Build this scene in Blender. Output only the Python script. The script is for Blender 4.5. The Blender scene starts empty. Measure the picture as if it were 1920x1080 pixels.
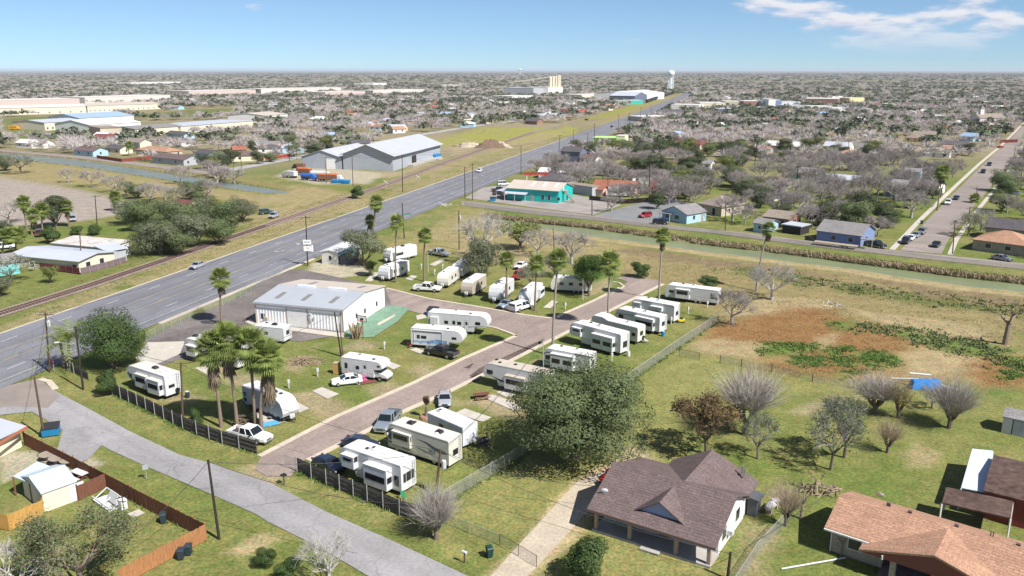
import bpy, math, random
import numpy as np
from math import sin, cos, pi, radians, hypot, atan2
random.seed(7)
rng = np.random.default_rng(11)
SC = bpy.context.scene
COL = SC.collection

# ------------------------------------------------------------------ camera, sky, sun, exposure
HOUSE_SPOTS = []; BLD_AT = []
ORD = ['leftmost'] + [q+' from the left' for q in ('second','third','fourth','fifth','sixth','seventh','eighth','ninth','tenth','eleventh','twelfth')]
HAZE = 0.000035
FPX, HC = 1540.0, 45.0
PIT = math.atan(408.0 / FPX)
cam_d = bpy.data.cameras.new('camera')
cam = bpy.data.objects.new('camera', cam_d)
COL.objects.link(cam)
cam.location = (0, 0, HC)
cam.rotation_euler = (pi / 2 - PIT, 0, 0)
cam_d.sensor_width = 36
cam_d.lens = 36 * FPX / 1920
cam_d.clip_start = 0.5
cam_d.clip_end = 150000
SC.camera = cam
SC.render.resolution_x, SC.render.resolution_y = 1024, 576

SUN_AZ, SUN_EL = radians(-40.5), radians(48.5)      # where the sun stands (angle from +X)
world = bpy.data.worlds.new('World')
SC.world = world
world.use_nodes = True
SKY_STRENGTH = 0.066
sun_d = bpy.data.lights.new('sun', 'SUN')
sun_d.energy = 4.6
sun_d.angle = radians(0.5)
sun_d.color = (1.0, 0.97, 0.93)
sun = bpy.data.objects.new('sun', sun_d)
COL.objects.link(sun)
sun.rotation_euler = (0, pi / 2 - SUN_EL, SUN_AZ)
sun.location = (60, -60, 120)
SC.view_settings.view_transform = 'Standard'
SC.view_settings.look = 'None'
SC.view_settings.gamma = 1.0
SC.view_settings.use_curve_mapping = False
SC.view_settings.exposure = 0.73
SC.cycles.max_bounces = 6
SC.cycles.diffuse_bounces = 3
SC.cycles.glossy_bounces = 2
SC.cycles.transparent_max_bounces = 12
SC.cycles.volume_bounces = 0
SC.cycles.caustics_reflective = False
SC.cycles.caustics_refractive = False

def build_world():
    nt = world.node_tree
    N, L = nt.nodes, nt.links
    N.clear()
    out = N.new('ShaderNodeOutputWorld')
    bg = N.new('ShaderNodeBackground')
    bg.inputs['Strength'].default_value = SKY_STRENGTH
    sky = N.new('ShaderNodeTexSky')
    sky.sky_type = 'NISHITA'
    sky.sun_disc = False
    sky.sun_elevation = SUN_EL
    sky.sun_rotation = radians(130.5)
    sky.altitude = 20000
    sky.air_density = 8.0
    sky.dust_density = 0.0
    sky.ozone_density = 2.1
    # fair-weather clouds all round the sky: noise over azimuth and height, flat bases greyer than tops
    tc = N.new('ShaderNodeTexCoord'); sep = N.new('ShaderNodeSeparateXYZ'); L.new(tc.outputs['Generated'], sep.inputs[0])
    def M(op, a, b=None):
        k = N.new('ShaderNodeMath'); k.operation = op
        for i_, v in enumerate((a, b)):
            if v is None: continue
            if isinstance(v, (int, float)): k.inputs[i_].default_value = v
            else: L.new(v, k.inputs[i_])
        return k.outputs[0]
    az = M('ARCTAN2', sep.outputs['X'], sep.outputs['Y']); el = M('ARCSINE', sep.outputs['Z'])
    def cloud(shift):
        c = N.new('ShaderNodeCombineXYZ'); L.new(M('ADD', az, -.31), c.inputs[0]); L.new(M('MULTIPLY', M('ADD', el, shift), 3.6), c.inputs[1]); c.inputs[2].default_value = CLOUD_SEED
        a_ = N.new('ShaderNodeTexNoise'); a_.inputs['Scale'].default_value = 6.5; a_.inputs['Detail'].default_value = 7; a_.inputs['Roughness'].default_value = .56; L.new(c.outputs[0], a_.inputs['Vector'])
        b_ = N.new('ShaderNodeTexNoise'); b_.inputs['Scale'].default_value = 1.9; b_.inputs['Detail'].default_value = 1; L.new(c.outputs[0], b_.inputs['Vector'])
        return M('ADD', M('MULTIPLY', a_.outputs['Fac'], .62), M('MULTIPLY', b_.outputs['Fac'], .38))
    f0, f1 = cloud(0.0), cloud(.006)
    r1 = N.new('ShaderNodeMapRange'); r1.interpolation_type = 'SMOOTHSTEP'; r1.inputs['From Min'].default_value = .545; r1.inputs['From Max'].default_value = .605; L.new(f0, r1.inputs['Value'])
    fade = N.new('ShaderNodeMapRange'); fade.inputs['From Min'].default_value = .012; fade.inputs['From Max'].default_value = .05; L.new(sep.outputs['Z'], fade.inputs['Value'])
    sh = N.new('ShaderNodeMapRange'); sh.inputs['From Min'].default_value = -.03; sh.inputs['From Max'].default_value = .03; L.new(M('SUBTRACT', f0, f1), sh.inputs['Value'])
    cc = N.new('ShaderNodeMix'); cc.data_type = 'RGBA'; cc.inputs['A'].default_value = (5.8, 6.2, 7.6, 1); cc.inputs['B'].default_value = (8.0, 8.0, 8.3, 1); L.new(sh.outputs['Result'], cc.inputs['Factor'])
    mx = N.new('ShaderNodeMix'); mx.data_type = 'RGBA'
    L.new(M('MULTIPLY', M('MULTIPLY', r1.outputs['Result'], fade.outputs['Result']), .92), mx.inputs['Factor'])
    L.new(sky.outputs[0], mx.inputs['A']); L.new(cc.outputs['Result'], mx.inputs['B'])
    L.new(mx.outputs['Result'], bg.inputs['Color'])
    L.new(bg.outputs[0], out.inputs['Surface'])
CLOUD_SEED = 10.96
build_world()

# ------------------------------------------------------------------ pixel of the photograph -> point of the place
def G(u, v, z=0.0):
    a = (u - 960) / FPX
    b = -(v - 540) / FPX
    dy_ = cos(PIT) + b * sin(PIT)
    dz_ = -sin(PIT) + b * cos(PIT)
    t = (z - HC) / dz_
    return (a * t, dy_ * t)
def ZT(u, v, vt):
    """height of the point above ground pixel (u, v) that is seen in row vt"""
    y = G(u, v)[1]
    b = -(vt - 540) / FPX
    c, s = cos(PIT), sin(PIT)
    return (b * y * c - y * s) / (c + b * s) + HC
def GS(pts, z=0.0):
    return [G(p[0], p[1], z) for p in pts]
def PX(x, y, z=0.0):
    c, s = cos(PIT), sin(PIT)
    dep = y * c + (HC - z) * s
    up = y * s + (z - HC) * c
    return (960 + FPX * x / dep, 540 - FPX * up / dep)

# ------------------------------------------------------------------ materials
MATS = {}
def mat(name, col, rough=0.6, var=0.12, scale=2.0, spec=0.3, metal=0.0, bump=0.0, bscale=12.0, jitter=0.0,
        fine=0.0, fscale=30.0, stretch=None, trans=0.0, coat=0.0):
    if name in MATS:
        return MATS[name]
    m = bpy.data.materials.new(name)
    m.use_nodes = True
    nt = m.node_tree; N, L = nt.nodes, nt.links
    b = N['Principled BSDF']
    b.inputs['Roughness'].default_value = rough
    b.inputs['Metallic'].default_value = metal
    b.inputs['Specular IOR Level'].default_value = spec
    if coat: b.inputs['Coat Weight'].default_value = coat
    tc = N.new('ShaderNodeTexCoord')
    vec = tc.outputs['Object']
    if stretch:
        mp = N.new('ShaderNodeMapping'); mp.inputs['Scale'].default_value = stretch
        L.new(vec, mp.inputs[0]); vec = mp.outputs[0]
    n = N.new('ShaderNodeTexNoise'); n.inputs['Scale'].default_value = scale
    n.inputs['Detail'].default_value = 4; n.inputs['Roughness'].default_value = 0.6
    L.new(vec, n.inputs['Vector'])
    mr = N.new('ShaderNodeMapRange')
    mr.inputs['From Min'].default_value = 0.25; mr.inputs['From Max'].default_value = 0.75
    mr.inputs['To Min'].default_value = 1 - var; mr.inputs['To Max'].default_value = 1 + var
    L.new(n.outputs['Fac'], mr.inputs['Value'])
    val = mr.outputs['Result']
    if fine:
        n2 = N.new('ShaderNodeTexNoise'); n2.inputs['Scale'].default_value = fscale; n2.inputs['Detail'].default_value = 2
        L.new(vec, n2.inputs['Vector'])
        m2 = N.new('ShaderNodeMapRange')
        m2.inputs['From Min'].default_value = 0.3; m2.inputs['From Max'].default_value = 0.7
        m2.inputs['To Min'].default_value = 1 - fine; m2.inputs['To Max'].default_value = 1 + fine
        L.new(n2.outputs['Fac'], m2.inputs['Value'])
        k = N.new('ShaderNodeMath'); k.operation = 'MULTIPLY'
        L.new(val, k.inputs[0]); L.new(m2.outputs['Result'], k.inputs[1]); val = k.outputs[0]
    if jitter:
        oi = N.new('ShaderNodeObjectInfo')
        m3 = N.new('ShaderNodeMapRange')
        m3.inputs['To Min'].default_value = 1 - jitter; m3.inputs['To Max'].default_value = 1 + jitter
        L.new(oi.outputs['Random'], m3.inputs['Value'])
        k = N.new('ShaderNodeMath'); k.operation = 'MULTIPLY'
        L.new(val, k.inputs[0]); L.new(m3.outputs['Result'], k.inputs[1]); val = k.outputs[0]
    vm = N.new('ShaderNodeVectorMath'); vm.operation = 'SCALE'
    vm.inputs[0].default_value = col[:3]
    L.new(val, vm.inputs['Scale'])
    L.new(vm.outputs[0], b.inputs['Base Color'])
    if bump:
        nb = N.new('ShaderNodeTexNoise'); nb.inputs['Scale'].default_value = bscale; nb.inputs['Detail'].default_value = 3
        L.new(vec, nb.inputs['Vector'])
        bp = N.new('ShaderNodeBump'); bp.inputs['Strength'].default_value = bump; bp.inputs['Distance'].default_value = 0.05
        L.new(nb.outputs['Fac'], bp.inputs['Height']); L.new(bp.outputs[0], b.inputs['Normal'])
    if trans:
        tr = N.new('ShaderNodeBsdfTranslucent')
        L.new(vm.outputs[0], tr.inputs['Color'])
        ms = N.new('ShaderNodeMixShader'); ms.inputs[0].default_value = trans
        L.new(b.outputs[0], ms.inputs[1]); L.new(tr.outputs[0], ms.inputs[2])
        L.new(ms.outputs[0], N['Material Output'].inputs['Surface'])
    MATS[name] = m
    return m
def glassmat(name, col=(0.02, 0.025, 0.03), rough=0.06):
    return mat(name, col, rough=rough, var=0.25, scale=1.2, spec=0.6)
def attr_mat(name, attr='cover', rough=0.9, var=0.18, scale=0.35, fine=0.22, fscale=3.0, bump=0.5, bscale=5.0):
    """colour read from a mesh attribute, broken up by two noises and a fine relief"""
    m = mat(name, (1, 1, 1), rough=rough, var=var, scale=scale, spec=0.12, fine=fine, fscale=fscale, bump=bump, bscale=bscale)
    nt = m.node_tree
    vm = [n for n in nt.nodes if n.type == 'VECT_MATH'][0]
    at = nt.nodes.new('ShaderNodeAttribute'); at.attribute_name = attr
    tc = [n for n in nt.nodes if n.type == 'TEX_COORD'][0]; hn = nt.nodes.new('ShaderNodeTexNoise'); hn.inputs['Scale'].default_value = .9; hn.inputs['Detail'].default_value = 5; hn.inputs['Roughness'].default_value = .7
    nt.links.new(tc.outputs['Object'], hn.inputs['Vector']); cr = nt.nodes.new('ShaderNodeValToRGB'); cr.color_ramp.elements[0].position = .36; cr.color_ramp.elements[0].color = (.82,.97,.80,1); cr.color_ramp.elements[1].position = .66; cr.color_ramp.elements[1].color = (1.28,1.08,1.0,1); nt.links.new(hn.outputs['Fac'], cr.inputs[0])
    mu = nt.nodes.new('ShaderNodeVectorMath'); mu.operation = 'MULTIPLY'; nt.links.new(at.outputs['Color'], mu.inputs[0]); nt.links.new(cr.outputs[0], mu.inputs[1]); nt.links.new(mu.outputs[0], vm.inputs[0])
    return m
def mesh_mat(name, col, fill=0.3, cell=0.06):
    """woven wire: a diamond grid of wires with real holes between"""
    if name in MATS: return MATS[name]
    m = bpy.data.materials.new(name); m.use_nodes = True
    nt = m.node_tree; N, L = nt.nodes, nt.links
    b = N['Principled BSDF']; b.inputs['Base Color'].default_value = (*col, 1)
    b.inputs['Roughness'].default_value = 0.5; b.inputs['Metallic'].default_value = 0.3
    tc = N.new('ShaderNodeTexCoord')
    mp = N.new('ShaderNodeMapping'); mp.inputs['Rotation'].default_value = (0, radians(45), 0)
    L.new(tc.outputs['Object'], mp.inputs[0])
    sp = N.new('ShaderNodeSeparateXYZ'); L.new(mp.outputs[0], sp.inputs[0])
    res = []
    for ax in ('X', 'Z'):
        d = N.new('ShaderNodeMath'); d.operation = 'DIVIDE'; d.inputs[1].default_value = cell
        L.new(sp.outputs[ax], d.inputs[0])
        f = N.new('ShaderNodeMath'); f.operation = 'FRACT'; L.new(d.outputs[0], f.inputs[0])
        c = N.new('ShaderNodeMath'); c.operation = 'LESS_THAN'; c.inputs[1].default_value = fill / 2
        L.new(f.outputs[0], c.inputs[0]); res.append(c)
    mxx = N.new('ShaderNodeMath'); mxx.operation = 'MAXIMUM'
    L.new(res[0].outputs[0], mxx.inputs[0]); L.new(res[1].outputs[0], mxx.inputs[1])
    L.new(mxx.outputs[0], b.inputs['Alpha'])
    MATS[name] = m
    return m

# ------------------------------------------------------------------ mesh builder
class MB:
    def __init__(s):
        s.V = []; s.F = []; s.M = []
    def add(s, vs, fs, m=0):
        o = len(s.V); s.V += [tuple(v) for v in vs]
        for f in fs:
            s.F.append(tuple(i + o for i in f)); s.M.append(m)
        return s
    def box(s, x0, y0, z0, x1, y1, z1, m=0):
        return s.add([(x0,y0,z0),(x1,y0,z0),(x1,y1,z0),(x0,y1,z0),(x0,y0,z1),(x1,y0,z1),(x1,y1,z1),(x0,y1,z1)],
                     [(0,3,2,1),(4,5,6,7),(0,1,5,4),(1,2,6,5),(2,3,7,6),(3,0,4,7)], m)
    def hexa(s, b, t, m=0):
        """four bottom and four top points"""
        return s.add(list(b) + list(t), [(0,3,2,1),(4,5,6,7),(0,1,5,4),(1,2,6,5),(2,3,7,6),(3,0,4,7)], m)
    def bar(s, p0, p1, w, h=None, m=0):
        h = h or w
        p0 = np.array(p0, float); p1 = np.array(p1, float)
        d = p1 - p0; d /= max(np.linalg.norm(d), 1e-9)
        up = np.array((0, 0, 1.0)) if abs(d[2]) < 0.95 else np.array((1.0, 0, 0))
        a = np.cross(d, up); a /= np.linalg.norm(a); b = np.cross(a, d)
        q = [(-.5,-.5),(.5,-.5),(.5,.5),(-.5,.5)]
        return s.hexa([p0 + a*i*w + b*j*h for i, j in q], [p1 + a*i*w + b*j*h for i, j in q], m)
    def tube(s, p0, p1, r0, r1=None, n=6, m=0, cap=True):
        r1 = r0 if r1 is None else r1
        p0 = np.array(p0, float); p1 = np.array(p1, float)
        d = p1 - p0; d /= max(np.linalg.norm(d), 1e-9)
        up = np.array((0, 0, 1.0)) if abs(d[2]) < 0.9 else np.array((1.0, 0, 0))
        a = np.cross(d, up); a /= np.linalg.norm(a); b = np.cross(d, a)
        vs = [p0 + (a*cos(2*pi*i/n) + b*sin(2*pi*i/n))*r0 for i in range(n)] + [p1 + (a*cos(2*pi*i/n) + b*sin(2*pi*i/n))*r1 for i in range(n)]
        fs = [(i, (i+1) % n, n+(i+1) % n, n+i) for i in range(n)]
        if cap: fs += [tuple(range(n-1, -1, -1)), tuple(range(n, 2*n))]
        return s.add(vs, fs, m)
    def path(s, pts, rs, n=6, m=0):
        for i in range(len(pts)-1):
            s.tube(pts[i], pts[i+1], rs[i], rs[i+1], n, m, cap=(i == len(pts)-2))
        return s
    def lathe(s, prof, n=12, m=0, c=(0, 0, 0)):
        k = len(prof)
        vs = [(c[0]+r*cos(2*pi*j/n), c[1]+r*sin(2*pi*j/n), c[2]+z) for r, z in prof for j in range(n)]
        fs = [(i*n+j, i*n+(j+1) % n, (i+1)*n+(j+1) % n, (i+1)*n+j) for i in range(k-1) for j in range(n)]
        fs += [tuple(range(n-1, -1, -1)), tuple((k-1)*n+j for j in range(n))]
        return s.add(vs, fs, m)
    def prism_y(s, prof, y0, y1, m=0):
        """side profile in (x, z), counter-clockwise, pushed from y0 to y1"""
        n = len(prof)
        vs = [(x, y0, z) for x, z in prof] + [(x, y1, z) for x, z in prof]
        fs = [tuple(range(n)), tuple(range(2*n-1, n-1, -1))] + [(i, n+i, n+(i+1) % n, (i+1) % n) for i in range(n)]
        return s.add(vs, fs, m)
    def prism_z(s, poly, z0, z1, m=0):
        n = len(poly)
        vs = [(p[0], p[1], z0) for p in poly] + [(p[0], p[1], z1) for p in poly]
        fs = [tuple(range(n-1, -1, -1)), tuple(range(n, 2*n))] + [(i, (i+1) % n, n+(i+1) % n, n+i) for i in range(n)]
        return s.add(vs, fs, m)
    def mesh(s, name, mats):
        me = bpy.data.meshes.new(name)
        me.from_pydata(s.V, [], s.F)
        for m in (mats if isinstance(mats, (list, tuple)) else [mats]): me.materials.append(m)
        if any(s.M): me.polygons.foreach_set('material_index', s.M)
        return me
def link(name, data, parent=None, loc=None, rz=None, smooth=False):
    o = bpy.data.objects.new(name, data); COL.objects.link(o)
    if parent: o.parent = parent
    if loc is not None: o.location = loc
    if rz is not None: o.rotation_euler = (0, 0, rz)
    if smooth and data: data.polygons.foreach_set('use_smooth', [True]*len(data.polygons))
    return o
def obj(name, mb, mats, parent=None, loc=None, rz=None, smooth=False):
    return link(name, mb.mesh(name, mats), parent, loc, rz, smooth)
def tag(o, label, cat, group=None, kind=None):
    if label: o['label'] = label
    if cat: o['category'] = cat
    if group: o['group'] = group
    if kind: o['kind'] = kind
    return o
def thing(name, label, cat, loc=(0, 0, 0), rz=0.0, group=None):
    o = link(name, None, None, loc if len(loc) == 3 else (*loc, 0), rz)
    o.empty_display_size = 0.2
    return tag(o, label, cat, group)
def structure(name, mb, mats, parent=None, loc=None):
    o = obj(name, mb, mats, parent, loc)
    if not parent: o['kind'] = 'structure'
    return o
def np_mesh(name, V, Fq, mats, midx=None):
    """fast mesh from arrays; faces all of one size"""
    V = np.asarray(V, np.float32); Fq = np.asarray(Fq, np.int32)
    me = bpy.data.meshes.new(name)
    k = Fq.shape[1]
    me.vertices.add(len(V)); me.vertices.foreach_set('co', V.ravel())
    me.loops.add(Fq.size); me.loops.foreach_set('vertex_index', Fq.ravel())
    me.polygons.add(len(Fq))
    me.polygons.foreach_set('loop_start', np.arange(0, Fq.size, k, dtype=np.int32))
    me.polygons.foreach_set('loop_total', np.full(len(Fq), k, np.int32))
    for m in (mats if isinstance(mats, (list, tuple)) else [mats]): me.materials.append(m)
    if midx is not None: me.polygons.foreach_set('material_index', np.asarray(midx, np.int32))
    me.update(calc_edges=True)
    return me
def copy_tree(o, parent=None):
    c = o.copy(); COL.objects.link(c)
    if parent: c.parent = parent
    for ch in o.children: copy_tree(ch, c)
    return c
def vnoise(x, y, seed=0):
    """smooth value noise on arrays"""
    xi = np.floor(x).astype(np.int64); yi = np.floor(y).astype(np.int64)
    xf = x - xi; yf = y - yi
    def h(a, b):
        n = (a * 374761393 + b * 668265263 + seed * 974711) & 0x7fffffff
        n = ((n ^ (n >> 13)) * 1274126177) & 0x7fffffff
        return ((n ^ (n >> 16)) & 0xffff) / 65535.0
    u = xf*xf*(3-2*xf); v = yf*yf*(3-2*yf)
    return (h(xi, yi)*(1-u) + h(xi+1, yi)*u)*(1-v) + (h(xi, yi+1)*(1-u) + h(xi+1, yi+1)*u)*v
def fbm(x, y, s, seed=0, o=4):
    r = 0; a = 0.5; t = 0
    for i in range(o):
        r = r + a*vnoise(x/s, y/s, seed+i*17); t += a; a *= 0.55; s = s/2.03
    return r/t
def sdist(x, y, poly):
    """signed distance to a polygon, negative inside"""
    P = np.asarray(poly, float); d = np.full(x.shape, 1e18); ins = np.zeros(x.shape, bool)
    for i in range(len(P)):
        ax, ay = P[i]; bx, by = P[(i+1) % len(P)]
        ex, ey = bx-ax, by-ay
        t = np.clip(((x-ax)*ex + (y-ay)*ey)/max(ex*ex+ey*ey, 1e-12), 0, 1)
        d = np.minimum(d, (x-ax-t*ex)**2 + (y-ay-t*ey)**2)
        c = ((ay > y) != (by > y)) & (x < (bx-ax)*(y-ay)/((by-ay) if by != ay else 1e-12) + ax)
        ins ^= c
    d = np.sqrt(d)
    return np.where(ins, -d, d)
def inside(x, y, poly):
    r = False; n = len(poly)
    for i in range(n):
        ax, ay = poly[i]; bx, by = poly[(i+1) % n]
        if (ay > y) != (by > y) and x < (bx-ax)*(y-ay)/(by-ay)+ax: r = not r
    return r
def resample(pts, step):
    out = []
    for i in range(len(pts)-1):
        a, b = np.array(pts[i], float), np.array(pts[i+1], float)
        n = max(1, int(round(np.linalg.norm(b-a)/step)))
        out += [a+(b-a)*k/n for k in range(n)]
    out.append(np.array(pts[-1], float))
    return [tuple(p) for p in out]
def offset_line(pts, off):
    P = [np.array(p, float) for p in pts]; out = []
    for i, p in enumerate(P):
        d = (P[min(i+1, len(P)-1)] - P[max(i-1, 0)]); d /= np.linalg.norm(d)
        out.append((p[0]+d[1]*off, p[1]-d[0]*off))
    return out
def ribbon(mb, left, right, z0, z1=None, m=0):
    """sheet between two lines; with z1 a slab with sides"""
    n = len(left)
    if z1 is None:
        return mb.add([(p[0], p[1], z0) for p in left]+[(p[0], p[1], z0) for p in right], [(i, n+i, n+i+1, i+1) for i in range(n-1)], m)
    for i in range(n-1):
        a, b, c, d = left[i], right[i], right[i+1], left[i+1]
        mb.hexa([(*a, z0), (*b, z0), (*c, z0), (*d, z0)], [(*a, z1), (*b, z1), (*c, z1), (*d, z1)], m)
    return mb
# ------------------------------------------------------------------ lines of the place
HWL = [(-81-.2837*160, 170-.9589*160), (-81, 170), (12.5, 486), (132, 904), (384, 1842), (640, 2790), (2600, 10000)]
HWW = 22.4
def hw(s, off):
    """point s metres along the highway from (-81, 170), off metres right of its left edge"""
    dx_, dy_ = 0.2837, 0.9589
    return (-81 + dx_*s + dy_*off, 170 + dy_*s - dx_*off)
RAIL = [(-112, 105), (-98, 150.7), (-91.3, 172.1), (-73.6, 242.9), (-50.3, 336.3), (-36.6, 404.7), (16.1, 627.4), (74.1, 830.9), (330, 1760), (600, 2750)]
ST_FAR = GS([(110,737),(160,763),(246,810),(335,852),(400,870),(510,907),(613,960),(733,1013),(877,1080),(1100,1190)])
ST_NEAR = GS([(184,833),(275,875),(394,926),(480,964),(500,977),(600,1027),(690,1080),(880,1190)])
LANE_L = GS([(490,857),(633,783),(777,720),(875,672),(972,630),(1042,597),(1115,565),(1165,540)])
LANE_R = GS([(573,862),(677,810),(753,770),(840,732),(925,690),(1060,622),(1140,582),(1240,532)])
CROSS_U = GS([(723,541),(802,561),(883,574),(980,591),(1025,597),(1042,597)])
CROSS_D = GS([(735,574),(800,591),(870,602),(930,614),(958,624),(972,630)])
CRD_F = GS([(864,376),(973,388),(1082,400),(1180,414),(1289,425.6),(1399,436.6),(1560,457),(1691,471),(1764,478),(1920,494),(2200,522)])
CRD_N = GS([(866,385),(982,400),(1093,411),(1236,427.5),(1333,437),(1464,454),(1560,466),(1747,487),(1920,505),(2200,535)])
WZ = -0.32
CAN_F = GS([(905,407),(986,416.6),(1104,428),(1236,447),(1298,456),(1399,468),(1486,478),(1596,493),(1691,505),(1794,519),(1920,533),(2200,570)], WZ)
CAN_N = GS([(905,412),(1008,427.5),(1104,442),(1236,459),(1311,470.5),(1442,486),(1596,504),(1691,520),(1822,538),(1920,548),(2200,588)], WZ)
LCA_F = GS([(-500,240),(-160,272),(0,287),(134,299),(312,326),(469,349),(540,360)], WZ)
LCA_N = GS([(-500,245),(-160,278),(0,294),(156,312),(281,332),(406,351),(505,363),(540,363)], WZ)
RST_L = GS([(1687,470),(1738,413),(1806,345),(1844,308),(1885,272)])
RST_R = GS([(1766,476),(1779,448),(1814,402),(1855,354),(1896,302),(1911,272)])
RST_L.append((RST_L[-1][0]+150, RST_L[-1][1]+226)); RST_R.append((RST_R[-1][0]+150, RST_R[-1][1]+226))
LRD = GS([(-500,232),(-200,262),(0,282),(119,292),(281,310),(395,325)])
LRD2 = GS([(395,325),(500,306),(570,293),(700,268),(800,251),(890,236),(960,227),(1060,215)])
canal_poly = CAN_F + CAN_N[::-1]
lcanal_poly = LCA_F + LCA_N[::-1]

# ------------------------------------------------------------------ ground: one sheet out to the horizon
def axis(lo, hi, step, far, grow):
    a = list(np.arange(lo, hi, step)); s = step
    while a[-1] < far: s *= grow; a.append(a[-1]+s)
    return a
ys = axis(38, 215, 0.75, 70000, 1.022)
xr = axis(0, 95, 0.8, 60000, 1.03)
xs = [-v for v in xr[:0:-1]] + xr
X, Y = np.meshgrid(np.array(xs), np.array(ys))
cover = np.zeros(X.shape + (3,))
C_LAWN = np.array((.132,.153,.046)); C_LUSH = np.array((.092,.148,.034)); C_DRY = np.array((.245,.205,.098))
C_TAN = np.array((.300,.240,.150)); C_RUST = np.array((.205,.112,.050)); C_DIRT = np.array((.300,.240,.170))
C_PLOW = np.array((.285,.245,.235)); C_YEL = np.array((.245,.245,.060)); C_CONC = np.array((.42,.38,.32))
C_TOWN = np.array((.195,.175,.115)); C_BROWN = np.array((.17,.125,.085))
wx = X + 5*(fbm(X, Y, 9, 3)-.5); wy = Y + 5*(fbm(X, Y, 9, 9)-.5)
n1 = fbm(X, Y, 14, 21); n2 = fbm(X, Y, 3.2, 5); n3 = fbm(X, Y, 60, 8)
k = np.clip((n1-.42)*3.2 + (n2-.5)*1.6, 0, 1)[..., None]
cover[:] = C_LAWN*(1-k) + (C_LAWN*.55 + C_DRY*.45)*k
k = np.clip((.42-n1)*3, 0, 1)[..., None]
cover[:] = cover*(1-k) + C_LUSH*k
far = np.clip((Y-330)/150, 0, 1)[..., None]
tn = np.clip((n3-.4)*4, 0, 1)[..., None]
cover[:] = cover*(1-far) + far*(C_TOWN*(1-tn) + (C_TOWN*.5+C_DIRT*.5)*tn)
vf = np.clip((Y-2200)/2500, 0, 1)[..., None]
n5 = fbm(X/2.6, Y, 260, 31, 3)[..., None]
cover[:] = cover*(1-vf) + vf*np.where(n5 > .55, C_PLOW*.8, np.where(n5 > .50, C_TOWN*.8, np.array((.13,.125,.085))))
def paint(px, col, soft=0.8, a=1.0, wob=1.0, z=0.0, patch=0.0, seed=50, g=False):
    poly = px if g else GS(px, z)
    P = np.array(poly); pad = 8
    iy = np.searchsorted(ys, [P[:,1].min()-pad, P[:,1].max()+pad]); ix = np.searchsorted(xs, [P[:,0].min()-pad, P[:,0].max()+pad])
    sl = (slice(max(iy[0]-1,0), iy[1]+1), slice(max(ix[0]-1,0), ix[1]+1))
    x, y = X[sl], Y[sl]
    if x.size == 0: return
    d = sdist(x+(wx[sl]-x)*wob, y+(wy[sl]-y)*wob, poly)
    w = np.clip(.5-d/(2*soft), 0, 1)*a
    if patch:
        w = w*np.clip((fbm(x, y, 5.5, seed)-.5+(patch-.5)*.6)*7+.5, 0, 1)
    w = w[..., None]
    cover[sl] = cover[sl]*(1-w) + np.asarray(col)*w
def paint_line(pts, width, col, soft=.5, a=1.0, wob=.5, patch=0.0):
    paint(offset_line(pts, -width/2) + offset_line(pts, width/2)[::-1], col, soft, a, wob, 0, patch, g=True)
# left of the highway
paint([(0,500),(0,700),(700,385),(1000,282),(1100,235),(1050,235),(850,295),(560,395),(300,490)], C_DRY*.8+C_LAWN*.25, 2, .75, patch=.55)
paint([(0,480),(0,640),(330,490),(500,430),(600,385),(560,340),(420,350),(300,430)], C_LAWN, 2, .8)
paint([(560,345),(640,360),(700,375),(560,420),(480,440),(500,380)], C_DRY, 3, .8)
paint([(-300,290),(0,330),(150,355),(262,384),(260,395),(150,415),(0,425),(-300,425)], C_PLOW, 1.5, 1, .4)
paint([(0,296),(156,314),(406,353),(520,366),(530,380),(360,372),(230,356),(0,330)], C_DRY, 2, .9)
paint([(0,281),(140,293),(320,320),(475,344),(560,356),(560,350),(400,325),(280,308),(0,278)], C_DRY*.85, 1.5, .9)
paint([(560,318),(745,322),(870,285),(905,268),(860,258),(840,270),(850,290),(750,330),(640,345),(560,340)], C_DIRT, 2, .85)
paint([(520,330),(590,345),(690,345),(720,325),(600,312),(540,318)], C_CONC*.85, 1.5, .8)
paint([(745,345),(900,292),(1000,262),(1000,270),(880,312),(760,352),(640,372)], C_LAWN*1.1, 2, .8)
paint([(800,268),(900,240),(1085,238),(1080,250),(1000,266),(905,272),(850,276)], C_YEL, 3, .95, patch=.75)
paint([(800,268),(900,240),(1085,238),(1080,250),(1000,266),(905,272),(850,276)], C_DRY, 3, .6, patch=.35, seed=81)
paint([(1050,232),(1075,224),(1180,196),(1230,186),(1235,190),(1150,218)], C_YEL*.9, 3, .9)
paint([(1100,236),(1180,205),(1300,165),(1330,152),(1336,154),(1250,190),(1150,228)], C_DRY, 3, .8)
paint([(0,222),(150,216),(230,222),(230,240),(60,262),(0,262)], C_LAWN*.9, 6, .95)
paint([(250,216),(350,206),(440,203),(430,216),(260,222)], C_LAWN*.9, 6, .95)
paint([(0,610),(0,690),(330,520),(700,383),(1000,282),(1060,245),(1010,248),(820,308),(560,398),(300,488)], C_TAN*.95, 1.5, .62, patch=.62, seed=91)
paint([(545,345),(640,362),(705,372),(620,402),(520,428),(430,425),(470,385)], C_TAN*.95, 2, .7, patch=.7, seed=92)
paint([(0,305),(200,325),(400,356),(530,372),(480,395),(330,385),(200,365),(0,335)], C_TAN*.9, 2, .6, patch=.6, seed=93)
paint([(760,330),(900,288),(1000,258),(1060,240),(1070,243),(960,285),(800,335),(740,352)], C_TAN*.9, 2, .5, patch=.55, seed=94)
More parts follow.
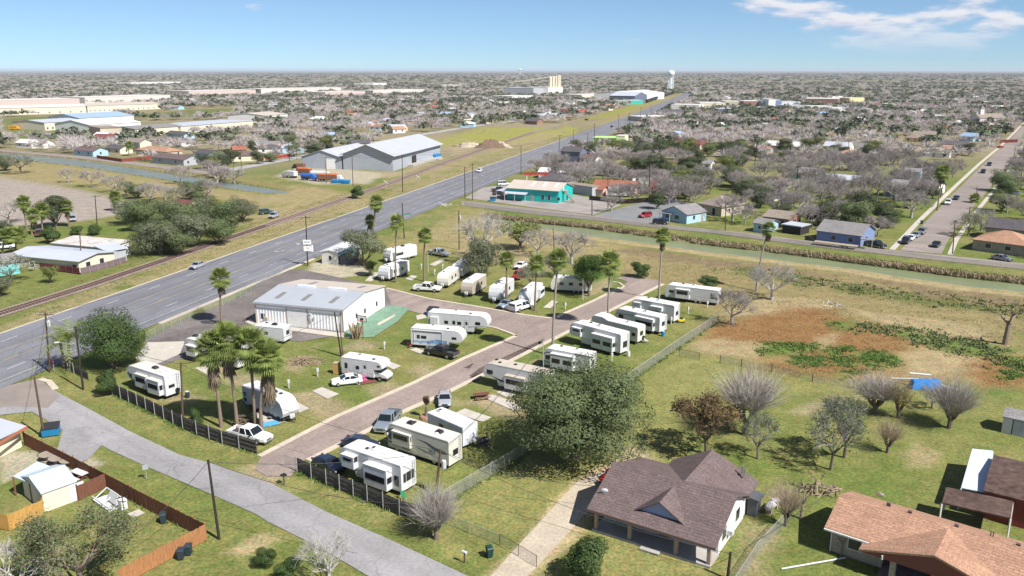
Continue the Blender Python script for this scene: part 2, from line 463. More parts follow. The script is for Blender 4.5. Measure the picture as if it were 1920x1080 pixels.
# north corner of the park and the canal banks
paint([(700,470),(740,440),(790,400),(870,388),(990,412),(1150,455),(1250,480),(1180,520),(1100,480),(900,470)], C_DRY, 2, .85, patch=.72)
paint([(700,440),(790,405),(850,392),(870,400),(820,425),(760,450)], C_LUSH, 2, .6, patch=.5)
paint([(760,445),(860,400),(990,418),(1150,460),(1240,485),(1180,515),(1100,485),(900,475)], C_TAN*.92, 2, .6, patch=.6, seed=95)
paint([(1190,470),(1600,512),(1920,560),(1920,725),(1700,715),(1290,665),(1345,600),(1240,535),(1140,505)], C_DRY*.62+C_BROWN*.42, 2, .9)
paint([(1310,640),(1390,580),(1560,575),(1720,625),(1900,670),(1920,725),(1600,725),(1390,695)], C_RUST*.6+C_DRY*.45, 3, .75, 1.3, patch=.7, seed=97)
paint([(1130,468),(1330,500),(1600,545),(1920,590),(1920,560),(1600,516),(1300,482),(1190,462)], C_BROWN, 1.5, .75, patch=.62)
paint([(1330,505),(1500,535),(1920,600),(1920,570),(1600,530),(1400,500)], C_LAWN*.75, 1.5, .85, patch=.5, seed=77)
for pl in ([(1390,590),(1480,568),(1570,590),(1640,620),(1590,660),(1480,640),(1400,640),(1330,650),(1310,640)],
           [(1490,668),(1590,640),(1660,650),(1590,722),(1470,705),(1390,690)], [(1640,610),(1720,640),(1680,660),(1600,655)],
           [(1800,680),(1880,665),(1920,690),(1920,725),(1830,715)]):
    paint(pl, C_RUST, 1.8, .9, 1.5, patch=.88, seed=60)
for pl in ([(1290,640),(1360,630),(1430,640),(1400,672),(1320,672)], [(1680,668),(1760,655),(1830,672),(1830,700),(1700,705)], [(1530,625),(1580,620),(1570,660),(1520,650)],
           [(1560,575),(1700,590),(1860,620),(1850,640),(1700,615)], [(1345,590),(1420,560),(1560,560),(1540,580)]):
    paint(pl, C_TAN, 1.2, .85, 1.2)
for pl in ([(1570,695),(1600,680),(1640,655),(1680,670),(1670,682),(1610,695),(1580,715)], [(1475,665),(1550,672),(1545,690),(1480,680)],
           [(1410,640),(1530,640),(1540,655),(1420,668)], [(1560,655),(1600,648),(1590,690),(1560,680)], [(1860,690),(1920,670),(1920,712),(1880,712)],
           [(1690,620),(1920,660),(1920,690),(1800,665),(1680,635)], [(1560,600),(1620,605),(1620,625),(1560,615)]):
    paint(pl, C_LUSH, 1.4, .85, 1.4, patch=.66, seed=61)
paint_line(offset_line(CAN_N, 3.2), 5.0, C_TAN*1.02, 1.0, .9, .5)
paint_line(offset_line(CAN_N, 2.6), .5, C_LAWN, .4, .6, .3, .6)
paint_line(offset_line(CAN_N, 4.6), .6, C_TAN*1.2, .4, .6, .3)
paint_line(offset_line(CAN_F, -4), 4.0, C_LAWN*1.05, 1.2, .8, .6)
paint_line(offset_line(CAN_F, -1.2), 3.0, C_BROWN*1.2, 1.0, .9, .6)
# yard of the houses at the right
paint([(1190,720),(1290,665),(1700,725),(1500,735),(1380,760),(1300,840),(1210,820)], C_LAWN*.7+C_DRY*.42, 2, .9)
paint([(1480,730),(1700,722),(1920,745),(1920,800),(1650,760)], C_LAWN*.6+C_DRY*.45, 2, .7)
paint([(1480,770),(1570,740),(1620,745),(1520,775)], C_DIRT, 1, .7)
paint([(1665,845),(1720,830),(1760,850),(1740,880),(1680,870)], C_TAN, 1, .75, patch=.6)
paint([(1400,920),(1450,900),(1480,930),(1440,1080),(1390,1080)], C_DIRT*.9, 1.2, .65, patch=.6)
paint([(880,900),(1010,800),(1110,840),(1080,930),(960,990),(850,980)], C_DRY*.5+C_LAWN*.6, 1.5, .8)
paint([(1000,1040),(1120,980),(1340,1060),(1330,1080),(1000,1080)], C_DRY*.6+C_LAWN*.5, 1.2, .8)
paint([(905,1090),(960,1030),(1080,900),(1130,870),(1180,845),(1215,850),(1160,880),(1135,925),(1100,985),(1010,1060),(985,1100)], C_TAN*1.25, .5, .95, .35)
paint([(1130,880),(1160,840),(1200,835),(1240,870),(1180,880)], C_DIRT*1.15, .7, .9, .6)
paint([(520,912),(690,975),(860,1060),(900,1040),(790,985),(560,890)], C_DRY*.75+C_LAWN*.4, 1.0, .7, patch=.5)
paint([(190,770),(480,880),(480,860),(212,748)], C_DRY*.7+C_LAWN*.45, 1.0, .6, patch=.5)
# bare soil in the park
for pl in ([(545,740),(600,735),(660,775),(620,790),(560,765)], [(685,725),(735,712),(770,735),(735,752),(690,740)], [(765,690),(800,680),(820,700),(790,705)],
           [(860,750),(905,735),(1000,765),(990,790),(930,785)], [(640,655),(680,640),(720,640),(690,660)], [(600,645),(560,700),(540,690),(575,655),(620,635)],
           [(1000,672),(1030,660),(1050,672),(1010,685)], [(380,690),(440,690),(520,720),(440,725)], [(300,745),(345,735),(370,745),(340,755)], [(930,730),(960,720),(985,735),(940,740)],
           [(760,760),(800,745),(900,755),(840,770)], [(640,520),(560,505),(600,480),(700,490),(690,500),(650,515)], [(1090,540),(1140,520),(1150,530),(1100,560)]):
    paint(pl, C_DIRT, .9, .75, 1.0, patch=.68, seed=63)
paint([(440,1030),(500,990),(530,1005),(480,1035)], C_TAN*1.1, .6, .9, .7)
paint([(480,870),(530,850),(560,870),(545,890),(510,905),(440,880)], C_DIRT*.95, .9, .9, .5)
paint([(560,520),(590,490),(640,490),(700,500),(690,515),(640,520),(600,515)], C_CONC*.9, .6, .8, .4)
paint([(860,466),(1000,470),(1060,490),(1060,510),(960,500),(850,480)], C_DIRT*1.05, 1.5, .7, .7)
# verges left of the bottom street and of the yards
paint([(0,770),(60,768),(118,800),(118,815),(70,850),(0,830)], C_DRY*.5+C_LAWN*.6, .6, .9, .4)
paint([(0,845),(130,840),(190,870),(150,890),(60,880),(0,905)], C_CONC*.8, .4, .9, .3)
# troughs of the two canals
Zg = np.zeros(X.shape)
for poly, depth in ((canal_poly, 1.3), (lcanal_poly, 1.3)):
    d = sdist(X, Y, poly)
    t = np.clip((.9-d)/2.4, 0, 1); t = t*t*(3-2*t)
    Zg -= depth*t
Zg += (fbm(X, Y, 6, 41, 3)-.5)*.10*np.clip((200-Y)/40, 0, 1)*0.6
Zg -= 0.05
idx = np.arange(X.size).reshape(X.shape)
quads = np.stack([idx[:-1,:-1], idx[:-1,1:], idx[1:,1:], idx[1:,:-1]], -1).reshape(-1, 4)
gm = np_mesh('ground', np.stack([X, Y, Zg], -1).reshape(-1, 3), quads, attr_mat('ground_cover', var=.22, fine=.3))
at = gm.color_attributes.new('cover', 'FLOAT_COLOR', 'POINT')
at.data.foreach_set('color', np.concatenate([np.clip(cover, 0, 1), np.ones(X.shape+(1,))], -1).astype(np.float32).ravel())
ground = link('ground', gm); ground['kind'] = 'structure'

# ------------------------------------------------------------------ water
def water_mat(name, col):
    m = mat(name, col, rough=0.32, var=.18, scale=.08, spec=.3, bump=.10, bscale=1.6)
    return m
def water_sheet(name, f, n, col):
    mb = MB(); a = offset_line(f, -.8); b = offset_line(n, .8)
    pts = a + b[::-1]
    mb.add([(p[0], p[1], WZ) for p in pts], [tuple(range(len(pts)-1, -1, -1))])
    return structure(name, mb, water_mat(name+'_water', col))
water_sheet('canal', CAN_F, CAN_N, (.185,.21,.105))
water_sheet('irrigation_canal', LCA_F, LCA_N, (.165,.185,.15))

# ------------------------------------------------------------------ roads
M_ASPH = mat('old_asphalt', (.172,.172,.186), .85, .10, .12, .2, fine=.10, fscale=2.2, bump=.2, bscale=14, stretch=(1,1,1))
M_STREET = mat('street_asphalt', (.275,.262,.262), .88, .12, .15, .2, fine=.10, fscale=2.5, bump=.2, bscale=14)
M_LANE = mat('brown_asphalt', (.275,.218,.190), .88, .16, .16, .2, fine=.12, fscale=2.0, bump=.2, bscale=14)
M_CRD = mat('dusty_asphalt', (.255,.215,.190), .9, .12, .1, .2, fine=.1, fscale=2.0)
M_LOT = mat('lot_asphalt', (.160,.140,.130), .85, .35, .13, .2, fine=.15, fscale=1.2, bump=.2, bscale=10)
M_CONC = mat('concrete', (.46,.42,.36), .85, .14, .6, .2, fine=.08, fscale=6, bump=.1, bscale=20)
M_KERB = mat('kerb_concrete', (.50,.43,.34), .85, .12, .5, .2, fine=.1, fscale=5)
M_WHITE = mat('road_white', (.50,.49,.48), .7, .3, 1.2, fine=.2, fscale=7)
M_YEL = mat('road_yellow', (.40,.31,.15), .7, .3, 1.0, fine=.2, fscale=7)
M_STAIN = mat('tar_seal', (.055,.05,.048), .6, .3, 1.0)
def roadify(m, ang, across=.55, amt=.14, crack=.16):
    """wheel tracks and seams running along the road, patches and thin cracks across it"""
    nt = m.node_tree; N, L = nt.nodes, nt.links; vm = [n for n in N if n.type == 'VECT_MATH'][0]; old = vm.inputs['Scale'].links[0].from_socket; tc = [n for n in N if n.type == 'TEX_COORD'][0]
    mp = N.new('ShaderNodeMapping'); mp.vector_type = 'POINT'; mp.inputs['Rotation'].default_value = (0, 0, pi/2-ang); L.new(tc.outputs['Object'], mp.inputs[0])
    m2 = N.new('ShaderNodeMapping'); m2.inputs['Scale'].default_value = (across, .012, 1); L.new(mp.outputs[0], m2.inputs[0])
    def rng_(v, lo, hi, a, b):
        q = N.new('ShaderNodeMapRange'); q.inputs['From Min'].default_value = lo; q.inputs['From Max'].default_value = hi; q.inputs['To Min'].default_value = a; q.inputs['To Max'].default_value = b; L.new(v, q.inputs['Value']); return q.outputs['Result']
    n = N.new('ShaderNodeTexNoise'); n.inputs['Scale'].default_value = 1.0; n.inputs['Detail'].default_value = 3; L.new(m2.outputs[0], n.inputs['Vector'])
    v = N.new('ShaderNodeTexVoronoi'); v.feature = 'DISTANCE_TO_EDGE'; v.inputs['Scale'].default_value = .16
    w = N.new('ShaderNodeTexNoise'); w.inputs['Scale'].default_value = .5; w.inputs['Detail'].default_value = 4; L.new(tc.outputs['Object'], w.inputs['Vector'])
    ad = N.new('ShaderNodeVectorMath'); ad.operation = 'MULTIPLY_ADD'; ad.inputs[1].default_value = (3, 3, 0); L.new(w.outputs['Color'], ad.inputs[0]); L.new(tc.outputs['Object'], ad.inputs[2]); L.new(ad.outputs[0], v.inputs['Vector'])
    pt = N.new('ShaderNodeTexVoronoi'); pt.inputs['Scale'].default_value = .055; L.new(ad.outputs[0], pt.inputs['Vector']); sp = N.new('ShaderNodeSeparateColor'); L.new(pt.outputs['Color'], sp.inputs[0])
    res = old
    for q in (rng_(n.outputs['Fac'], .3, .7, 1-amt, 1+amt), rng_(v.outputs['Distance'], .004, .016, 1-crack, 1.0), rng_(sp.outputs[0], .0, 1.0, .93, 1.06)):
        k = N.new('ShaderNodeMath'); k.operation = 'MULTIPLY'; L.new(res, k.inputs[0]); L.new(q, k.inputs[1]); res = k.outputs[0]
    L.new(res, vm.inputs['Scale'])
roadify(M_ASPH, atan2(.9589, .2837)); roadify(M_STREET, radians(-40), .4); roadify(M_LANE, radians(55), .5, .12); roadify(M_CRD, radians(-37), .5, .10, .2)
hl = resample(HWL[:5], 40) + HWL[5:]
mb = MB(); ribbon(mb, hl, offset_line(hl, HWW), .03)
highway = structure('highway', mb, M_ASPH)
mb = MB(); near = resample([hw(-150, 0), hw(420, 0)], 25)
ribbon(mb, offset_line(near, -.45), near, -.1, .075)
obj('kerb', mb, M_KERB, highway)
mb = MB(); ribbon(mb, resample([hw(-20, HWW), hw(36, HWW)], 20), resample([hw(-20, HWW+.9), hw(36, HWW+.9)], 20), -.1, .075)
obj('kerb', mb, M_KERB, highway)
for off, m_ in ((8.0, M_YEL), (12.45, M_YEL), (19.6, M_WHITE)):
    mb = MB(); l = resample([hw(-150, off), hw(560, off)], 60)
    ribbon(mb, l, offset_line(l, .13), .034); obj('edge_line' if m_ is M_WHITE else 'centre_line', mb, m_, highway)
dash = MB().box(-.08, 0, 0, .08, 3.4, .004).mesh('lane_dash', M_WHITE)
ddash = MB().box(-.07, 0, 0, .07, 3.0, .004).mesh('turn_lane_dash', M_YEL)
rz_h = atan2(.9589, .2837) - pi/2
for i in range(-12, 44):
    for off in (3.9, 16.3):
        link('lane_dash', dash, highway, (*hw(i*12.2+(2 if off > 9 else 0), off), .033), rz_h)
    if i < 30:
        for off in (8.4, 12.1):
            link('turn_lane_dash', ddash, highway, (*hw(i*12.2+5, off), .033), rz_h)
def arrow(s, off, flip):
    mb = MB(); pts = [(0, -1.4), (0, -.2), (.25, .5), (.9, .85)]
    q = 1 if flip else -1
    for a, b in zip(pts, pts[1:]): mb.bar((q*a[0], a[1], .004), (q*b[0], b[1], .004), .28, .004)
    mb.add([(q*.8, 1.4, .006), (q*.8, .3, .006), (q*1.75, .85, .006)], [(0, 1, 2)])
    obj('turn_arrow', mb, M_WHITE, highway, (*hw(s, off), .034), rz_h + (pi if flip else 0))
arrow(41.6, 10.3, True); arrow(50.5, 10.2, False); arrow(196, 10.2, True); arrow(206, 10.2, False); arrow(330, 10.2, True)

def sheet(name, px, m, z=.03, kind=True, parent=None, g=False):
    p = px if g else GS(px)
    mb = MB(); mb.add([(a[0], a[1], z) for a in p], [tuple(range(len(p)))])
    o = obj(name, mb, m, parent)
    if kind and not parent: o['kind'] = 'structure'
    me = o.data
    if me.polygons[0].normal.z < 0: me.flip_normals()
    return o
street = sheet('street', [(-120,760),(20,722),(72,710),(110,737),(160,763),(246,810),(335,852),(400,870),(510,907),(613,960),(733,1013),(877,1080),(1100,1190),(880,1190),(690,1080),(600,1027),(500,977),(480,964),(394,926),(275,875),(205,843),(190,835),(165,862),(140,870),(105,852),(118,806),(60,772),(0,778),(-120,800)], M_STREET, .022)
sheet('street_mouth', [(-60,752),(20,722),(72,710),(104,733),(112,742),(90,765),(20,762),(-60,775)], mat('mouth_paving', (.25,.21,.185), .88, .18, .2, fine=.1), .027, parent=street)
mb = MB()
for a in (((75,711),(92,716)), ((92,716),(104,730))): mb.bar((*G(*a[0]), .06), (*G(*a[1]), .06), .9, .12)
obj('kerb', mb, M_KERB, street)
lane = structure('park_lane', MB(), M_LANE)
lane_pts = LANE_L + GS([(1176,528),(1165,524),(1152,522),(1180,517),(1240,527)]) + LANE_R[::-1] + GS([(545,893),(500,893),(478,880)])
lane.data = sheet('tmp', lane_pts, M_LANE, .026, g=True).data
bpy.data.objects.remove(bpy.data.objects['tmp']); lane.data.name = 'park_lane'
sheet('cross_lane', CROSS_U + CROSS_D[::-1], M_LANE, .029, parent=lane, g=True)
def kerb(line, side, parent, w=.75, h=.09, name='kerb'):
    mb = MB(); l = resample(line, 6)
    a, b = (offset_line(l, -w), l) if side < 0 else (l, offset_line(l, w))
    ribbon(mb, a, b, -.1, h); return obj(name, mb, M_KERB, parent)
kerb(LANE_L[:5], -1, lane); kerb(LANE_L[5:], -1, lane); kerb(LANE_R, 1, lane)
kerb(CROSS_U, -1, lane, .6); kerb(CROSS_D[2:], 1, lane, .5)
kerb(GS([(1140,552),(1163,545),(1172,537),(1163,530),(1150,528)]), -1, lane, .5)
for pl in ([(880,705),(900,690),(1010,640),(1018,643),(930,690),(890,712)], [(882,708),(905,698),(897,712),(878,720)], [(868,690),(890,680),(880,692)], [(1010,640),(1022,634),(1010,650)]):
    sheet('tar_stain', pl, mat('damp_stain', (.10,.075,.062), .8, .5, .6, fine=.3, fscale=2), .031, parent=lane)
lot = sheet('office_lot', [(275,637),(322,612),(372,590),(440,562),(523,507),(565,505),(640,521),(723,541),(738,574),(722,578),(660,605),(645,627),(560,641),(533,637),(440,682),(340,673),(287,690),(262,665)], M_LOT, .018)
sheet('concrete_apron', [(277,642),(347,640),(337,664),(300,680),(282,686),(253,672)], M_CONC, .023, parent=lot)
sheet('walkway', [(460,604),(470,598),(482,606),(645,625),(645,634),(560,622),(480,613)], M_CONC, .05, parent=lot)
for c, r in (((358,569),.9), ((395,604),1.3), ((372,573),.7), ((317,548),.0)):
    if r:
        p0 = G(*c); sheet('tar_patch', [(p0[0]+r*1.5*cos(a)*(1+.2*sin(3*a)), p0[1]+r*cos(a+1.57)*-1*(1+.2*cos(2*a))) for a in np.linspace(0, 6.0, 14)], M_STAIN, .024, parent=lot, g=True)
canal_road = structure('canal_road', ribbon(MB(), CRD_F, [*CRD_N], .03), M_CRD)
if len(CRD_F) != len(CRD_N):
    canal_road.data = sheet('tmp', CRD_F + CRD_N[::-1], M_CRD, .03, g=True).data
    bpy.data.objects.remove(bpy.data.objects['tmp'])
side_street = structure('side_street', ribbon(MB(), RST_L, RST_R, .036), M_CRD)
mb = MB(); ribbon(mb, offset_line(RST_L, -2.6), offset_line(RST_L, -1.2), -.1, .07); obj('pavement', mb, M_CONC, side_street)
mb = MB(); ribbon(mb, offset_line(RST_R, 1.2), offset_line(RST_R, 2.4), -.1, .07); obj('pavement', mb, M_CONC, side_street)
sheet('cul_de_sac', [(1113,405),(1165,389),(1205,380),(1262,372),(1300,384),(1235,420),(1180,414)], mat('cul_asphalt', (.20,.20,.20), .85, .15, .2, fine=.1), .024)
sheet('shop_lot', [(872,371),(905,352),(962,343),(1000,350),(1112,372),(1165,385),(1112,403),(1000,389)], mat('shop_paving', (.29,.255,.23), .88, .22, .15, fine=.12), .02)
canal_back_road = structure('back_road', ribbon(MB(), offset_line(LRD, -3.5), offset_line(LRD, 3.5), .03), M_CRD)
back2 = structure('field_road', ribbon(MB(), offset_line(LRD2, -4), offset_line(LRD2, 4), .034), mat('pale_asphalt', (.33,.32,.31), .88, .1, .1, fine=.1))
# the drive of the brown house
sheet('sandy_drive', [(960,1035),(1080,905),(1135,880),(1160,885),(1120,940),(1010,1060),(985,1085),(930,1140),(870,1140),(920,1080)], mat('caliche', (.44,.37,.28), .92, .16, .35, fine=.14, fscale=3, bump=.3, bscale=8), .012)
# railway
ballast = structure('railway', ribbon(MB(), offset_line(RAIL, -2.3), offset_line(RAIL, 2.3), .06), mat('ballast', (.255,.195,.165), .95, .22, .3, fine=.3, fscale=2.5, bump=.6, bscale=6))
M_RAIL = mat('rusty_rail', (.105,.055,.042), .6, .2, .5)
rl = resample(RAIL[:7], 20)
for off in (-.72, .72):
    mb = MB(); ribbon(mb, offset_line(rl, off-.07), offset_line(rl, off+.07), .06, .24); obj('rail', mb, M_RAIL, ballast)
mb = MB()
for p, q in zip(resample(RAIL[:4], .75), resample(RAIL[:4], .75)[1:]):
    d = np.array(q)-np.array(p); d /= np.linalg.norm(d); nn = np.array((d[1], -d[0]))
    a, b = np.array(p)-nn*1.3, np.array(p)+nn*1.3
    mb.bar((*a, .085), (*b, .085), .24, .10)
o = obj('sleepers', mb, mat('tie_wood', (.10,.072,.058), .9, .3, .8), ballast); o['kind'] = 'stuff'
# concrete pads of the pitches
for px in ([(585,733),(604,726),(636,739),(614,748)], [(716,682),(728,677),(752,686),(738,693)], [(905,745),(925,740),(985,762),(962,769)], [(852,775),(872,766),(922,783),(905,791)],
           [(545,758),(558,754),(580,766),(562,774)], [(365,690),(385,686),(412,702),(398,708)], [(470,775),(520,768),(535,790),(505,800)], [(1018,577),(1035,563),(1046,566),(1032,578)],
           [(760,523),(772,516),(783,518),(772,526)], [(805,496),(826,486),(836,488),(815,499)], [(768,656),(780,652),(800,660),(790,664)], [(780,592),(795,588),(800,596),(782,600)], [(930,735),(955,728),(968,740),(950,745)],
           [(684,527),(700,511),(712,511),(697,528)], [(670,700),(690,712),(672,722),(655,712)]):
    sheet('parking_pad', px, M_CONC, .028)
# ------------------------------------------------------------------ trees: prototypes one metre wide and one metre tall
def leafmat(name, col, var=.35, jitter=.12, trans=.3, scale=4.0):
    return mat(name, col, .65, var, scale, .25, jitter=jitter, trans=trans, fine=.25, fscale=25)
L_OAK = leafmat('leaf_oak', (.082,.100,.044)); L_OLIVE = leafmat('leaf_olive', (.138,.172,.072)); L_LIVE = leafmat('leaf_live', (.075,.118,.034))
L_BRIGHT = leafmat('leaf_bright', (.075,.130,.026)); L_LIME = leafmat('leaf_lime', (.16,.18,.05)); L_SILVER = leafmat('leaf_silver', (.155,.172,.098))
L_YEL = leafmat('leaf_yellow', (.34,.29,.04)); L_BROWN = leafmat('leaf_brown', (.17,.115,.05)); L_PALM = leafmat('leaf_palm', (.225,.275,.075), trans=.3, scale=2)
L_DEAD = leafmat('leaf_dead', (.20,.155,.10), trans=.05); L_WEED = leafmat('leaf_weed', (.07,.12,.028))
B_BARK = mat('bark', (.17,.14,.115), .95, .3, 6, .1); B_TWIG = mat('twig_grey', (.40,.365,.335), .95, .2, 3, .1, jitter=.12)
B_TWIGP = mat('twig_pinkish', (.385,.340,.320), .95, .2, 3, .1, jitter=.18); B_TWIGW = mat('twig_pale', (.50,.47,.43), .95, .15, 3, .1, jitter=.1)
B_TWIGB = mat('twig_brown', (.29,.225,.165), .95, .2, 3, .1, jitter=.15)
B_PALM = mat('palm_trunk', (.215,.165,.125), .95, .25, 3, .1, stretch=(1,1,4)); B_PALMG = mat('palm_trunk_grey', (.30,.26,.225), .95, .2, 3, .1, stretch=(1,1,4))

def leaf_quads(P, size, r, up=.35, aspect=.55, out=None):
    """one small four-cornered leaf spray at each point, turned at random"""
    n = len(P)
    nrm = r.normal(size=(n, 3)); nrm[:, 2] = np.abs(nrm[:, 2]) + up
    if out is not None: nrm = out*1.5 + r.normal(size=(n, 3))*.38 + (0, 0, .2)
    nrm /= np.linalg.norm(nrm, axis=1)[:, None]
    t = r.normal(size=(n, 3)); t -= nrm*(t*nrm).sum(1)[:, None]; t /= np.linalg.norm(t, axis=1)[:, None]
    b = np.cross(nrm, t)
    s = (size*(.6 + .8*r.random(n)))[:, None]
    V = np.stack([P - t*s, P + b*s*aspect, P + t*s, P - b*s*aspect], 1).reshape(-1, 3)
    return V, np.arange(n*4).reshape(n, 4)
def crown_points(n, seed, lobes=9, z0=.28, z1=1.0, shape='round', shell=.55, gap=.0):
    r = np.random.default_rng(seed)
    C = []
    for i in range(lobes):
        a = 2*pi*i/lobes*1.0 + r.random()*1.2; t = r.random()
        z = z0 + (z1-z0)*(.22+.62*t)
        wid = .33*math.sqrt(max(.05, 1-((z-(z0+z1)*.47)/((z1-z0)*.62))**2)) if shape == 'round' else .34*(1-.75*(z-z0)/(z1-z0))
        q = r.random()**.5
        C.append((cos(a)*wid*q, sin(a)*wid*q, z, .15+.10*r.random(), (.13+.09*r.random())*(z1-z0)*1.1))
    C.append((0, 0, z0+(z1-z0)*.5, .27, .3*(z1-z0)))
    C = np.array(C)
    w = C[:, 3]**2*C[:, 4]; w[:-1] *= 1.3; w /= w.sum()
    k = r.choice(len(C), n, p=w)
    d = r.normal(size=(n, 3)); d /= np.linalg.norm(d, axis=1)[:, None]
    rad = r.random(n)**(1/3*shell)
    P = np.stack([C[k, 0]+d[:, 0]*C[k, 3]*rad, C[k, 1]+d[:, 1]*C[k, 3]*rad, C[k, 2]+d[:, 2]*C[k, 4]*rad], 1)
    O = d*.8 + np.stack([P[:, 0]*1.6, P[:, 1]*1.6, P[:, 2]-(z0+z1)/2], 1)*.9
    k_ = (P[:, 2] > max(.03, z0*.6)) & (P[:, 2] < 1.03)
    if gap:
        nz = np.sin(P[:, 0]*31+seed)+np.sin(P[:, 1]*29+1.3*seed)+np.sin(P[:, 2]*27)
        k_ &= nz > -3+gap*3
    P, O = P[k_], O[k_]
    sc_ = .5/max(np.percentile(np.abs(P[:, :2]), 99.3), .1)
    P[:, :2] *= sc_
    return P, O/np.maximum(np.linalg.norm(O, axis=1)[:, None], .2)
def leafy(seed, n, size, m, **kw):
    P, O = crown_points(n, seed, **kw)
    V, Fq = leaf_quads(P, size, np.random.default_rng(seed+1), out=O)
    r = random.Random(seed); mb = MB(); zt_ = kw.get('z0', .28)
    mb.tube((0, 0, -.02), (.01, 0, zt_*.8+.05), .040, .028, 6)
    for i in range(6):
        a = i*1.05+r.random(); e = (cos(a)*.26, sin(a)*.26, zt_+.25+.3*r.random())
        mb.tube((.01, 0, zt_*.7), (e[0]*.5, e[1]*.5, zt_+.12), .022, .015, 5, cap=False)
        mb.tube((e[0]*.5, e[1]*.5, zt_+.12), e, .015, .004, 4)
    return mb.mesh('trunk', B_BARK), np_mesh('crown', V, Fq, m)
def bare(seed, m, n_limb=5, levels=4, twigs=7, tw=.0055, upright=.5, trunk=.2, fork=3, thick=.030, leaf=None, nleaf=0):
    """forked bare tree: limbs as tubes, the finest twigs as thin blades"""
    r = random.Random(seed); mb = MB(); tv = []; tips = []
    def grow(p, d, ln, rad, lev):
        q = p + d*ln
        if lev <= 1: mb.tube(p, q, rad, rad*.62, 4 if lev else 6, cap=False)
        else: tv.append((p, q, rad*2))
        if lev >= levels:
            tips.append(q)
            for _ in range(twigs):
                dd = d + np.array([r.gauss(0, .55), r.gauss(0, .55), r.gauss(.05, .45)]); dd /= np.linalg.norm(dd)
                s = p + (q-p)*r.random()
                tv.append((s, s+dd*ln*(.7+.9*r.random()), tw))
            return
        for i in range(fork + (r.random() < .4)):
            dd = d*(.75) + np.array([r.gauss(0, .5), r.gauss(0, .5), r.gauss(upright*.35, .28)]); dd /= np.linalg.norm(dd)
            grow(q if i else p+(q-p)*.8, dd, ln*(.66+.22*r.random()), rad*.58, lev+1)
    top = np.array([r.gauss(0, .02), r.gauss(0, .02), trunk])
    mb.tube((0, 0, -.02), top, thick*1.25, thick, 7, cap=False)
    for i in range(n_limb):
        a = 2*pi*i/n_limb + r.random()*.7; el = .35+upright*.9*r.random()
        d = np.array([cos(a)*cos(el), sin(a)*cos(el), sin(el)+.15]); d /= np.linalg.norm(d)
        grow(top.copy(), d, .24, thick*.62, 1)
    T = np.array([(*a, *b, w) for a, b, w in tv])
    A, B, W = T[:, :3], T[:, 3:6], T[:, 6:7]
    D = B-A; rr = np.random.default_rng(seed)
    S = np.cross(D, rr.normal(size=D.shape)); S /= np.maximum(np.linalg.norm(S, axis=1)[:, None], 1e-9)
    S2 = np.cross(D, S); S2 /= np.maximum(np.linalg.norm(S2, axis=1)[:, None], 1e-9)
    V = np.stack([A-S*W*.5, A+S*W*.5, B, A-S2*W*.5, A+S2*W*.5, B], 1).reshape(-1, 3)
    allp = np.concatenate([V, np.array(mb.V)])
    sx = .5/np.percentile(np.abs(V[:, :2]), 98.5); sz = 1.0/np.percentile(V[:, 2], 99.5)
    V *= (sx, sx, sz); mb.V = [(x*sx, y*sx, z*sz) for x, y, z in mb.V]
    tm = np_mesh('crown', V, np.arange(len(V)).reshape(-1, 3), m)
    lf = None
    if leaf:
        tp = np.array(tips)*(sx, sx, sz); k = rr.integers(0, len(tp), nleaf)
        lv, lq = leaf_quads(tp[k]+rr.normal(size=(nleaf, 3))*.04, .02 if nleaf < 5000 else .0125, rr)
        lf = np_mesh('foliage', lv, lq, leaf)
    return mb.mesh('trunk', B_BARK if leaf else m), tm, lf
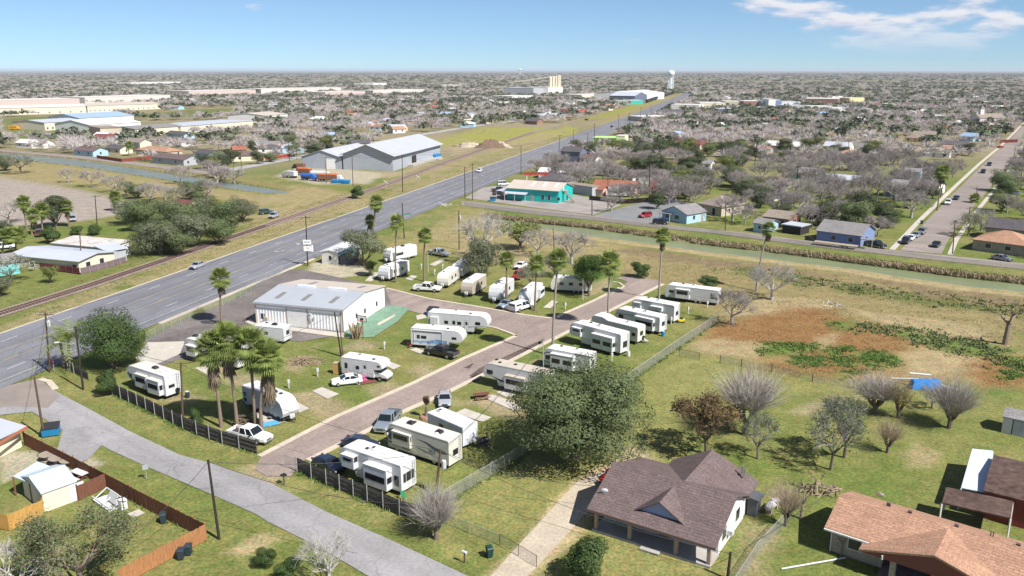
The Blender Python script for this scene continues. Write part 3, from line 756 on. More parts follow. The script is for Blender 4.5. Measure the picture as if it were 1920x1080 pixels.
def pollard(seed, m, shoots=900, head=.34, tw=.0042, lean=0.0, leaf=None, nleaf=0, knobs=6, wide=1.0):
    """stout trunk, knuckled arms and a brush of straight shoots"""
    r = random.Random(seed); rr = np.random.default_rng(seed); mb = MB()
    t = np.array((lean*.5, 0, head*.55)); mb.tube((0, 0, -.02), t, .055, .045, 8, cap=False)
    K = []
    for i in range(knobs):
        a = 2*pi*i/knobs+r.random()*.6
        q = t + np.array((cos(a)*.12*wide+lean*.3, sin(a)*.12*wide, head*(.35+.4*r.random())))
        mb.tube(t-np.array((0,0,.02)), (t+q)/2+np.array((cos(a), sin(a), 0))*.025, .034, .028, 6, cap=False)
        mb.tube((t+q)/2+np.array((cos(a), sin(a), 0))*.025, q, .028, .03, 6); K.append(q)
    tv = []
    for i in range(shoots):
        k = K[i % knobs]; o = np.array((k[0]-lean*.5, k[1], .10))
        d = o*1.7 + np.array([max(-.6, min(.6, r.gauss(0, .36))), max(-.6, min(.6, r.gauss(0, .36))), max(.25, r.gauss(.72, .25))]); d /= np.linalg.norm(d)
        ln = (.3+.36*r.random()); m_ = k+d*ln*.55
        e = m_ + (d+np.array([r.gauss(0, .2), r.gauss(0, .2), r.gauss(-.08, .16)]))*ln*.45
        tv.append((k, m_, tw*1.5)); tv.append((m_, e, tw))
        for _ in range(3):
            s = k+(e-k)*(.35+.5*r.random()); dd = d+np.array([r.gauss(0, .3) for _ in range(3)])
            tv.append((s, s+dd*ln*.38, tw*.8))
    T = np.array([(*a, *b, w) for a, b, w in tv]); A, B, W = T[:, :3], T[:, 3:6], T[:, 6:7]; D = B-A
    S = np.cross(D, rr.normal(size=D.shape)); S /= np.maximum(np.linalg.norm(S, axis=1)[:, None], 1e-9)
    V = np.stack([A-S*W*.5, A+S*W*.5, B+S*W*.2, B-S*W*.2], 1).reshape(-1, 3)
    sx = .5/np.percentile(np.abs(V[:, :2]), 98.5); sz = 1.0/np.percentile(V[:, 2], 99.5)
    V *= (sx, sx, sz); mb.V = [(x*sx*.9, y*sx*.9, z*sz) for x, y, z in mb.V]
    lf = None
    if leaf:
        k = rr.integers(0, len(B), nleaf); P = (A[k]+(B[k]-A[k])*rr.random((nleaf, 1)))*(sx, sx, sz)
        lv, lq = leaf_quads(P+rr.normal(size=P.shape)*.015, .021, rr); lf = np_mesh('foliage', lv, lq, leaf)
    return mb.mesh('trunk', B_BARK), np_mesh('crown', V, np.arange(len(V)).reshape(-1, 4), m), lf
PROTO = {}
def proto(kind):
    if kind in PROTO: return PROTO[kind]
    base, s = kind[0], kind[1]
    if base == 'oak': p = leafy(100+s, 5200, .025, L_OAK, lobes=12, z0=.12)
    elif base == 'oaknear': p = leafy(120+s, 9000, .021, L_LIVE, lobes=13, gap=.25)
    elif base == 'cone': p = leafy(130+s, 26000, .0125, L_LIVE, lobes=18, z0=.04, gap=.25)
    elif base == 'bigoak': p = leafy(140+s, 60000, .0095, L_OLIVE, lobes=26, z0=.10, gap=.40)
    elif base == 'silver': p = leafy(150+s, 9000, .017, L_SILVER, lobes=13, gap=.35, z0=.10)
    elif base == 'olive': p = leafy(155+s, 9000, .018, L_OLIVE, lobes=13, gap=.25, z0=.08)
    elif base == 'bright': p = leafy(160+s, 12000, .017, L_BRIGHT, lobes=12)
    elif base == 'lime': p = leafy(170+s, 3000, .028, L_LIME, lobes=9, gap=.6)
    elif base == 'bush': p = leafy(180+s, 8000, .024, L_LIVE, lobes=9, z0=.0)
    elif base == 'drybush': p = leafy(185+s, 2600, .03, L_BROWN, lobes=8, z0=.0, gap=.5)
    elif base == 'brown': p = leafy(190+s, 2600, .021, L_BROWN, lobes=11, gap=.5)
    elif base == 'bare': p = bare(200+s, B_TWIGP, n_limb=6, levels=4, twigs=5, tw=.0068, upright=.45)
    elif base == 'grey': p = bare(220+s, B_TWIG, n_limb=6, levels=4, twigs=5, tw=.0045, upright=.7)
    elif base == 'pale': p = bare(240+s, B_TWIGW, n_limb=6, levels=4, twigs=5, tw=.005, upright=.55)
    elif base == 'half': p = bare(260+s, B_TWIG, n_limb=6, levels=4, twigs=4, tw=.005, upright=.6, leaf=L_OLIVE, nleaf=1500)
    elif base == 'halfbrown': p = bare(265+s, B_TWIGB, n_limb=6, levels=4, twigs=3, tw=.005, upright=.6, leaf=[L_OLIVE, L_BROWN][s % 2], nleaf=3600)
    elif base == 'sparse': p = bare(270+s, B_TWIGB, n_limb=7, levels=4, twigs=4, tw=.0035, upright=.4, trunk=.15, leaf=L_OLIVE, nleaf=9000)
    elif base == 'poll': p = pollard(280+s, mat('twig_ash', (.36,.325,.285), .95, .2, 3, .1, jitter=.1))
    elif base == 'pollb': p = pollard(290+s, B_TWIGB, shoots=330)
    elif base == 'polly': p = pollard(295+s, B_TWIGB, shoots=300, leaf=L_YEL, nleaf=1700)
    elif base == 'dead': p = bare(300+s, B_TWIGB, n_limb=3, levels=3, twigs=2, tw=.008, trunk=.35, fork=2, thick=.06)
    else: raise KeyError(kind)
    PROTO[kind] = p
    return p
def plant(kind, loc, w, h, label, cat='tree', name='tree', group=None, rz=None, tilt=0.0):
    p = proto(kind)
    t = thing(name, label, cat, loc, random.random()*6.28 if rz is None else rz, group)
    t.scale = (w, w, h)
    if tilt: t.rotation_euler = (tilt, 0, t.rotation_euler[2])
    for nm, me in zip(('trunk', 'crown', 'foliage'), p):
        if me: link(nm, me, t)
    return t
def tree(kind, base, wpx, top, label, **kw):
    x, y = G(*base); dep = y*cos(PIT)+HC*sin(PIT)
    return plant(kind, (x, y, 0), wpx*dep/FPX, max(ZT(base[0], base[1], top), .4), label, **kw)

# ------------------------------------------------------------------ palms
def fan_crown(seed, nf=46, dead=False):
    r = random.Random(seed); V = []; Fq = []
    for i in range(nf):
        a = i*2.399+r.random()*.4
        el = radians(r.uniform(-95, -55)) if dead else radians(82 - 140*(i/nf)**1.1 + r.uniform(-10, 10))
        L1 = r.uniform(.55, .8) if not dead else r.uniform(.15, .35)
        d = np.array((cos(a)*cos(el), sin(a)*cos(el), sin(el))); s = np.cross(d, (0, 0, 1)); s /= np.linalg.norm(s)+1e-9; u = np.cross(s, d)
        p0 = np.array((0, 0, r.uniform(-.2, .1) if not dead else r.uniform(-1.7, 0))); p1 = p0+d*L1 + np.array((0, 0, -.10*L1))
        o = len(V); V += [p0-s*.02, p0+s*.02, p1+s*.015, p1-s*.015]; Fq.append((o, o+1, o+2, o+3))
        nb = 17 if not dead else 6; bl = r.uniform(.75, 1.0)
        for j in range(nb):
            t = (j/(nb-1)-.5)*radians(200 if not dead else 60); bd = d*cos(t)+s*sin(t)
            fold = u*(-.16*abs(sin(t)))
            mid = p1+(bd+fold)*bl*.55; tip = p1+(bd+fold)*bl*(1.0 if abs(t) < 1.2 else .85)+np.array((0, 0, -.13*bl-.12*r.random()))
            w = np.cross(bd, u); w /= np.linalg.norm(w)+1e-9; w *= .046 if not dead else .05
            o = len(V); V += [p1, mid+w, tip, mid-w]; Fq.append((o, o+1, o+2, o+3))
    return np_mesh('dead_skirt' if dead else 'crown', np.array(V), np.array(Fq), L_DEAD if dead else L_PALM)
def feather_crown(seed, nf=20):
    r = random.Random(seed); V = []; Fq = []
    for i in range(nf):
        a = i*2.399; el = radians(70-75*i/nf); d = np.array((cos(a), sin(a), 0)); ln = r.uniform(2.2, 2.9)
        prev = None
        for k in range(9):
            t = k/8; x = ln*t*cos(el*.8); z = ln*(sin(el)*t*1.1 - .75*t*t*(1.2-.3*sin(el))); p = d*x+np.array((0, 0, z))
            if prev is not None:
                s = np.array((-d[1], d[0], 0)); wd = .55*sin(pi*min(1, t+.12))+.05
                for q in (-1, 1):
                    for sub in (0, .5):
                        b0 = prev+(p-prev)*sub; b1 = prev+(p-prev)*(sub+.28); tp = b0+s*q*wd+(p-prev)*.5+np.array((0, 0, -.22*wd-.08*r.random()))
                        o = len(V); V += [b0, b1, tp]; Fq.append((o, o+1, o+2))
            prev = p
    return np_mesh('crown', np.array(V), np.array(Fq), L_PALM)
FANS = [fan_crown(s) for s in (1, 2, 3)]; SKIRTS = [fan_crown(s, 90, True) for s in (5, 6)]; FEATHER = feather_crown(9)
def palm(base, top, label, skirt=1.0, crown=1.0, bend=0.0, grey=False, group=None, feather=False, trunk_r=.22, i=[0]):
    """base and crown centre as pixels"""
    i[0] += 1
    x, y = G(*base); h = ZT(base[0], base[1], top[1]); dep = y*cos(PIT)+(HC-h)*sin(PIT)
    dx_ = (top[0]-960)*dep/FPX - x
    t = thing('palm_tree', label, 'palm tree', (x, y, 0), 0, group)
    pts = [(dx_*q*q*(1 if not bend else 1), bend*sin(pi*q), h*q) for q in (0, .3, .6, .85, 1)]
    mb = MB(); mb.path([(0, 0, -.1)]+pts[1:], [trunk_r*1.35, trunk_r*.95, trunk_r*.85, trunk_r*.8, trunk_r*.9], 8)
    obj('trunk', mb, B_PALMG if grey else B_PALM, t, smooth=True)
    o = link('crown', FEATHER if feather else FANS[i[0] % 3], t, pts[-1], i[0]*1.7); o.scale = (crown,)*3
    if skirt:
        o = link('dead_skirt', SKIRTS[i[0] % 2], t, (pts[-1][0], pts[-1][1], h-.1), i[0]*.9); o.scale = (.85*crown, .85*crown, skirt)
    return t
# ------------------------------------------------------------------ lettering
def text_mesh(s, size, m, name='lettering', extrude=.004):
    cu = bpy.data.curves.new(name, 'FONT'); cu.body = s; cu.size = size; cu.extrude = extrude; cu.align_x = 'CENTER'; cu.align_y = 'CENTER'
    cu.resolution_u = 2
    to = bpy.data.objects.new(name, cu); COL.objects.link(to)
    bpy.context.view_layer.update()
    me = bpy.data.meshes.new_from_object(to.evaluated_get(bpy.context.evaluated_depsgraph_get()))
    bpy.data.objects.remove(to); bpy.data.curves.remove(cu)
    me.materials.clear(); me.materials.append(m); me.name = name
    return me
def letters(s, size, m, parent, loc, rot, name='lettering'):
    o = link(name, text_mesh(s, size, m, name), parent, loc); o.rotation_euler = rot; return o

# ------------------------------------------------------------------ motor vehicles (x forward, y left)
GLASS = glassmat('car_glass', (.015,.02,.024), .05); TYRE = mat('tyre', (.022,.022,.022), .9, .2, 4, .1); RIM = mat('wheel_rim', (.42,.42,.43), .4, .1, 4, .5, metal=.6)
CHROME = mat('bright_trim', (.55,.55,.56), .25, .1, 4, .5, metal=.8); BLACKP = mat('black_plastic', (.03,.03,.032), .6, .2, 4, .3)
LAMPR = mat('tail_lamp', (.30,.015,.015), .3, .1, 4); LAMPW = mat('head_lamp', (.75,.76,.78), .15, .1, 4, .6); BEDLINE = mat('bed_liner', (.05,.052,.055), .8, .2, 3)
PAINT = {}
def paintm(name, col, metal=0.0):
    return mat('paint_'+name, col, .28, .05, 1.5, .5, metal=metal, coat=.6)
PAINTS = dict(white=(.78,.78,.76), silver=(.50,.51,.53), grey=(.24,.25,.27), black=(.02,.02,.022), navy=(.018,.028,.06), blue=(.10,.16,.28), red=(.33,.02,.02), tan=(.40,.35,.27), green=(.03,.06,.05), steel=(.30,.34,.38), bluegrey=(.32,.38,.45), maroon=(.16,.02,.03))
WHEELS = {}
def wheel_mesh(r, w):
    if (r, w) not in WHEELS:
        a = MB(); a.tube((0, -w/2, 0), (0, w/2, 0), r, r, 14); b = MB(); b.tube((0, -w/2-.012, 0), (0, w/2+.012, 0), r*.62, r*.62, 10)
        for j in (-1, 1): b.tube((0, j*(w/2+.006), 0), (0, j*(w/2+.03), 0), r*.18, r*.14, 6)
        WHEELS[(r, w)] = (a.mesh('tyre', TYRE), b.mesh('rim', RIM))
    return WHEELS[(r, w)]
def wheel(parent, x, y, r=.33, w=.22):
    a, b = wheel_mesh(r, w); o = link('wheel', a, parent, (x, y, r)); link('rim', b, o)
def loft(mb, secs, m=0):
    """secs: (x, half width, z bottom, z top); chamfered rectangular rings"""
    n = 8; V = []
    for x, w, z0, z1 in secs:
        c = min(.12, w*.2, (z1-z0)*.3)
        V += [(x, -w+c*.6, z0), (x, w-c*.6, z0), (x, w, z0+c), (x, w, z1-c*1.2), (x, w-c, z1), (x, -w+c, z1), (x, -w, z1-c*1.2), (x, -w, z0+c)]
    F_ = [(i*n+j, i*n+(j+1) % n, (i+1)*n+(j+1) % n, (i+1)*n+j) for i in range(len(secs)-1) for j in range(n)]
    F_ += [tuple(range(n-1, -1, -1)), tuple((len(secs)-1)*n+j for j in range(n))]
    return mb.add(V, F_, m)
CARS = dict(
    sedan=dict(L=4.6, W=1.78, body=[(-2.3,.70,.42,.86),(-2.1,.86,.28,.98),(-1.2,.89,.24,1.0),(.9,.89,.24,.97),(1.9,.86,.26,.84),(2.2,.78,.3,.74),(2.3,.66,.38,.62)],
               cab=[(-1.75,-1.0),(.95,.15)], h=1.44, wx=1.36, wr=.32),
    suv=dict(L=4.8, W=1.88, body=[(-2.4,.78,.5,1.0),(-2.3,.9,.36,1.08),(-1.2,.94,.3,1.1),(1.0,.94,.3,1.08),(2.0,.9,.34,1.0),(2.35,.82,.4,.85),(2.4,.72,.48,.72)],
             cab=[(-2.28,-2.05),(1.05,.4)], h=1.76, wx=1.42, wr=.37),
    hatch=dict(L=4.1, W=1.72, body=[(-2.05,.72,.4,.9),(-1.95,.84,.28,.98),(-1.0,.86,.24,1.0),(.8,.86,.24,.97),(1.6,.83,.26,.86),(1.95,.75,.3,.75),(2.05,.64,.38,.62)],
               cab=[(-1.9,-1.55),(1.05,.2)], h=1.5, wx=1.25, wr=.31),
    pickup=dict(L=5.9, W=2.0, body=[(1.0,.98,.42,1.16),(1.4,.98,.4,1.14),(2.3,.96,.42,1.08),(2.8,.9,.46,.98),(2.95,.8,.52,.85)], cab=[(-.95,-.85),(1.35,.65)], h=1.88, wx=1.82, wr=.41),
    van=dict(L=5.0, W=1.95, body=[(-2.5,.85,.45,1.1),(-2.4,.95,.34,1.15),(1.0,.95,.32,1.12),(2.1,.92,.36,1.0),(2.45,.84,.42,.85),(2.5,.74,.5,.72)], cab=[(-2.42,-2.3),(1.5,.75)], h=1.9, wx=1.5, wr=.36))
def build_car(kind, colour, loc, rz, label, group=None, name=None, cap=False):
    c = CARS[kind]; W = c['W']/2; h = c['h']
    p = paintm(colour, PAINTS[colour], .35 if colour in ('silver', 'grey', 'steel', 'bluegrey') else 0)
    t = thing(name or {'pickup': 'pickup_truck', 'suv': 'sport_utility_car', 'van': 'van'}.get(kind, 'parked_car'), label, {'pickup': 'pickup', 'van': 'van'}.get(kind, 'car'), (*loc[:2], 0.0 if len(loc) < 3 else loc[2]), rz, group)
    mb = MB(); loft(mb, c['body'])
    belt = c['body'][len(c['body'])//2-1][3]-.02
    if kind == 'pickup':
        loft(mb, [(-.95,.98,.42,1.15),(1.02,.98,.42,1.15)])
        mb.box(-2.95,-.98,.45,-.95,.98,.72)
    obj('body', mb, p, t)
    if kind == 'pickup':
        mb = MB()
        mb.box(-2.93,-.985,.72,-.96,-.90,1.17).box(-2.93,.90,.72,-.96,.985,1.17).box(-2.97,-.985,.6,-2.88,.985,1.165)
        b = obj('cargo_bed', mb, p, t); obj('bed_floor', MB().box(-2.87,-.89,.73,-.97,.89,.76), BEDLINE, b)
        if cap:
            mb = MB(); loft(mb, [(-2.94,.93,1.18,1.84),(-1.0,.95,1.18,1.86)]); k = obj('camper_shell', mb, p, t)
            mb = MB(); mb.box(-2.6,-.965,1.35,-1.2,.965,1.68).box(-2.965,-.7,1.35,-2.9,.7,1.7); obj('window', mb, GLASS, k)
    (r0, r1), (f0, f1) = c['cab']; b = W-.05; tw = W-.22
    mb = MB(); mb.hexa([(r0,-b,belt),(f0,-b,belt),(f0,b,belt),(r0,b,belt)], [(r1,-tw,h-.05),(f1,-tw,h-.05),(f1,tw,h-.05),(r1,tw,h-.05)])
    g = obj('windows', mb, GLASS, t)
    mb = MB(); mb.hexa([(r1-.05,-tw-.015,h-.06),(f1+.05,-tw-.015,h-.06),(f1+.05,tw+.015,h-.06),(r1-.05,tw+.015,h-.06)], [(r1+.08,-tw+.08,h+.01),(f1-.1,-tw+.08,h+.01),(f1-.1,tw-.08,h+.01),(r1+.08,tw-.08,h+.01)])
    for s in (-1, 1):
        mid = (r0+f0)/2; mt = (r1+f1)/2
        for xb, xt in ((r0+.03, r1), (f0-.03, f1), (mid, mt)): mb.bar((xb, s*(b+.005), belt), (xt, s*(tw+.012), h-.05), .09, .05)
        if kind in ('suv', 'van'): mb.bar((r0+.85, s*(b+.005), belt), (r1+.85, s*(tw+.012), h-.05), .09, .05)
    obj('roof', mb, p, t)
    L2 = c['L']/2; fz = c['body'][-1]
    for s in (-1, 1):
        x = c['wx']; wy = s*(W-.12)
        wheel(t, x, wy, c['wr']); wheel(t, -x if kind != 'pickup' else -1.75, wy, c['wr'])
        obj('headlight', MB().box(L2-.22, s*W*.72-.17, fz[2]+.14, L2-.03, s*W*.72+.17, fz[3]+.04), LAMPW, t)
        obj('tail_light', MB().box(-L2-.012, s*(W-.16)-.1, .78, -L2+.1, s*(W-.16)+.1, 1.0), LAMPR, t)
        obj('mirror', MB().box(f0-.55, s*(W+.02)-.1, belt+.02, f0-.38, s*(W+.02)+.1, belt+.2), p if kind != 'pickup' else BLACKP, t)
    obj('bumper', MB().box(L2-.12, -W*.8, .34, L2+.04, W*.8, .52).box(-L2-.06, -W*.8, .4, -L2+.1, W*.8, .56), CHROME if kind == 'pickup' else BLACKP, t)
    obj('grille', MB().box(L2-.08, -W*.45, .56, L2+.015, W*.45, .74), BLACKP, t)
    return t
def car(kind, colour, rear, front, label, **kw):
    a, b = G(*rear), G(*front)
    return build_car(kind, colour, ((a[0]+b[0])/2, (a[1]+b[1])/2), atan2(b[1]-a[1], b[0]-a[0]), label, **kw)

# ------------------------------------------------------------------ caravans and motorhomes
RVW = mat('rv_white', (.58,.58,.58), .4, .06, .8, .4, fine=.06, fscale=4, stretch=(1,1,.25)); RVC = mat('rv_cream', (.62,.59,.52), .4, .05, .8, .4); RVG = mat('rv_grey', (.50,.50,.50), .4, .05, .8, .4)
RVROOF = mat('rv_roof', (.64,.63,.61), .7, .12, .7, .2); RVTAN = mat('rv_roof_tan', (.46,.40,.33), .8, .12, .8, .2); RVGL = glassmat('rv_glass', (.022,.022,.026), .08)
RVDK = mat('rv_underbody', (.04,.04,.042), .8, .2, 2); RVST = mat('rv_stripe', (.10,.11,.14), .4, .2, 1.5); RVBLUE = mat('rv_mural_blue', (.17,.30,.46), .4, .5, 1.1, fine=.3, fscale=3)
RVBEIGE = mat('rv_stripe_beige', (.42,.37,.30), .4, .1, 1.5); RVFR = mat('rv_window_frame', (.10,.10,.11), .5, .1, 2); STEPM = mat('step_metal', (.12,.12,.13), .6, .2, 3)
RVCORR = mat('aluminium_sheet', (.62,.64,.66), .45, .12, 1.2, .5, stretch=(1,1,.3)); RVDIRT = mat('rv_roof_dirty', (.66,.65,.62), .75, .3, .9, .2, fine=.2, fscale=5)
def rv_profile(kind, L, H, zb=.55):
    if kind == 'fifth':
        return [(0, zb), (L-2.55, zb), (L-2.35, 1.45), (L-.35, 1.55), (L, 1.85), (L+.02, 2.35), (L-.22, H-.55), (L-.75, H-.12), (L-1.5, H), (.12, H-.04), (0, H-.2)]
    if kind == 'oldfifth':
        return [(0, zb), (L-2.6, zb), (L-2.4, 1.5), (L-.15, 1.6), (L, 1.8), (L, 2.5), (L-.25, H-.22), (L-.7, H), (L-2.4, H), (L-3.6, H-.42), (.2, H-.5), (0, H-.7)]
    if kind == 'trailer':
        return [(0, zb), (L-.35, zb), (L-.05, .9), (L, 1.5), (L-.12, 2.2), (L-.5, H-.2), (L-.95, H), (.1, H-.02), (0, H-.15)]
    if kind == 'cap':
        return [(0, zb), (L-.75, zb), (L-.2, .85), (L, 1.35), (L-.1, 1.9), (L-.55, H-.45), (L-1.3, H-.08), (L-1.9, H), (.1, H-.02), (0, H-.15)]
    if kind == 'classA':
        return [(0, .5), (L-.1, .5), (L, .75), (L, 1.5), (L-.12, H-.55), (L-.35, H-.15), (L-.75, H), (.1, H), (0, H-.15)]
    if kind == 'classC':
        return [(0, .5), (L-1.95, .5), (L-1.95, 1.75), (L-.75, 1.9), (L-.45, 2.1), (L-.6, H-.35), (L-1.1, H-.05), (L-1.6, H), (.08, H), (0, H-.12)]
    return [(0, .5), (L, .5), (L, H), (0, H)]
def flat_quad(mb, x0, z0, x1, z1, y, side, th=.012):
    a, b = (y, y+th*side) if side > 0 else (y+th*side, y)
    return mb.box(x0, a, z0, x1, b, z1)
def rv(kind, rear, front, side, H, label, W=2.5, slides=(), windows=(), body=RVW, roof=RVROOF, stripes=(), ac=(.45,), name='travel_trailer', group=None, L=None, ladder=True, awning=None, backwin=((-.45,.45,1.5,2.2),), door=None, blend=0, vents=((.25,.4),(.7,-.4)), z0=0, spare=False, blockdir=None):
    """rear / front: pixels (u, v, z) on the wall the camera sees; side: +1 when that is its left wall"""
    a = np.array(G(rear[0], rear[1], rear[2])); b = np.array(G(front[0], front[1], front[2]))
    if blockdir is not None:
        d = np.array((cos(blockdir), sin(blockdir)))
    else:
        d = b-a; d /= np.linalg.norm(d)
    L = L or float(np.linalg.norm(b-a)); left = np.array((-d[1], d[0]))
    org = a - left*side*W/2
    rz = atan2(d[1], d[0])
    cat = {'classA': 'motorhome', 'classC': 'motorhome', 'box': 'trailer'}.get(kind, 'caravan')
    t = thing(name, label, cat, (org[0], org[1], z0), rz, group)
    prof = rv_profile(kind, L, H); hw_ = W/2
    mb = MB(); mb.prism_y(prof, -hw_, hw_)
    bd = obj('body', mb, body, t)
    # roof skin: follows the top of the outline, a little proud and rounded over the edges
    top = [q for q in prof if q[1] > H-.75 and q[0] < L-.1][::-1]
    if kind == 'box': top = [(0, H), (L, H)]
    mb = MB()
    for (x0, za), (x1, zb_) in zip(top, top[1:]):
        if x1-x0 < .05: continue
        mb.hexa([(x0,-hw_-.02,za-.05),(x1,-hw_-.02,zb_-.05),(x1,hw_+.02,zb_-.05),(x0,hw_+.02,za-.05)], [(x0,-hw_+.12,za+.05),(x1,-hw_+.12,zb_+.05),(x1,hw_-.12,zb_+.05),(x0,hw_-.12,za+.05)])
    rf = obj('roof', mb, roof, t)
    zr = H-.5 if kind == 'oldfifth' else H
    for fx in ac:
        mb = MB(); x = L*fx; zz = H if fx > .72 else zr
        mb.hexa([(x-.48,-.36,zz+.04),(x+.48,-.36,zz+.04),(x+.48,.36,zz+.04),(x-.48,.36,zz+.04)], [(x-.36,-.28,zz+.34),(x+.3,-.28,zz+.34),(x+.3,.28,zz+.34),(x-.36,.28,zz+.34)])
        o = obj('air_conditioner', mb, RVROOF if blend != 1 else BLACKP, t)
        obj('grille', MB().box(x-.3,-.22,zz+.342,x+.1,.22,zz+.352), BLACKP, o)
    for fx, fy in vents:
        x = L*fx; zz = H if (fx > .72 and kind != 'fifth') else zr
        obj('roof_vent', MB().box(x-.2, fy*hw_-.2, zz+.04, x+.2, fy*hw_+.2, zz+.16), RVROOF if fx < .5 else BLACKP, t)
    # windows on the visible wall: (x0, x1, z0, z1) as fractions of the length and metres
    def window(parent, x0, x1, z0_, z1, y, s):
        mb = MB(); flat_quad(mb, x0-.04, z0_-.04, x1+.04, z1+.04, y, s, .014); f = obj('window', mb, RVFR, parent)
        mb = MB(); flat_quad(mb, x0, z0_, x1, z1, y+.014*s, s, .008); obj('pane', mb, RVGL, f)
    for x0, x1, z0_, z1 in windows: window(t, x0*L, x1*L, z0_, z1, hw_*side, side)
    # a plain row on the wall turned away
    for fx in (.2, .45, .68): window(t, fx*L, fx*L+.8, 1.6, 2.2, -hw_*side, -side)
    for x0, x1, z0_, z1, dep in slides:
        x0, x1 = x0*L, x1*L; yo = side*(hw_+dep)
        y0, y1 = sorted((side*(hw_-.05), yo))
        mb = MB(); mb.box(x0, y0, z0_, x1, y1, z1); s = obj('slide_out', mb, body, t)
        mb = MB(); mb.box(x0-.05, y0, z1+.0, x1+.05, y1+(.05 if side > 0 else 0), z1+.05); obj('slide_topper', mb, roof, s)
        n = max(1, int((x1-x0)/1.9)); stp = (x1-x0)/n
        for k in range(n):
            if x1-x0 > 1.5: window(s, x0+stp*k+.3, x0+stp*(k+1)-.3, z0_+.85, min(z0_+1.5, z1-.3), yo, side)
        if (x1-x0) > 1.2:
            mb = MB(); mb.box(x0-.015, min(y0, y1)+.12, z0_+.8, x0-.003, max(y0, y1)-.12, z0_+1.5); obj('window', mb, RVGL, s)
    if backwin and kind not in ('box',):
        for y0, y1, z0_, z1 in backwin:
            f = obj('window', MB().box(-.016, y0-.04, z0_-.04, 0, y1+.04, z1+.04), RVFR, t); obj('pane', MB().box(-.024, y0, z0_, -.016, y1, z1), RVGL, f)
    if ladder:
        mb = MB()
        for y in (-.95, -.6): mb.tube((-.09, y, .8), (-.09, y, zr+.1), .018, n=5)
        for k in range(8): mb.tube((-.09, -.95, .9+k*.33), (-.09, -.6, .9+k*.33), .014, n=4)
        obj('ladder', mb, CHROME, t)
    if door is not None:
        x = door*L; mb = MB(); flat_quad(mb, x, .75, x+.7, 2.55, hw_*side, side, .02); o = obj('door', mb, body, t)
        mb = MB(); flat_quad(mb, x+.15, 1.75, x+.55, 2.3, (hw_+.02)*side, side, .008); obj('pane', mb, RVGL, o)
        mb = MB(); flat_quad(mb, x-.03, .72, x+.73, 2.58, hw_*side, side, .010); obj('door_frame', mb, RVFR, o)
        obj('step', MB().box(x+.05, min(side*hw_, side*(hw_+.4)), .28, x+.65, max(side*hw_, side*(hw_+.4)), .34), STEPM, t)
    for m_, pts in stripes:
        # band or swoosh on the visible wall: list of (fraction of length, z)
        yy = side*(hw_+.006); mb = MB(); V = [(p[0]*L, yy, p[1]) for p in pts]; n = len(V)
        V2 = [(x, yy-side*.004, z) for x, _, z in V]
        mb.add(V+V2, [tuple(range(n)), tuple(range(2*n-1, n-1, -1))]+[(i, n+i, n+(i+1) % n, (i+1) % n) for i in range(n)])
        obj('stripe', mb, m_, t)
    if kind not in ('box',):
        e_ = L-2.7 if kind in ('fifth', 'oldfifth') else (L-.7 if kind != 'classC' else L-2.1); yb = side*hw_
        mb = MB(); flat_quad(mb, .05, .56, e_, .82, yb, side, .007); obj('skirt_band', mb, RVG if body is not RVG else RVDK, t)
        sl = [(a_*L, b_*L) for a_, b_, z_, *_ in slides if z_ < 1.0]
        for q in range(4):
            x = .5+q*(e_-1.6)/3.2
            if any(a_-.9 < x < b_+.2 for a_, b_ in sl): continue
            mb = MB(); flat_quad(mb, x, .62, x+.8, 1.02, yb, side, .016); o = obj('storage_hatch', mb, body, t); mb = MB(); flat_quad(mb, x+.36, .92, x+.44, .96, yb+side*.016, side, .012); obj('latch', mb, RVDK, o)
        mb = MB()
        for q in range(1, int(L/1.3)): mb.box(q*1.3-.02, -hw_+.14, zr+.05 if kind != 'oldfifth' or q*1.3 < L-3.6 else zr+.02, q*1.3+.02, hw_-.14, zr+.062) if q*1.3 < L-2.0 else None
        if mb.V: obj('roof_seam', mb, RVG, rf)
        mb = MB()
        for s in (-1, 1): mb.box(.1, s*(hw_+.012)-.012, zr-.1, max(.5, L-2.6), s*(hw_+.012)+.012, zr-.05)
        obj('drip_rail', mb, RVG, t)
    if awning is not None:
        x0, x1 = awning; mb = MB(); mb.tube((x0*L, side*(hw_+.1), H-.35), (x1*L, side*(hw_+.1), H-.35), .07, n=7)
        for x in (x0*L+.1, x1*L-.1): mb.bar((x, side*(hw_+.06), H-.35), (x, side*(hw_+.06), 1.1), .05)
        obj('awning', mb, RVW, t)
    # undercarriage
    e = L-2.7 if kind in ('fifth', 'oldfifth') else (L-.5 if kind != 'classC' else L-2.0)
    obj('chassis', MB().box(.2, -hw_+.25, .32, e, hw_-.25, .56), RVDK, t)
    if kind in ('classA', 'classC'):
        for x in (L*.24, L-1.0 if kind == 'classC' else L*.86):
            for y in (-hw_+.18, hw_-.18): wheel(t, x, y, .42 if kind == 'classA' else .36, .26)
    else:
        for dx_ in (-.45, .45):
            for y in (-hw_+.13, hw_-.13): wheel(t, L*.36+dx_, y, .35, .22)
        for y in (-.7, .7): obj('jack', MB().bar((e-.3, y, 0), (e-.3, y, .6), .09), STEPM, t)
    if kind in ('trailer', 'cap', 'box'):
        mb = MB(); mb.bar((L-.6, -.6, .5), (L+1.0, 0, .5), .09).bar((L-.6, .6, .5), (L+1.0, 0, .5), .09).tube((L+.75, 0, 0), (L+.75, 0, .85), .04)
        obj('hitch', mb, RVDK, t)
        if kind != 'box': mb = MB(); mb.lathe([(.16, .55), (.19, .65), (.19, 1.05), (.1, 1.15)], 9, c=(L+.25, .18, 0)).lathe([(.16, .55), (.19, .65), (.19, 1.05), (.1, 1.15)], 9, c=(L+.25, -.2, 0)); obj('gas_bottles', mb, RVW, t)
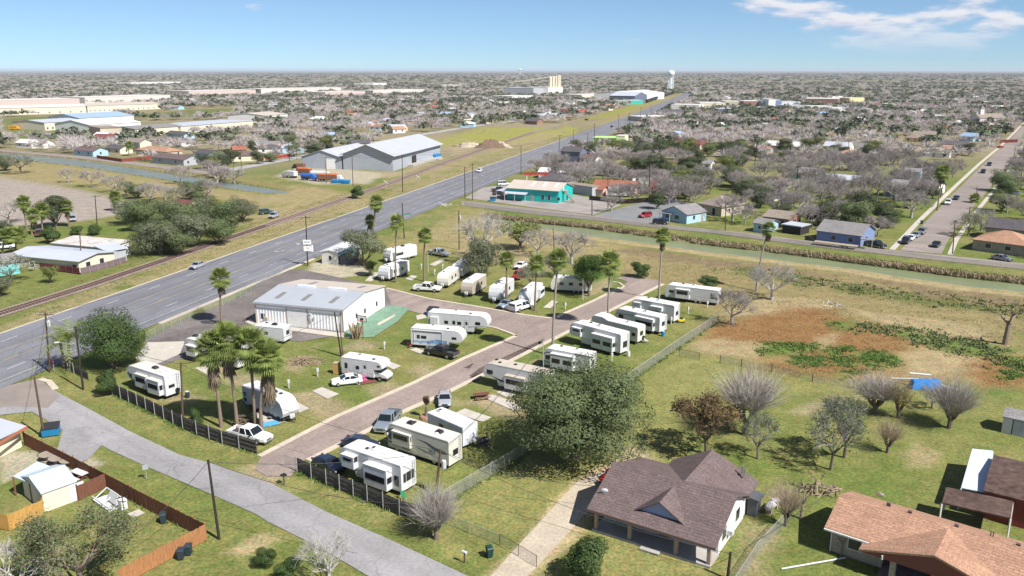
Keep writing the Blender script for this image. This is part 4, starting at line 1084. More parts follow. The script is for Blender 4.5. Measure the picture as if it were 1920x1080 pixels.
    if spare:
        mb = MB(); mb.tube((-.02, -.55 if side > 0 else .55, .95), (-.24, -.55 if side > 0 else .55, .95), .34, n=14); obj('spare_wheel', mb, TYRE, t)
    if kind in ('classA',):
        f = obj('windscreen', MB().hexa([(L+.004,-1.1,1.55),(L+.02,-1.1,1.55),(L+.02,1.1,1.55),(L+.004,1.1,1.55)], [(L-.115,-1.1,H-.6),(L-.09,-1.1,H-.6),(L-.09,1.1,H-.6),(L-.115,1.1,H-.6)]), RVGL, t)
        for s in (-1, 1): obj('mirror', MB().box(L-.1, s*1.35-.1, 1.9, L+.05, s*1.35+.1, 2.3).bar((L-.05, s*1.22, 2.1), (L-.05, s*1.35, 2.1), .05), RVW, t)
        obj('bumper', MB().box(L-.05, -1.1, .42, L+.09, 1.1, .72), RVW, t)
    if kind == 'classC':
        mb = MB(); loft(mb, [(L-2.0,1.0,.5,1.5),(L-.95,1.0,.45,1.32),(L-.35,.95,.45,1.18),(L,.9,.5,1.0),(L+.1,.8,.55,.9)]); c_ = obj('cab', mb, RVW, t)
        mb = MB(); mb.hexa([(L-2.0,-.95,1.45),(L-.85,-.95,1.32),(L-.85,.95,1.32),(L-2.0,.95,1.45)], [(L-2.0,-.86,1.86),(L-1.25,-.86,1.86),(L-1.25,.86,1.86),(L-2.0,.86,1.86)]); obj('windscreen', mb, GLASS, t)
        for s in (-1, 1): obj('headlight', MB().box(L+.0, s*.65-.16, .68, L+.115, s*.65+.16, .86), LAMPW, t)
        obj('bumper', MB().box(L+.02, -.95, .4, L+.2, .95, .56), CHROME, t)
        mb = MB(); flat_quad(mb, L-1.35, 2.25, L-.85, 2.55, side*hw_, side, .012); obj('window', mb, RVGL, t)
    return t
# ------------------------------------------------------------------ caravans of the park
SW1 = [(RVST, [(.35,1.2),(.62,1.45),(.8,1.5),(.62,1.38)]), (RVBEIGE, [(.3,1.0),(.6,1.18),(.78,1.22),(.6,1.1)])]
rv('fifth', (753,924,.5), (636,860,2.0), 1, 3.75, 'white fifth wheel with three rear windows right behind the board fence', slides=((.68,.88,1.75,3.2,.75),(.14,.50,.65,3.1,.95)), roof=RVDIRT,
   backwin=((-.35,.35,1.5,2.5),(-.85,-.5,1.5,2.5),(.5,.85,1.5,2.5)), windows=((.04,.10,1.2,2.3),), ac=(.55,), vents=((.35,.1),(.62,.2)), name='fifth_wheel_trailer', stripes=[(RVST, [(.66,1.35),(.74,1.3),(.74,1.36),(.66,1.42)])])
mh_ = rv('classA', (842,875,.45), (728,836,.5), 1, 3.65, 'large cream motorhome with black swoosh graphics', slides=((.60,.90,1.25,2.9,.35),), windows=((.70,.84,1.75,2.4),) if False else (), body=RVC, roof=RVC, ac=(.25,.72), blend=1, name='motorhome',
   stripes=[(RVST, [(.02,1.9),(.12,1.75),(.22,1.85),(.36,2.45),(.52,2.7),(.36,2.65),(.2,2.3),(.06,2.2)]), (RVG, [(.02,1.3),(.2,1.25),(.42,1.7),(.55,1.75),(.4,1.4),(.2,1.0),(.02,1.0)]), (RVST, [(.22,1.2),(.4,1.5),(.52,1.55),(.38,1.3)]), (RVG, [(.56,2.9),(.95,2.7),(.99,2.2),(.9,2.5),(.56,2.75)]), (RVST, [(.56,.9),(.75,1.2),(.99,1.35),(.99,1.1),(.8,.85)]), (RVST, [(.90,3.1),(.99,2.8),(.99,1.6),(.93,1.5),(.91,2.2)])])
letters('FR3', .62, RVST, mh_, (2.5, 1.262, 1.62), (radians(90), 0, radians(180)))
rv('box', (868,838,.45), (811,812,.45), 1, 3.0, 'white box trailer with a flat aluminium roof behind the cream motorhome', windows=((.55,.66,1.5,2.2),), body=RVCORR, roof=RVCORR, ac=(.86,), vents=(), ladder=False, backwin=None, name='cargo_trailer', L=6.6)
rv('fifth', (1163,663,.5), (1068,620,2.1), 1, 3.75, 'long white fifth wheel with two slide outs right of the tallest palm', slides=((.74,.92,1.7,3.1,.6),(.10,.50,.65,3.0,.9)), ac=(.5,), name='fifth_wheel_trailer', stripes=SW1, backwin=((-.55,.55,1.3,2.3),))
rv('oldfifth', (1195,641,.6), (1108,604,2.2), 1, 3.6, 'older cream fifth wheel whose roof steps down toward the rear', windows=((.80,.93,1.9,2.4),(.30,.46,1.5,2.1),(.05,.12,1.5,2.0)), body=RVC, ac=(.3,), name='fifth_wheel_trailer', spare=True, ladder=False, stripes=[(RVG, [(.02,1.15),(.72,1.15),(.72,1.3),(.02,1.3)])])
rv('trailer', (1236,623,.55), (1152,594,1.5), 1, 3.25, 'white trailer with a grey framed slide out, third in the right hand row', slides=((.10,.50,.65,2.75,.75),), windows=((.80,.90,1.55,2.2),), ac=(.4,), stripes=[(RVST, [(.52,2.5),(.95,2.3),(.97,2.4),(.52,2.6)])], name='travel_trailer')
rv('fifth', (1263,603,.55), (1184,573,2.1), 1, 3.6, 'white fifth wheel next to a little yellow mower at its rear', slides=((.76,.93,1.7,3.0,.5),(.25,.52,.65,2.9,.7)), ac=(.45,), name='fifth_wheel_trailer', stripes=SW1[:1])
rv('trailer', (1345,569,.55), (1246,553,.9), 1, 3.15, 'long white trailer at the far end of the right hand row', slides=((.52,.78,.8,2.6,.6),), windows=((.83,.91,1.6,2.1),(.06,.13,1.4,1.8),(.06,.13,2.0,2.4)), ac=(.5,), ladder=False, stripes=[(RVG, [(.02,1.35),(.5,1.35),(.5,1.5),(.02,1.5)]), (RVBEIGE, [(.02,.6),(.5,.6),(.5,.95),(.02,.95)])], name='travel_trailer')
rv('trailer', (1105,700,.55), (1017,672,1.5), 1, 3.35, 'white trailer with dark nose stripe just behind the huge olive tree', slides=((.30,.78,.65,2.85,.8),), windows=((.84,.93,1.6,2.2),), ac=(.35,), stripes=[(RVST, [(.80,2.75),(.93,2.5),(.99,2.0),(.96,2.5),(.9,2.8)]), (RVST, [(.80,1.0),(.98,1.1),(.98,1.2),(.8,1.12)])], name='travel_trailer')
rv('fifth', (1025,742,.55), (916,700,2.1), 1, 3.7, 'fifth wheel with tan roof half hidden by the huge olive tree', slides=((.30,.62,.65,2.6,.75),), windows=((.85,.94,2.1,2.65),), roof=RVTAN, ac=(), vents=((.55,0),(.78,.3),(.88,-.4)), blend=1, name='fifth_wheel_trailer', L=10.5, stripes=[(RVST, [(.55,1.2),(.75,1.3),(.9,2.0),(.98,2.1),(.88,1.85),(.72,1.2)])])
rv('classC', (641,699,.5), (716,711,.5), -1, 3.1, 'small white motorhome with a bed over the cab and toys beside it', windows=((.08,.14,1.4,2.2),(.34,.41,1.5,2.0)), door=.50, body=RVW, roof=RVDIRT, ac=(.35,), ladder=False, name='motorhome', L=7.6, stripes=[(RVBEIGE, [(.02,1.0),(.72,1.0),(.72,1.12),(.02,1.12)])])
rv('fifth', (771,645,.6), (862,641,2.0), -1, 3.5, 'white fifth wheel with blue sea mural beside the black pickup', windows=((.12,.17,1.7,2.3),(.20,.30,1.75,2.2),(.80,.88,2.0,2.35)), ac=(.4,), name='fifth_wheel_trailer', door=None, ladder=False, L=9.0, blockdir=radians(-14), spare=True,
   stripes=[(RVBLUE, [(.03,.75),(.70,.75),(.70,1.6),(.5,1.75),(.3,1.35),(.03,1.3)])], awning=(.05,.62))
rv('fifth', (803,615,.6), (910,616,2.0), -1, 3.6, 'longest white fifth wheel behind the one with the blue mural', windows=((.28,.34,1.7,2.2),(.42,.46,1.7,2.3),(.50,.56,1.7,2.2),(.80,.88,1.9,2.4)), ac=(.45,), name='fifth_wheel_trailer', ladder=False, L=11.0, blockdir=radians(-15), door=.62, slides=((.05,.18,.9,2.8,.4),), stripes=[(RVST, [(.55,1.1),(.95,1.75),(.97,1.85),(.55,1.25)])])
rv('cap', (456,755,.6), (530,787,.6), -1, 3.2, 'white trailer with bulging front cap behind the palm clump', windows=((.04,.10,1.0,1.5),(.04,.10,1.8,2.3),(.55,.62,1.5,2.2)), ac=(.62,), door=.66, body=RVG, roof=RVW, ladder=False, name='travel_trailer', L=9.2, vents=((.3,0),(.75,.2)), blend=1)
rv('fifth', (312,744,.5), (238,702,2.0), 1, 3.6, 'cream roofed fifth wheel with ladder nearest the street corner', slides=((.42,.72,.9,2.8,.45),(.06,.36,.7,2.8,.7)), windows=((.86,.93,1.9,2.3),), roof=RVC, ac=(.42,), vents=((.22,.2),(.15,-.3)), blend=1, name='fifth_wheel_trailer', spare=True, backwin=((-.2,.7,1.6,2.0),), stripes=[(RVST, [(.74,1.3),(.85,1.5),(.95,2.6),(.99,2.3),(.88,1.3)])])
rv('fifth', (446,690,.5), (345,649,2.0), 1, 3.5, 'white fifth wheel with open slide out mostly behind the palm clump', slides=((.72,.90,.9,2.6,.7),), windows=((.4,.5,1.6,2.2),), ac=(.88,), blend=1, name='fifth_wheel_trailer')
rv('trailer', (533,641,.5), (478,628,1.2), 1, 2.9, 'short white trailer parked before the warehouse office', windows=((.5,.62,1.5,2.0),), ac=(.4,), blend=1, name='travel_trailer', L=6.2)
rv('trailer', (768,508,.6), (728,522,.8), 1, 3.1, 'white trailer standing alone beside the small lime sapling', windows=((.3,.38,1.5,2.1),(.6,.7,1.5,2.1)), slides=((.66,.86,.9,2.6,.5),), ac=(.5,), name='travel_trailer', ladder=False, W=2.7)
rv('trailer', (862,520,.6), (840,535,.8), 1, 3.0, 'grey nosed trailer in front of the white crew cab pickup', windows=((.3,.4,1.5,2.1),(.6,.7,1.5,2.1)), ac=(.5,), name='travel_trailer', ladder=False, body=RVC, L=8)
rv('trailer', (912,535,.6), (891,547,.8), 1, 3.1, 'tan fronted trailer shaded by the grey green tree', windows=((.3,.4,1.5,2.1),), ac=(.5,), name='travel_trailer', ladder=False, body=RVBEIGE, L=8)
rv('trailer', (964,544,.6), (943,558,.8), 1, 3.2, 'plain white trailer left of the two in the row by the parked cars', windows=((.3,.4,1.5,2.1),(.7,.78,1.5,2.1)), ac=(.5,), name='travel_trailer', ladder=False, L=8.5)
rv('trailer', (1018,553,.6), (1000,567,.8), 1, 3.2, 'plain white trailer right of the two in the row, with a slide out', slides=((.1,.45,.9,2.6,.6),), windows=((.6,.7,1.5,2.1),), ac=(.5,), name='travel_trailer', ladder=False, L=8.5)
rv('trailer', (782,478,.6), (733,488,.8), 1, 3.2, 'trailer with extended grey awning near the mobile home', windows=((.5,.6,1.5,2.1),), slides=((.55,.9,.9,2.6,.6),), ac=(.4,), blend=1, name='travel_trailer', L=9)
rv('trailer', (884,505,.6), (873,512,.8), 1, 3.0, 'trailer peeking out behind the grey green tree', ac=(.5,), name='travel_trailer', ladder=False, L=7)
rv('trailer', (1110,540,.6), (1066,541,.8), -1, 3.2, 'white trailer in the shade of the bright green tree', windows=((.86,.94,1.5,2.2),(.4,.5,1.5,2.1)), ac=(.5,), name='travel_trailer', ladder=False, L=8.5, body=RVC, blockdir=radians(170))
rv('fifth', (1139,366,.6), (1175,358,1.8), -1, 3.4, 'white fifth wheel beside the pink house across the canal', windows=((.2,.3,1.6,2.2),(.5,.6,1.6,2.2)), ac=(), name='fifth_wheel_trailer', ladder=False, L=9.5, blockdir=radians(-12))
# ------------------------------------------------------------------ cars and pickups
car('pickup', 'white', (440,818), (500,831), 'white pickup parked between the board fence and the palm clump')
car('sedan', 'white', (672,717), (629,722), 'white sedan parked beside the small motorhome')
car('pickup', 'black', (852,672), (803,662), 'black pickup beside the caravan with the blue mural')
car('sedan', 'silver', (834,744), (834,767), 'silver car parked nose forward on the grass across the lane')
car('pickup', 'steel', (741,781), (713,814), 'silver grey pickup standing on the kerb beside the cream motorhome')
car('sedan', 'navy', (596,868), (640,889), 'dark blue car parked against the board fence')
car('sedan', 'navy', (656,835), (697,842), 'dark car hidden between the motorhome and the white fifth wheel')
car('pickup', 'white', (778,544), (826,547), 'white crew cab pickup on the grass beside the cross lane')
car('pickup', 'white', (961,586), (996,575), 'white pickup with camper shell in front of the white trailers', cap=True)
car('sedan', 'bluegrey', (960,571), (938,580), 'blue grey sedan next to the pickup with camper shell')
car('pickup', 'silver', (805,476), (842,482), 'silver pickup at the top of the park before the pale bare tree')
car('suv', 'red', (982,516), (963,527), 'red car behind the white trailers')
car('sedan', 'white', (984,498), (968,507), 'white car behind the red car')
car('sedan', 'silver', (383,497), (356,508), 'silver car driving along the highway')
car('suv', 'white', (905,319), (892,326), 'white car farther up the highway')
car('sedan', 'black', (1144,240), (1150,237), 'dark car far up the highway')
car('sedan', 'red', (1165,893), (1142,908), 'red car with blue tarpaulin tucked beside the brown roofed house')
car('suv', 'silver', (137,410), (137,418), 'silver car parked among the palms behind the mobile homes')
car('suv', 'maroon', (74,438), (74,446), 'dark red car behind the clipped bushes')
car('pickup', 'white', (-6,468), (16,466), 'white pickup at the left edge behind the mobile homes')
car('suv', 'green', (488,402), (512,400), 'dark green car parked beside the railway grove')
car('suv', 'silver', (523,404), (504,412), 'silver car parked beside the railway')
car('suv', 'black', (1226,420), (1250,421), 'black car on the canal road before the blue gabled house')
car('suv', 'red', (1219,406), (1200,409), 'red car under the pale tree by the cul de sac')
car('sedan', 'grey', (1861,485), (1896,491), 'dark grey sedan on the canal road at the right')
car('pickup', 'black', (1628,460), (1656,466), 'black pickup in front of the blue house')
car('sedan', 'black', (1762,456), (1747,469), 'black car leaving the side street')
car('suv', 'black', (1703,450), (1692,462), 'dark car at the foot of the side street')
car('sedan', 'white', (1712,446), (1702,454), 'white car second in the side street')
car('sedan', 'bluegrey', (1722,440), (1711,449), 'blue grey car third in the side street')
car('suv', 'grey', (1733,434), (1722,443), 'grey car fourth in the side street')
car('pickup', 'white', (1780,378), (1774,388), 'white pickup halfway up the side street')
car('sedan', 'navy', (1796,371), (1789,377), 'dark car beside the white pickup halfway up the side street')
car('suv', 'black', (1846,321), (1840,328), 'dark car farther up the side street')
car('suv', 'navy', (1857,308), (1852,313), 'dark car second farther up the side street')
car('sedan', 'silver', (1888,333), (1912,334), 'silver car in a drive right of the side street')
car('sedan', 'blue', (1892,365), (1912,364), 'blue car on the lawn right of the side street')
car('sedan', 'red', (1866,278), (1885,277), 'red car at the top of the side street')
car('pickup', 'red', (1160,364), (1184,366), 'red pickup beside the caravan across the canal')
car('van', 'white', (930,348), (958,347), 'white van parked behind the teal shop')
car('pickup', 'black', (922,360), (950,358), 'black pickup beside the teal shop')
car('sedan', 'black', (922,366), (948,364), 'black car nearest the porch of the teal shop')
car('suv', 'white', (755,313), (738,318), 'white car before the large grey warehouse')
car('sedan', 'white', (1300,344), (1314,340), 'white car on the grass behind the sprawling green tree')
car('sedan', 'red', (1062,226), (1074,226), 'red car outside the low long building by the field')
car('sedan', 'black', (1094,225), (1106,226), 'dark car beside the red car by the field')
# ------------------------------------------------------------------ buildings
def ribmat(name, col, period=.3, axis=0, depth=.25, rough=.5, metal=0.0, var=.06):
    """pressed sheet: fine ribs along one axis"""
    m = mat(name, col, rough, var, .25, .35, metal=metal)
    nt = m.node_tree; N, L = nt.nodes, nt.links; b = N['Principled BSDF']
    tc = [n for n in N if n.type == 'TEX_COORD'][0]
    w = N.new('ShaderNodeTexWave'); w.wave_type = 'BANDS'; w.bands_direction = 'XYZ'[axis]; w.inputs['Scale'].default_value = 1/(period*3.18)*1.0
    L.new(tc.outputs['Object'], w.inputs['Vector'])
    bp = N.new('ShaderNodeBump'); bp.inputs['Strength'].default_value = depth; bp.inputs['Distance'].default_value = .06
    L.new(w.outputs['Fac'], bp.inputs['Height']); L.new(bp.outputs[0], b.inputs['Normal'])
    return m
def shingle(name, col, var=.16):
    """asphalt shingles: speckle plus courses running along the slope"""
    m = mat(name, col, .95, var, .5, .1, fine=.22, fscale=5, bump=.4, bscale=6, stretch=(1,1,2.2)); nt = m.node_tree; N, L = nt.nodes, nt.links
    vm = [n for n in N if n.type == 'VECT_MATH'][0]; old = vm.inputs['Scale'].links[0].from_socket; tc = [n for n in N if n.type == 'TEX_COORD'][0]
    b = N.new('ShaderNodeTexBrick'); b.inputs['Scale'].default_value = 1.0; b.inputs['Brick Width'].default_value = .9; b.inputs['Row Height'].default_value = .3; b.inputs['Mortar Size'].default_value = .03
    b.inputs['Color1'].default_value = (1.1,1.1,1.1,1); b.inputs['Color2'].default_value = (.9,.9,.9,1); b.inputs['Mortar'].default_value = (.72,.72,.72,1); L.new(tc.outputs['Object'], b.inputs['Vector'])
    k = N.new('ShaderNodeMath'); k.operation = 'MULTIPLY'; L.new(old, k.inputs[0]); L.new(b.outputs['Color'], k.inputs[1]); L.new(k.outputs[0], vm.inputs['Scale'])
    return m
def wallm(name, col, var=.06): return mat(name, col, .85, var, .7, .2, fine=.05, fscale=6)
def brickmat(name, col):
    m = mat(name, col, .9, .15, 1.0, .15)
    nt = m.node_tree; N, L = nt.nodes, nt.links
    br = N.new('ShaderNodeTexBrick'); br.inputs['Scale'].default_value = 1.6
    br.inputs['Color1'].default_value = (*[c*1.1 for c in col], 1); br.inputs['Color2'].default_value = (*[c*.75 for c in col], 1); br.inputs['Mortar'].default_value = (.42,.39,.34,1)
    tc = [n for n in N if n.type == 'TEX_COORD'][0]; mp = N.new('ShaderNodeMapping'); mp.inputs['Rotation'].default_value = (radians(90), 0, 0)
    L.new(tc.outputs['Object'], mp.inputs[0]); L.new(mp.outputs[0], br.inputs['Vector'])
    vm = [n for n in N if n.type == 'VECT_MATH'][0]; L.new(br.outputs['Color'], vm.inputs[0])
    return m
FRAME = mat('window_frame', (.62,.61,.58), .6, .05, 2); HGLASS = glassmat('house_glass', (.03,.035,.045), .08); DOORM = mat('door_paint', (.32,.27,.22), .6, .1, 2); DARK = mat('shade_and_dark_paint', (.035,.03,.028), .9, .2, 2)  # near-black: shade painted into arches and open carport; plain dark doors, trim
CONC2 = mat('slab', (.38,.36,.33), .9, .12, .8, fine=.1)
def add_window(parent, face, w, d, t, ww, z0, z1, name='window', pane=HGLASS, frame=FRAME):
    def bx(o0, o1, p):
        mb = MB()
        if face == 'f': mb.box(t-p, -o1, z0-p, t+ww+p, -o0, z1+p)
        elif face == 'b': mb.box(t-p, d+o0, z0-p, t+ww+p, d+o1, z1+p)
        elif face == 'r': mb.box(w+o0, t-p, z0-p, w+o1, t+ww+p, z1+p)
        else: mb.box(-o1, t-p, z0-p, -o0, t+ww+p, z1+p)
        return mb
    f = obj(name, bx(0, .03, .07), frame, parent); obj('pane', bx(.03, .045, 0), pane, f)
    return f
def roof_mesh(mb, x0, x1, y0, y1, ze, zr, kind, oh=.4, th=.14, hipin=None):
    if kind == 'flat':
        mb.box(x0-oh, y0-oh, ze, x1+oh, y1+oh, ze+.25); return mb
    if kind == 'shed':
        s = (zr-ze)/(y1-y0)
        a = [(x0-oh, y0-oh, ze-s*oh), (x1+oh, y0-oh, ze-s*oh), (x1+oh, y1+oh, zr+s*oh), (x0-oh, y1+oh, zr+s*oh)]
        mb.hexa(a, [(p[0], p[1], p[2]+th) for p in a]); return mb
    if kind == 'gx':
        ym = (y0+y1)/2; s = (zr-ze)/(ym-y0)
        for ya, yb in ((y0-oh, ym), (y1+oh, ym)):
            a = [(x0-oh, ya, ze-s*oh), (x1+oh, ya, ze-s*oh), (x1+oh, yb, zr), (x0-oh, yb, zr)]
            if ya > yb: a = [a[3], a[2], a[1], a[0]]
            mb.hexa(a, [(p[0], p[1], p[2]+th) for p in a])
    elif kind == 'gy':
        xm = (x0+x1)/2; s = (zr-ze)/(xm-x0)
        for xa, xb in ((x0-oh, xm), (x1+oh, xm)):
            a = [(xa, y0-oh, ze-s*oh), (xb, y0-oh, zr), (xb, y1+oh, zr), (xa, y1+oh, ze-s*oh)]
            if xa > xb: a = a[::-1]
            mb.hexa(a, [(p[0], p[1], p[2]+th) for p in a])
    elif kind == 'hip':
        w, d = x1-x0, y1-y0; i = min(w, d)/2 if hipin is None else hipin
        s = (zr-ze)/(min(w, d)/2); e = ze-s*oh
        X0, X1, Y0, Y1 = x0-oh, x1+oh, y0-oh, y1+oh
        if w >= d: r0, r1 = (x0+i, (y0+y1)/2, zr), (x1-i, (y0+y1)/2, zr)
        else: r0, r1 = ((x0+x1)/2, y0+i, zr), ((x0+x1)/2, y1-i, zr)
        V = [(X0,Y0,e),(X1,Y0,e),(X1,Y1,e),(X0,Y1,e), r0, r1]
        V2 = [(p[0], p[1], p[2]+th) for p in V]
        Fc = [(0,1,5,4),(1,2,5),(2,3,4,5),(3,0,4)] if w >= d else [(0,1,4),(1,2,5,4),(2,3,5),(3,0,4,5)]
        mb.add(V2, Fc); mb.add([V[0],V[1],V[2],V[3]], [(3,2,1,0)])
        mb.add(V[:4]+V2[:4], [(0,1,5,4),(1,2,6,5),(2,3,7,6),(3,0,4,7)])
    return mb
def bld(name, label, A, B, depth, hw_, roof, rh, wm, rm, oh=.4, wins=(), doors=(), cat='house', group=None, chimney=None, L=None, parts=True, rot=None, porch=None, trim=None, zpx=0.0):
    a, b = G(*A, zpx), G(*B, zpx); w = L or hypot(b[0]-a[0], b[1]-a[1]); rz = atan2(b[1]-a[1], b[0]-a[0]) if rot is None else rot
    t = thing(name, label, cat, (a[0], a[1], 0), rz, group); BLD_AT.append((a[0]+cos(rz)*w/2, a[1]+sin(rz)*w/2, label))
    HOUSE_SPOTS.append((a[0]+cos(rz)*w/2-sin(rz)*depth/2, a[1]+sin(rz)*w/2+cos(rz)*depth/2, max(w, depth)*.62+1.0))
    mb = MB(); mb.box(0, 0, -.1, w, depth, hw_)
    if roof == 'gx':
        for x in (0.0, w-.12): mb.add([(x,0,hw_),(x+.12,0,hw_),(x+.12,depth,hw_),(x,depth,hw_),(x,depth/2,hw_+rh-.02),(x+.12,depth/2,hw_+rh-.02)], [(0,4,3),(1,2,5),(0,1,5,4),(3,4,5,2)])
    elif roof == 'gy':
        for y in (0.0, depth-.12): mb.add([(0,y,hw_),(0,y+.12,hw_),(w,y+.12,hw_),(w,y,hw_),(w/2,y,hw_+rh-.02),(w/2,y+.12,hw_+rh-.02)], [(0,3,4),(1,5,2),(0,4,5,1),(3,2,5,4)])
    elif roof == 'shed':
        mb.hexa([(0,0,hw_),(w,0,hw_),(w,depth,hw_),(0,depth,hw_)], [(0,0,hw_+.01),(w,0,hw_+.01),(w,depth,hw_+rh),(0,depth,hw_+rh)])
    obj('wall', mb, wm, t)
    r = obj('roof', roof_mesh(MB(), 0, w, 0, depth, hw_, hw_+rh, roof, oh), rm, t)
    if trim:
        mb = MB(); e = hw_-.12
        mb.box(-oh-.03, -oh-.06, e-.1, w+oh+.03, -oh-.02, e+.14); obj('fascia', mb, trim, t)
    if chimney: obj('chimney', MB().box(w*chimney-.35, depth*.5-.3, hw_+rh*.5, w*chimney+.35, depth*.5+.3, hw_+rh+.6), wm, r)
    if parts:
        for q in wins:
            if isinstance(q, int):
                for k in range(q): add_window(t, 'f', w, depth, w*(k+.5)/q-.6, 1.2, 1.0, 2.2 if hw_ < 4 else 2.4)
                for k in range(max(1, int(depth/5))): add_window(t, 'r', w, depth, depth*(k+.5)/max(1, int(depth/5))-.5, 1.0, 1.0, 2.2)
            else: add_window(t, q[0], w, depth, *q[1:])
        for q in doors: add_window(t, q[0], w, depth, q[1], q[2], .05, q[3], 'door', DOORM if len(q) < 5 else q[4])
    if porch:
        x0, x1, pd, ph = porch; mb = MB(); mb.box(x0, -pd, ph, x1, -.02, ph+.12); p = obj('porch', mb, rm, t)
        for x in (x0+.1, x1-.2): obj('post', MB().box(x, -pd+.05, 0, x+.12, -pd+.17, ph), FRAME, p)
    t['w'] = w
    return t
W_WHITE = wallm('white_wall', (.74,.73,.70)); W_CREAM = wallm('cream_wall', (.66,.60,.46)); W_TAN = wallm('tan_wall', (.48,.41,.31)); W_GREY = wallm('grey_wall', (.40,.41,.43)); W_BLUE = wallm('blue_wall', (.18,.24,.40))
W_LBLUE = wallm('light_blue_wall', (.36,.52,.62)); W_TURQ = wallm('turquoise_wall', (.16,.55,.56)); W_TEAL = ribmat('teal_sheet', (.02,.44,.40), .3, 0, .3); W_PINK = wallm('pink_wall', (.62,.42,.38)); W_SLATE = wallm('slate_wall', (.14,.16,.22))
W_LIME = wallm('lime_wall', (.42,.66,.22)); W_BRICK = brickmat('buff_brick', (.36,.29,.22)); W_RBRICK = brickmat('red_brick', (.28,.14,.10)); W_DKGREY = wallm('dark_wall', (.10,.105,.115)); W_YELL = wallm('yellow_wall', (.68,.55,.28)); W_GREEN = wallm('green_wall', (.10,.28,.22))
R_BROWN = shingle('brown_shingle', (.150,.112,.106)); R_ORANGE = shingle('orange_shingle', (.385,.225,.150)); R_GREY = shingle('grey_shingle', (.24,.225,.22)); R_DARK = shingle('dark_shingle', (.11,.10,.105)); R_TAN = shingle('tan_shingle', (.28,.23,.19)); R_RUST = shingle('rust_roof', (.30,.12,.08)); R_RED = wallm('red_roof', (.45,.07,.05))
R_METAL = ribmat('pale_metal_roof', (.46,.48,.52), .35, 0, .2, .45); R_WHITE = ribmat('white_metal_roof', (.66,.65,.63), .4, 0, .15, .5); R_BLUE = ribmat('blue_metal_roof', (.30,.40,.55), .35, 0, .2); R_TANM = ribmat('tan_metal_roof', (.50,.43,.36), .4, 0, .15, .5); R_MAROON = shingle('maroon_roof', (.20,.07,.07)); R_FLATW = wallm('white_membrane', (.56,.53,.49))

# --- the metal office building of the park
W_RIBW = ribmat('white_ribbed_sheet', (.80,.80,.79), .62, 0, .5, .5)
o = bld('warehouse_office', 'white ribbed metal hall with blue grey and tan roof slopes in the park', (481,606), (645,622), 17.0, 4.05, 'gx', 1.05, W_RIBW, ribmat('blue_grey_roof', (.36,.38,.41), .45, 0, .15, .5), oh=.25, cat='hall',
        wins=(('f',1.0,.9,1.0,2.0),('r',4.6,.7,1.1,2.0),('r',8.0,.7,1.1,2.0),('r',13.0,.7,1.1,2.0)))
ow = o['w']
mb2 = MB(); s = 1.05/8.5
a = [(-.28,8.5,5.12),(ow+.28,8.5,5.12),(ow+.28,17.3,4.04),(-.28,17.3,4.04)]
mb2.hexa(a, [(p[0],p[1],p[2]+.16) for p in a]); obj('rear_roof_slope', mb2, R_TANM, o)['label'] = 'tan rear slope of the metal roof'
skl = mat('fibreglass_skylight', (.20,.19,.18), .5, .2, 3)
for x, y in ((3.2,3.6),(8.6,3.6),(14.3,3.6),(4.5,13.2),(15.0,13.2)):
    z = 4.05+(min(y, 17-y))*s; dz = 1.5*s*(1 if y < 8.5 else -1)
    mb = MB(); a = [(x-.45,y-1.5,z-dz),(x+.45,y-1.5,z-dz),(x+.45,y+1.5,z+dz),(x-.45,y+1.5,z+dz)]; mb.hexa([(p[0],p[1],p[2]+.1) for p in a], [(p[0],p[1],p[2]+.19+(0 if y < 8.5 else .02)) for p in a]); obj('skylight', mb, skl, o)
for x in (4.0, 10.5): obj('ridge_vent', MB().box(x, 8.15, 5.1, x+3.6, 8.85, 5.5), mat('vent_sheet', (.66,.72,.76), .5, .1, 1), o)
dr = obj('roller_door', MB().box(6.6,-.06,0,10.6,-.005,3.3), W_WHITE, o)
for k in range(11): obj('door_slat', MB().box(6.62,-.085,.05+k*.295,10.58,-.06,.315+k*.295), W_WHITE, dr)
for x in (-.02, 6.45, 10.6, ow-.55, ow-.1): obj('pilaster', MB().box(x,-.10,0,x+.14,0.0,3.85), mat('tan_trim', (.42,.33,.26), .7, .1, 2), o)
mb = MB()
for k in range(30):
    x = .35+k*.62
    if x < 6.4 or 10.85 < x < ow-.2: mb.box(x,-.05,.1,x+.10,-.003,3.82)
obj('wall_ribs', mb, W_RIBW, o)
obj('gutter', MB().box(-.3,-.42,3.84,ow+.3,-.27,4.0), mat('gutter_grey', (.35,.34,.34), .6, .1, 2), o)
obj('window_cooler', MB().box(1.9,-.5,1.0,2.6,0,1.5), RVBEIGE, o)
for x, z in ((11.2,2.6),(11.1,1.9),(12.0,2.0),(11.3,1.4)): obj('meter_box', MB().box(x,-.3,z,x+.3,-.05,z+.4), RVG, o)
obj('downpipe', MB().box(ow+.01,2.0,0,ow+.09,2.08,3.8), FRAME, o)
# green ball court beside it
sheet('ball_court', [(647,622),(652,634),(700,632),(745,603),(768,578),(735,572),(722,576)], mat('court_green', (.16,.26,.18), .85, .18, .5, fine=.15, fscale=2), .045)
sheet('worn_patch', [(707,608),(712,604),(740,590),(742,592),(726,602),(711,610)], mat('court_worn', (.50,.44,.34), .9, .2, 1), .05)
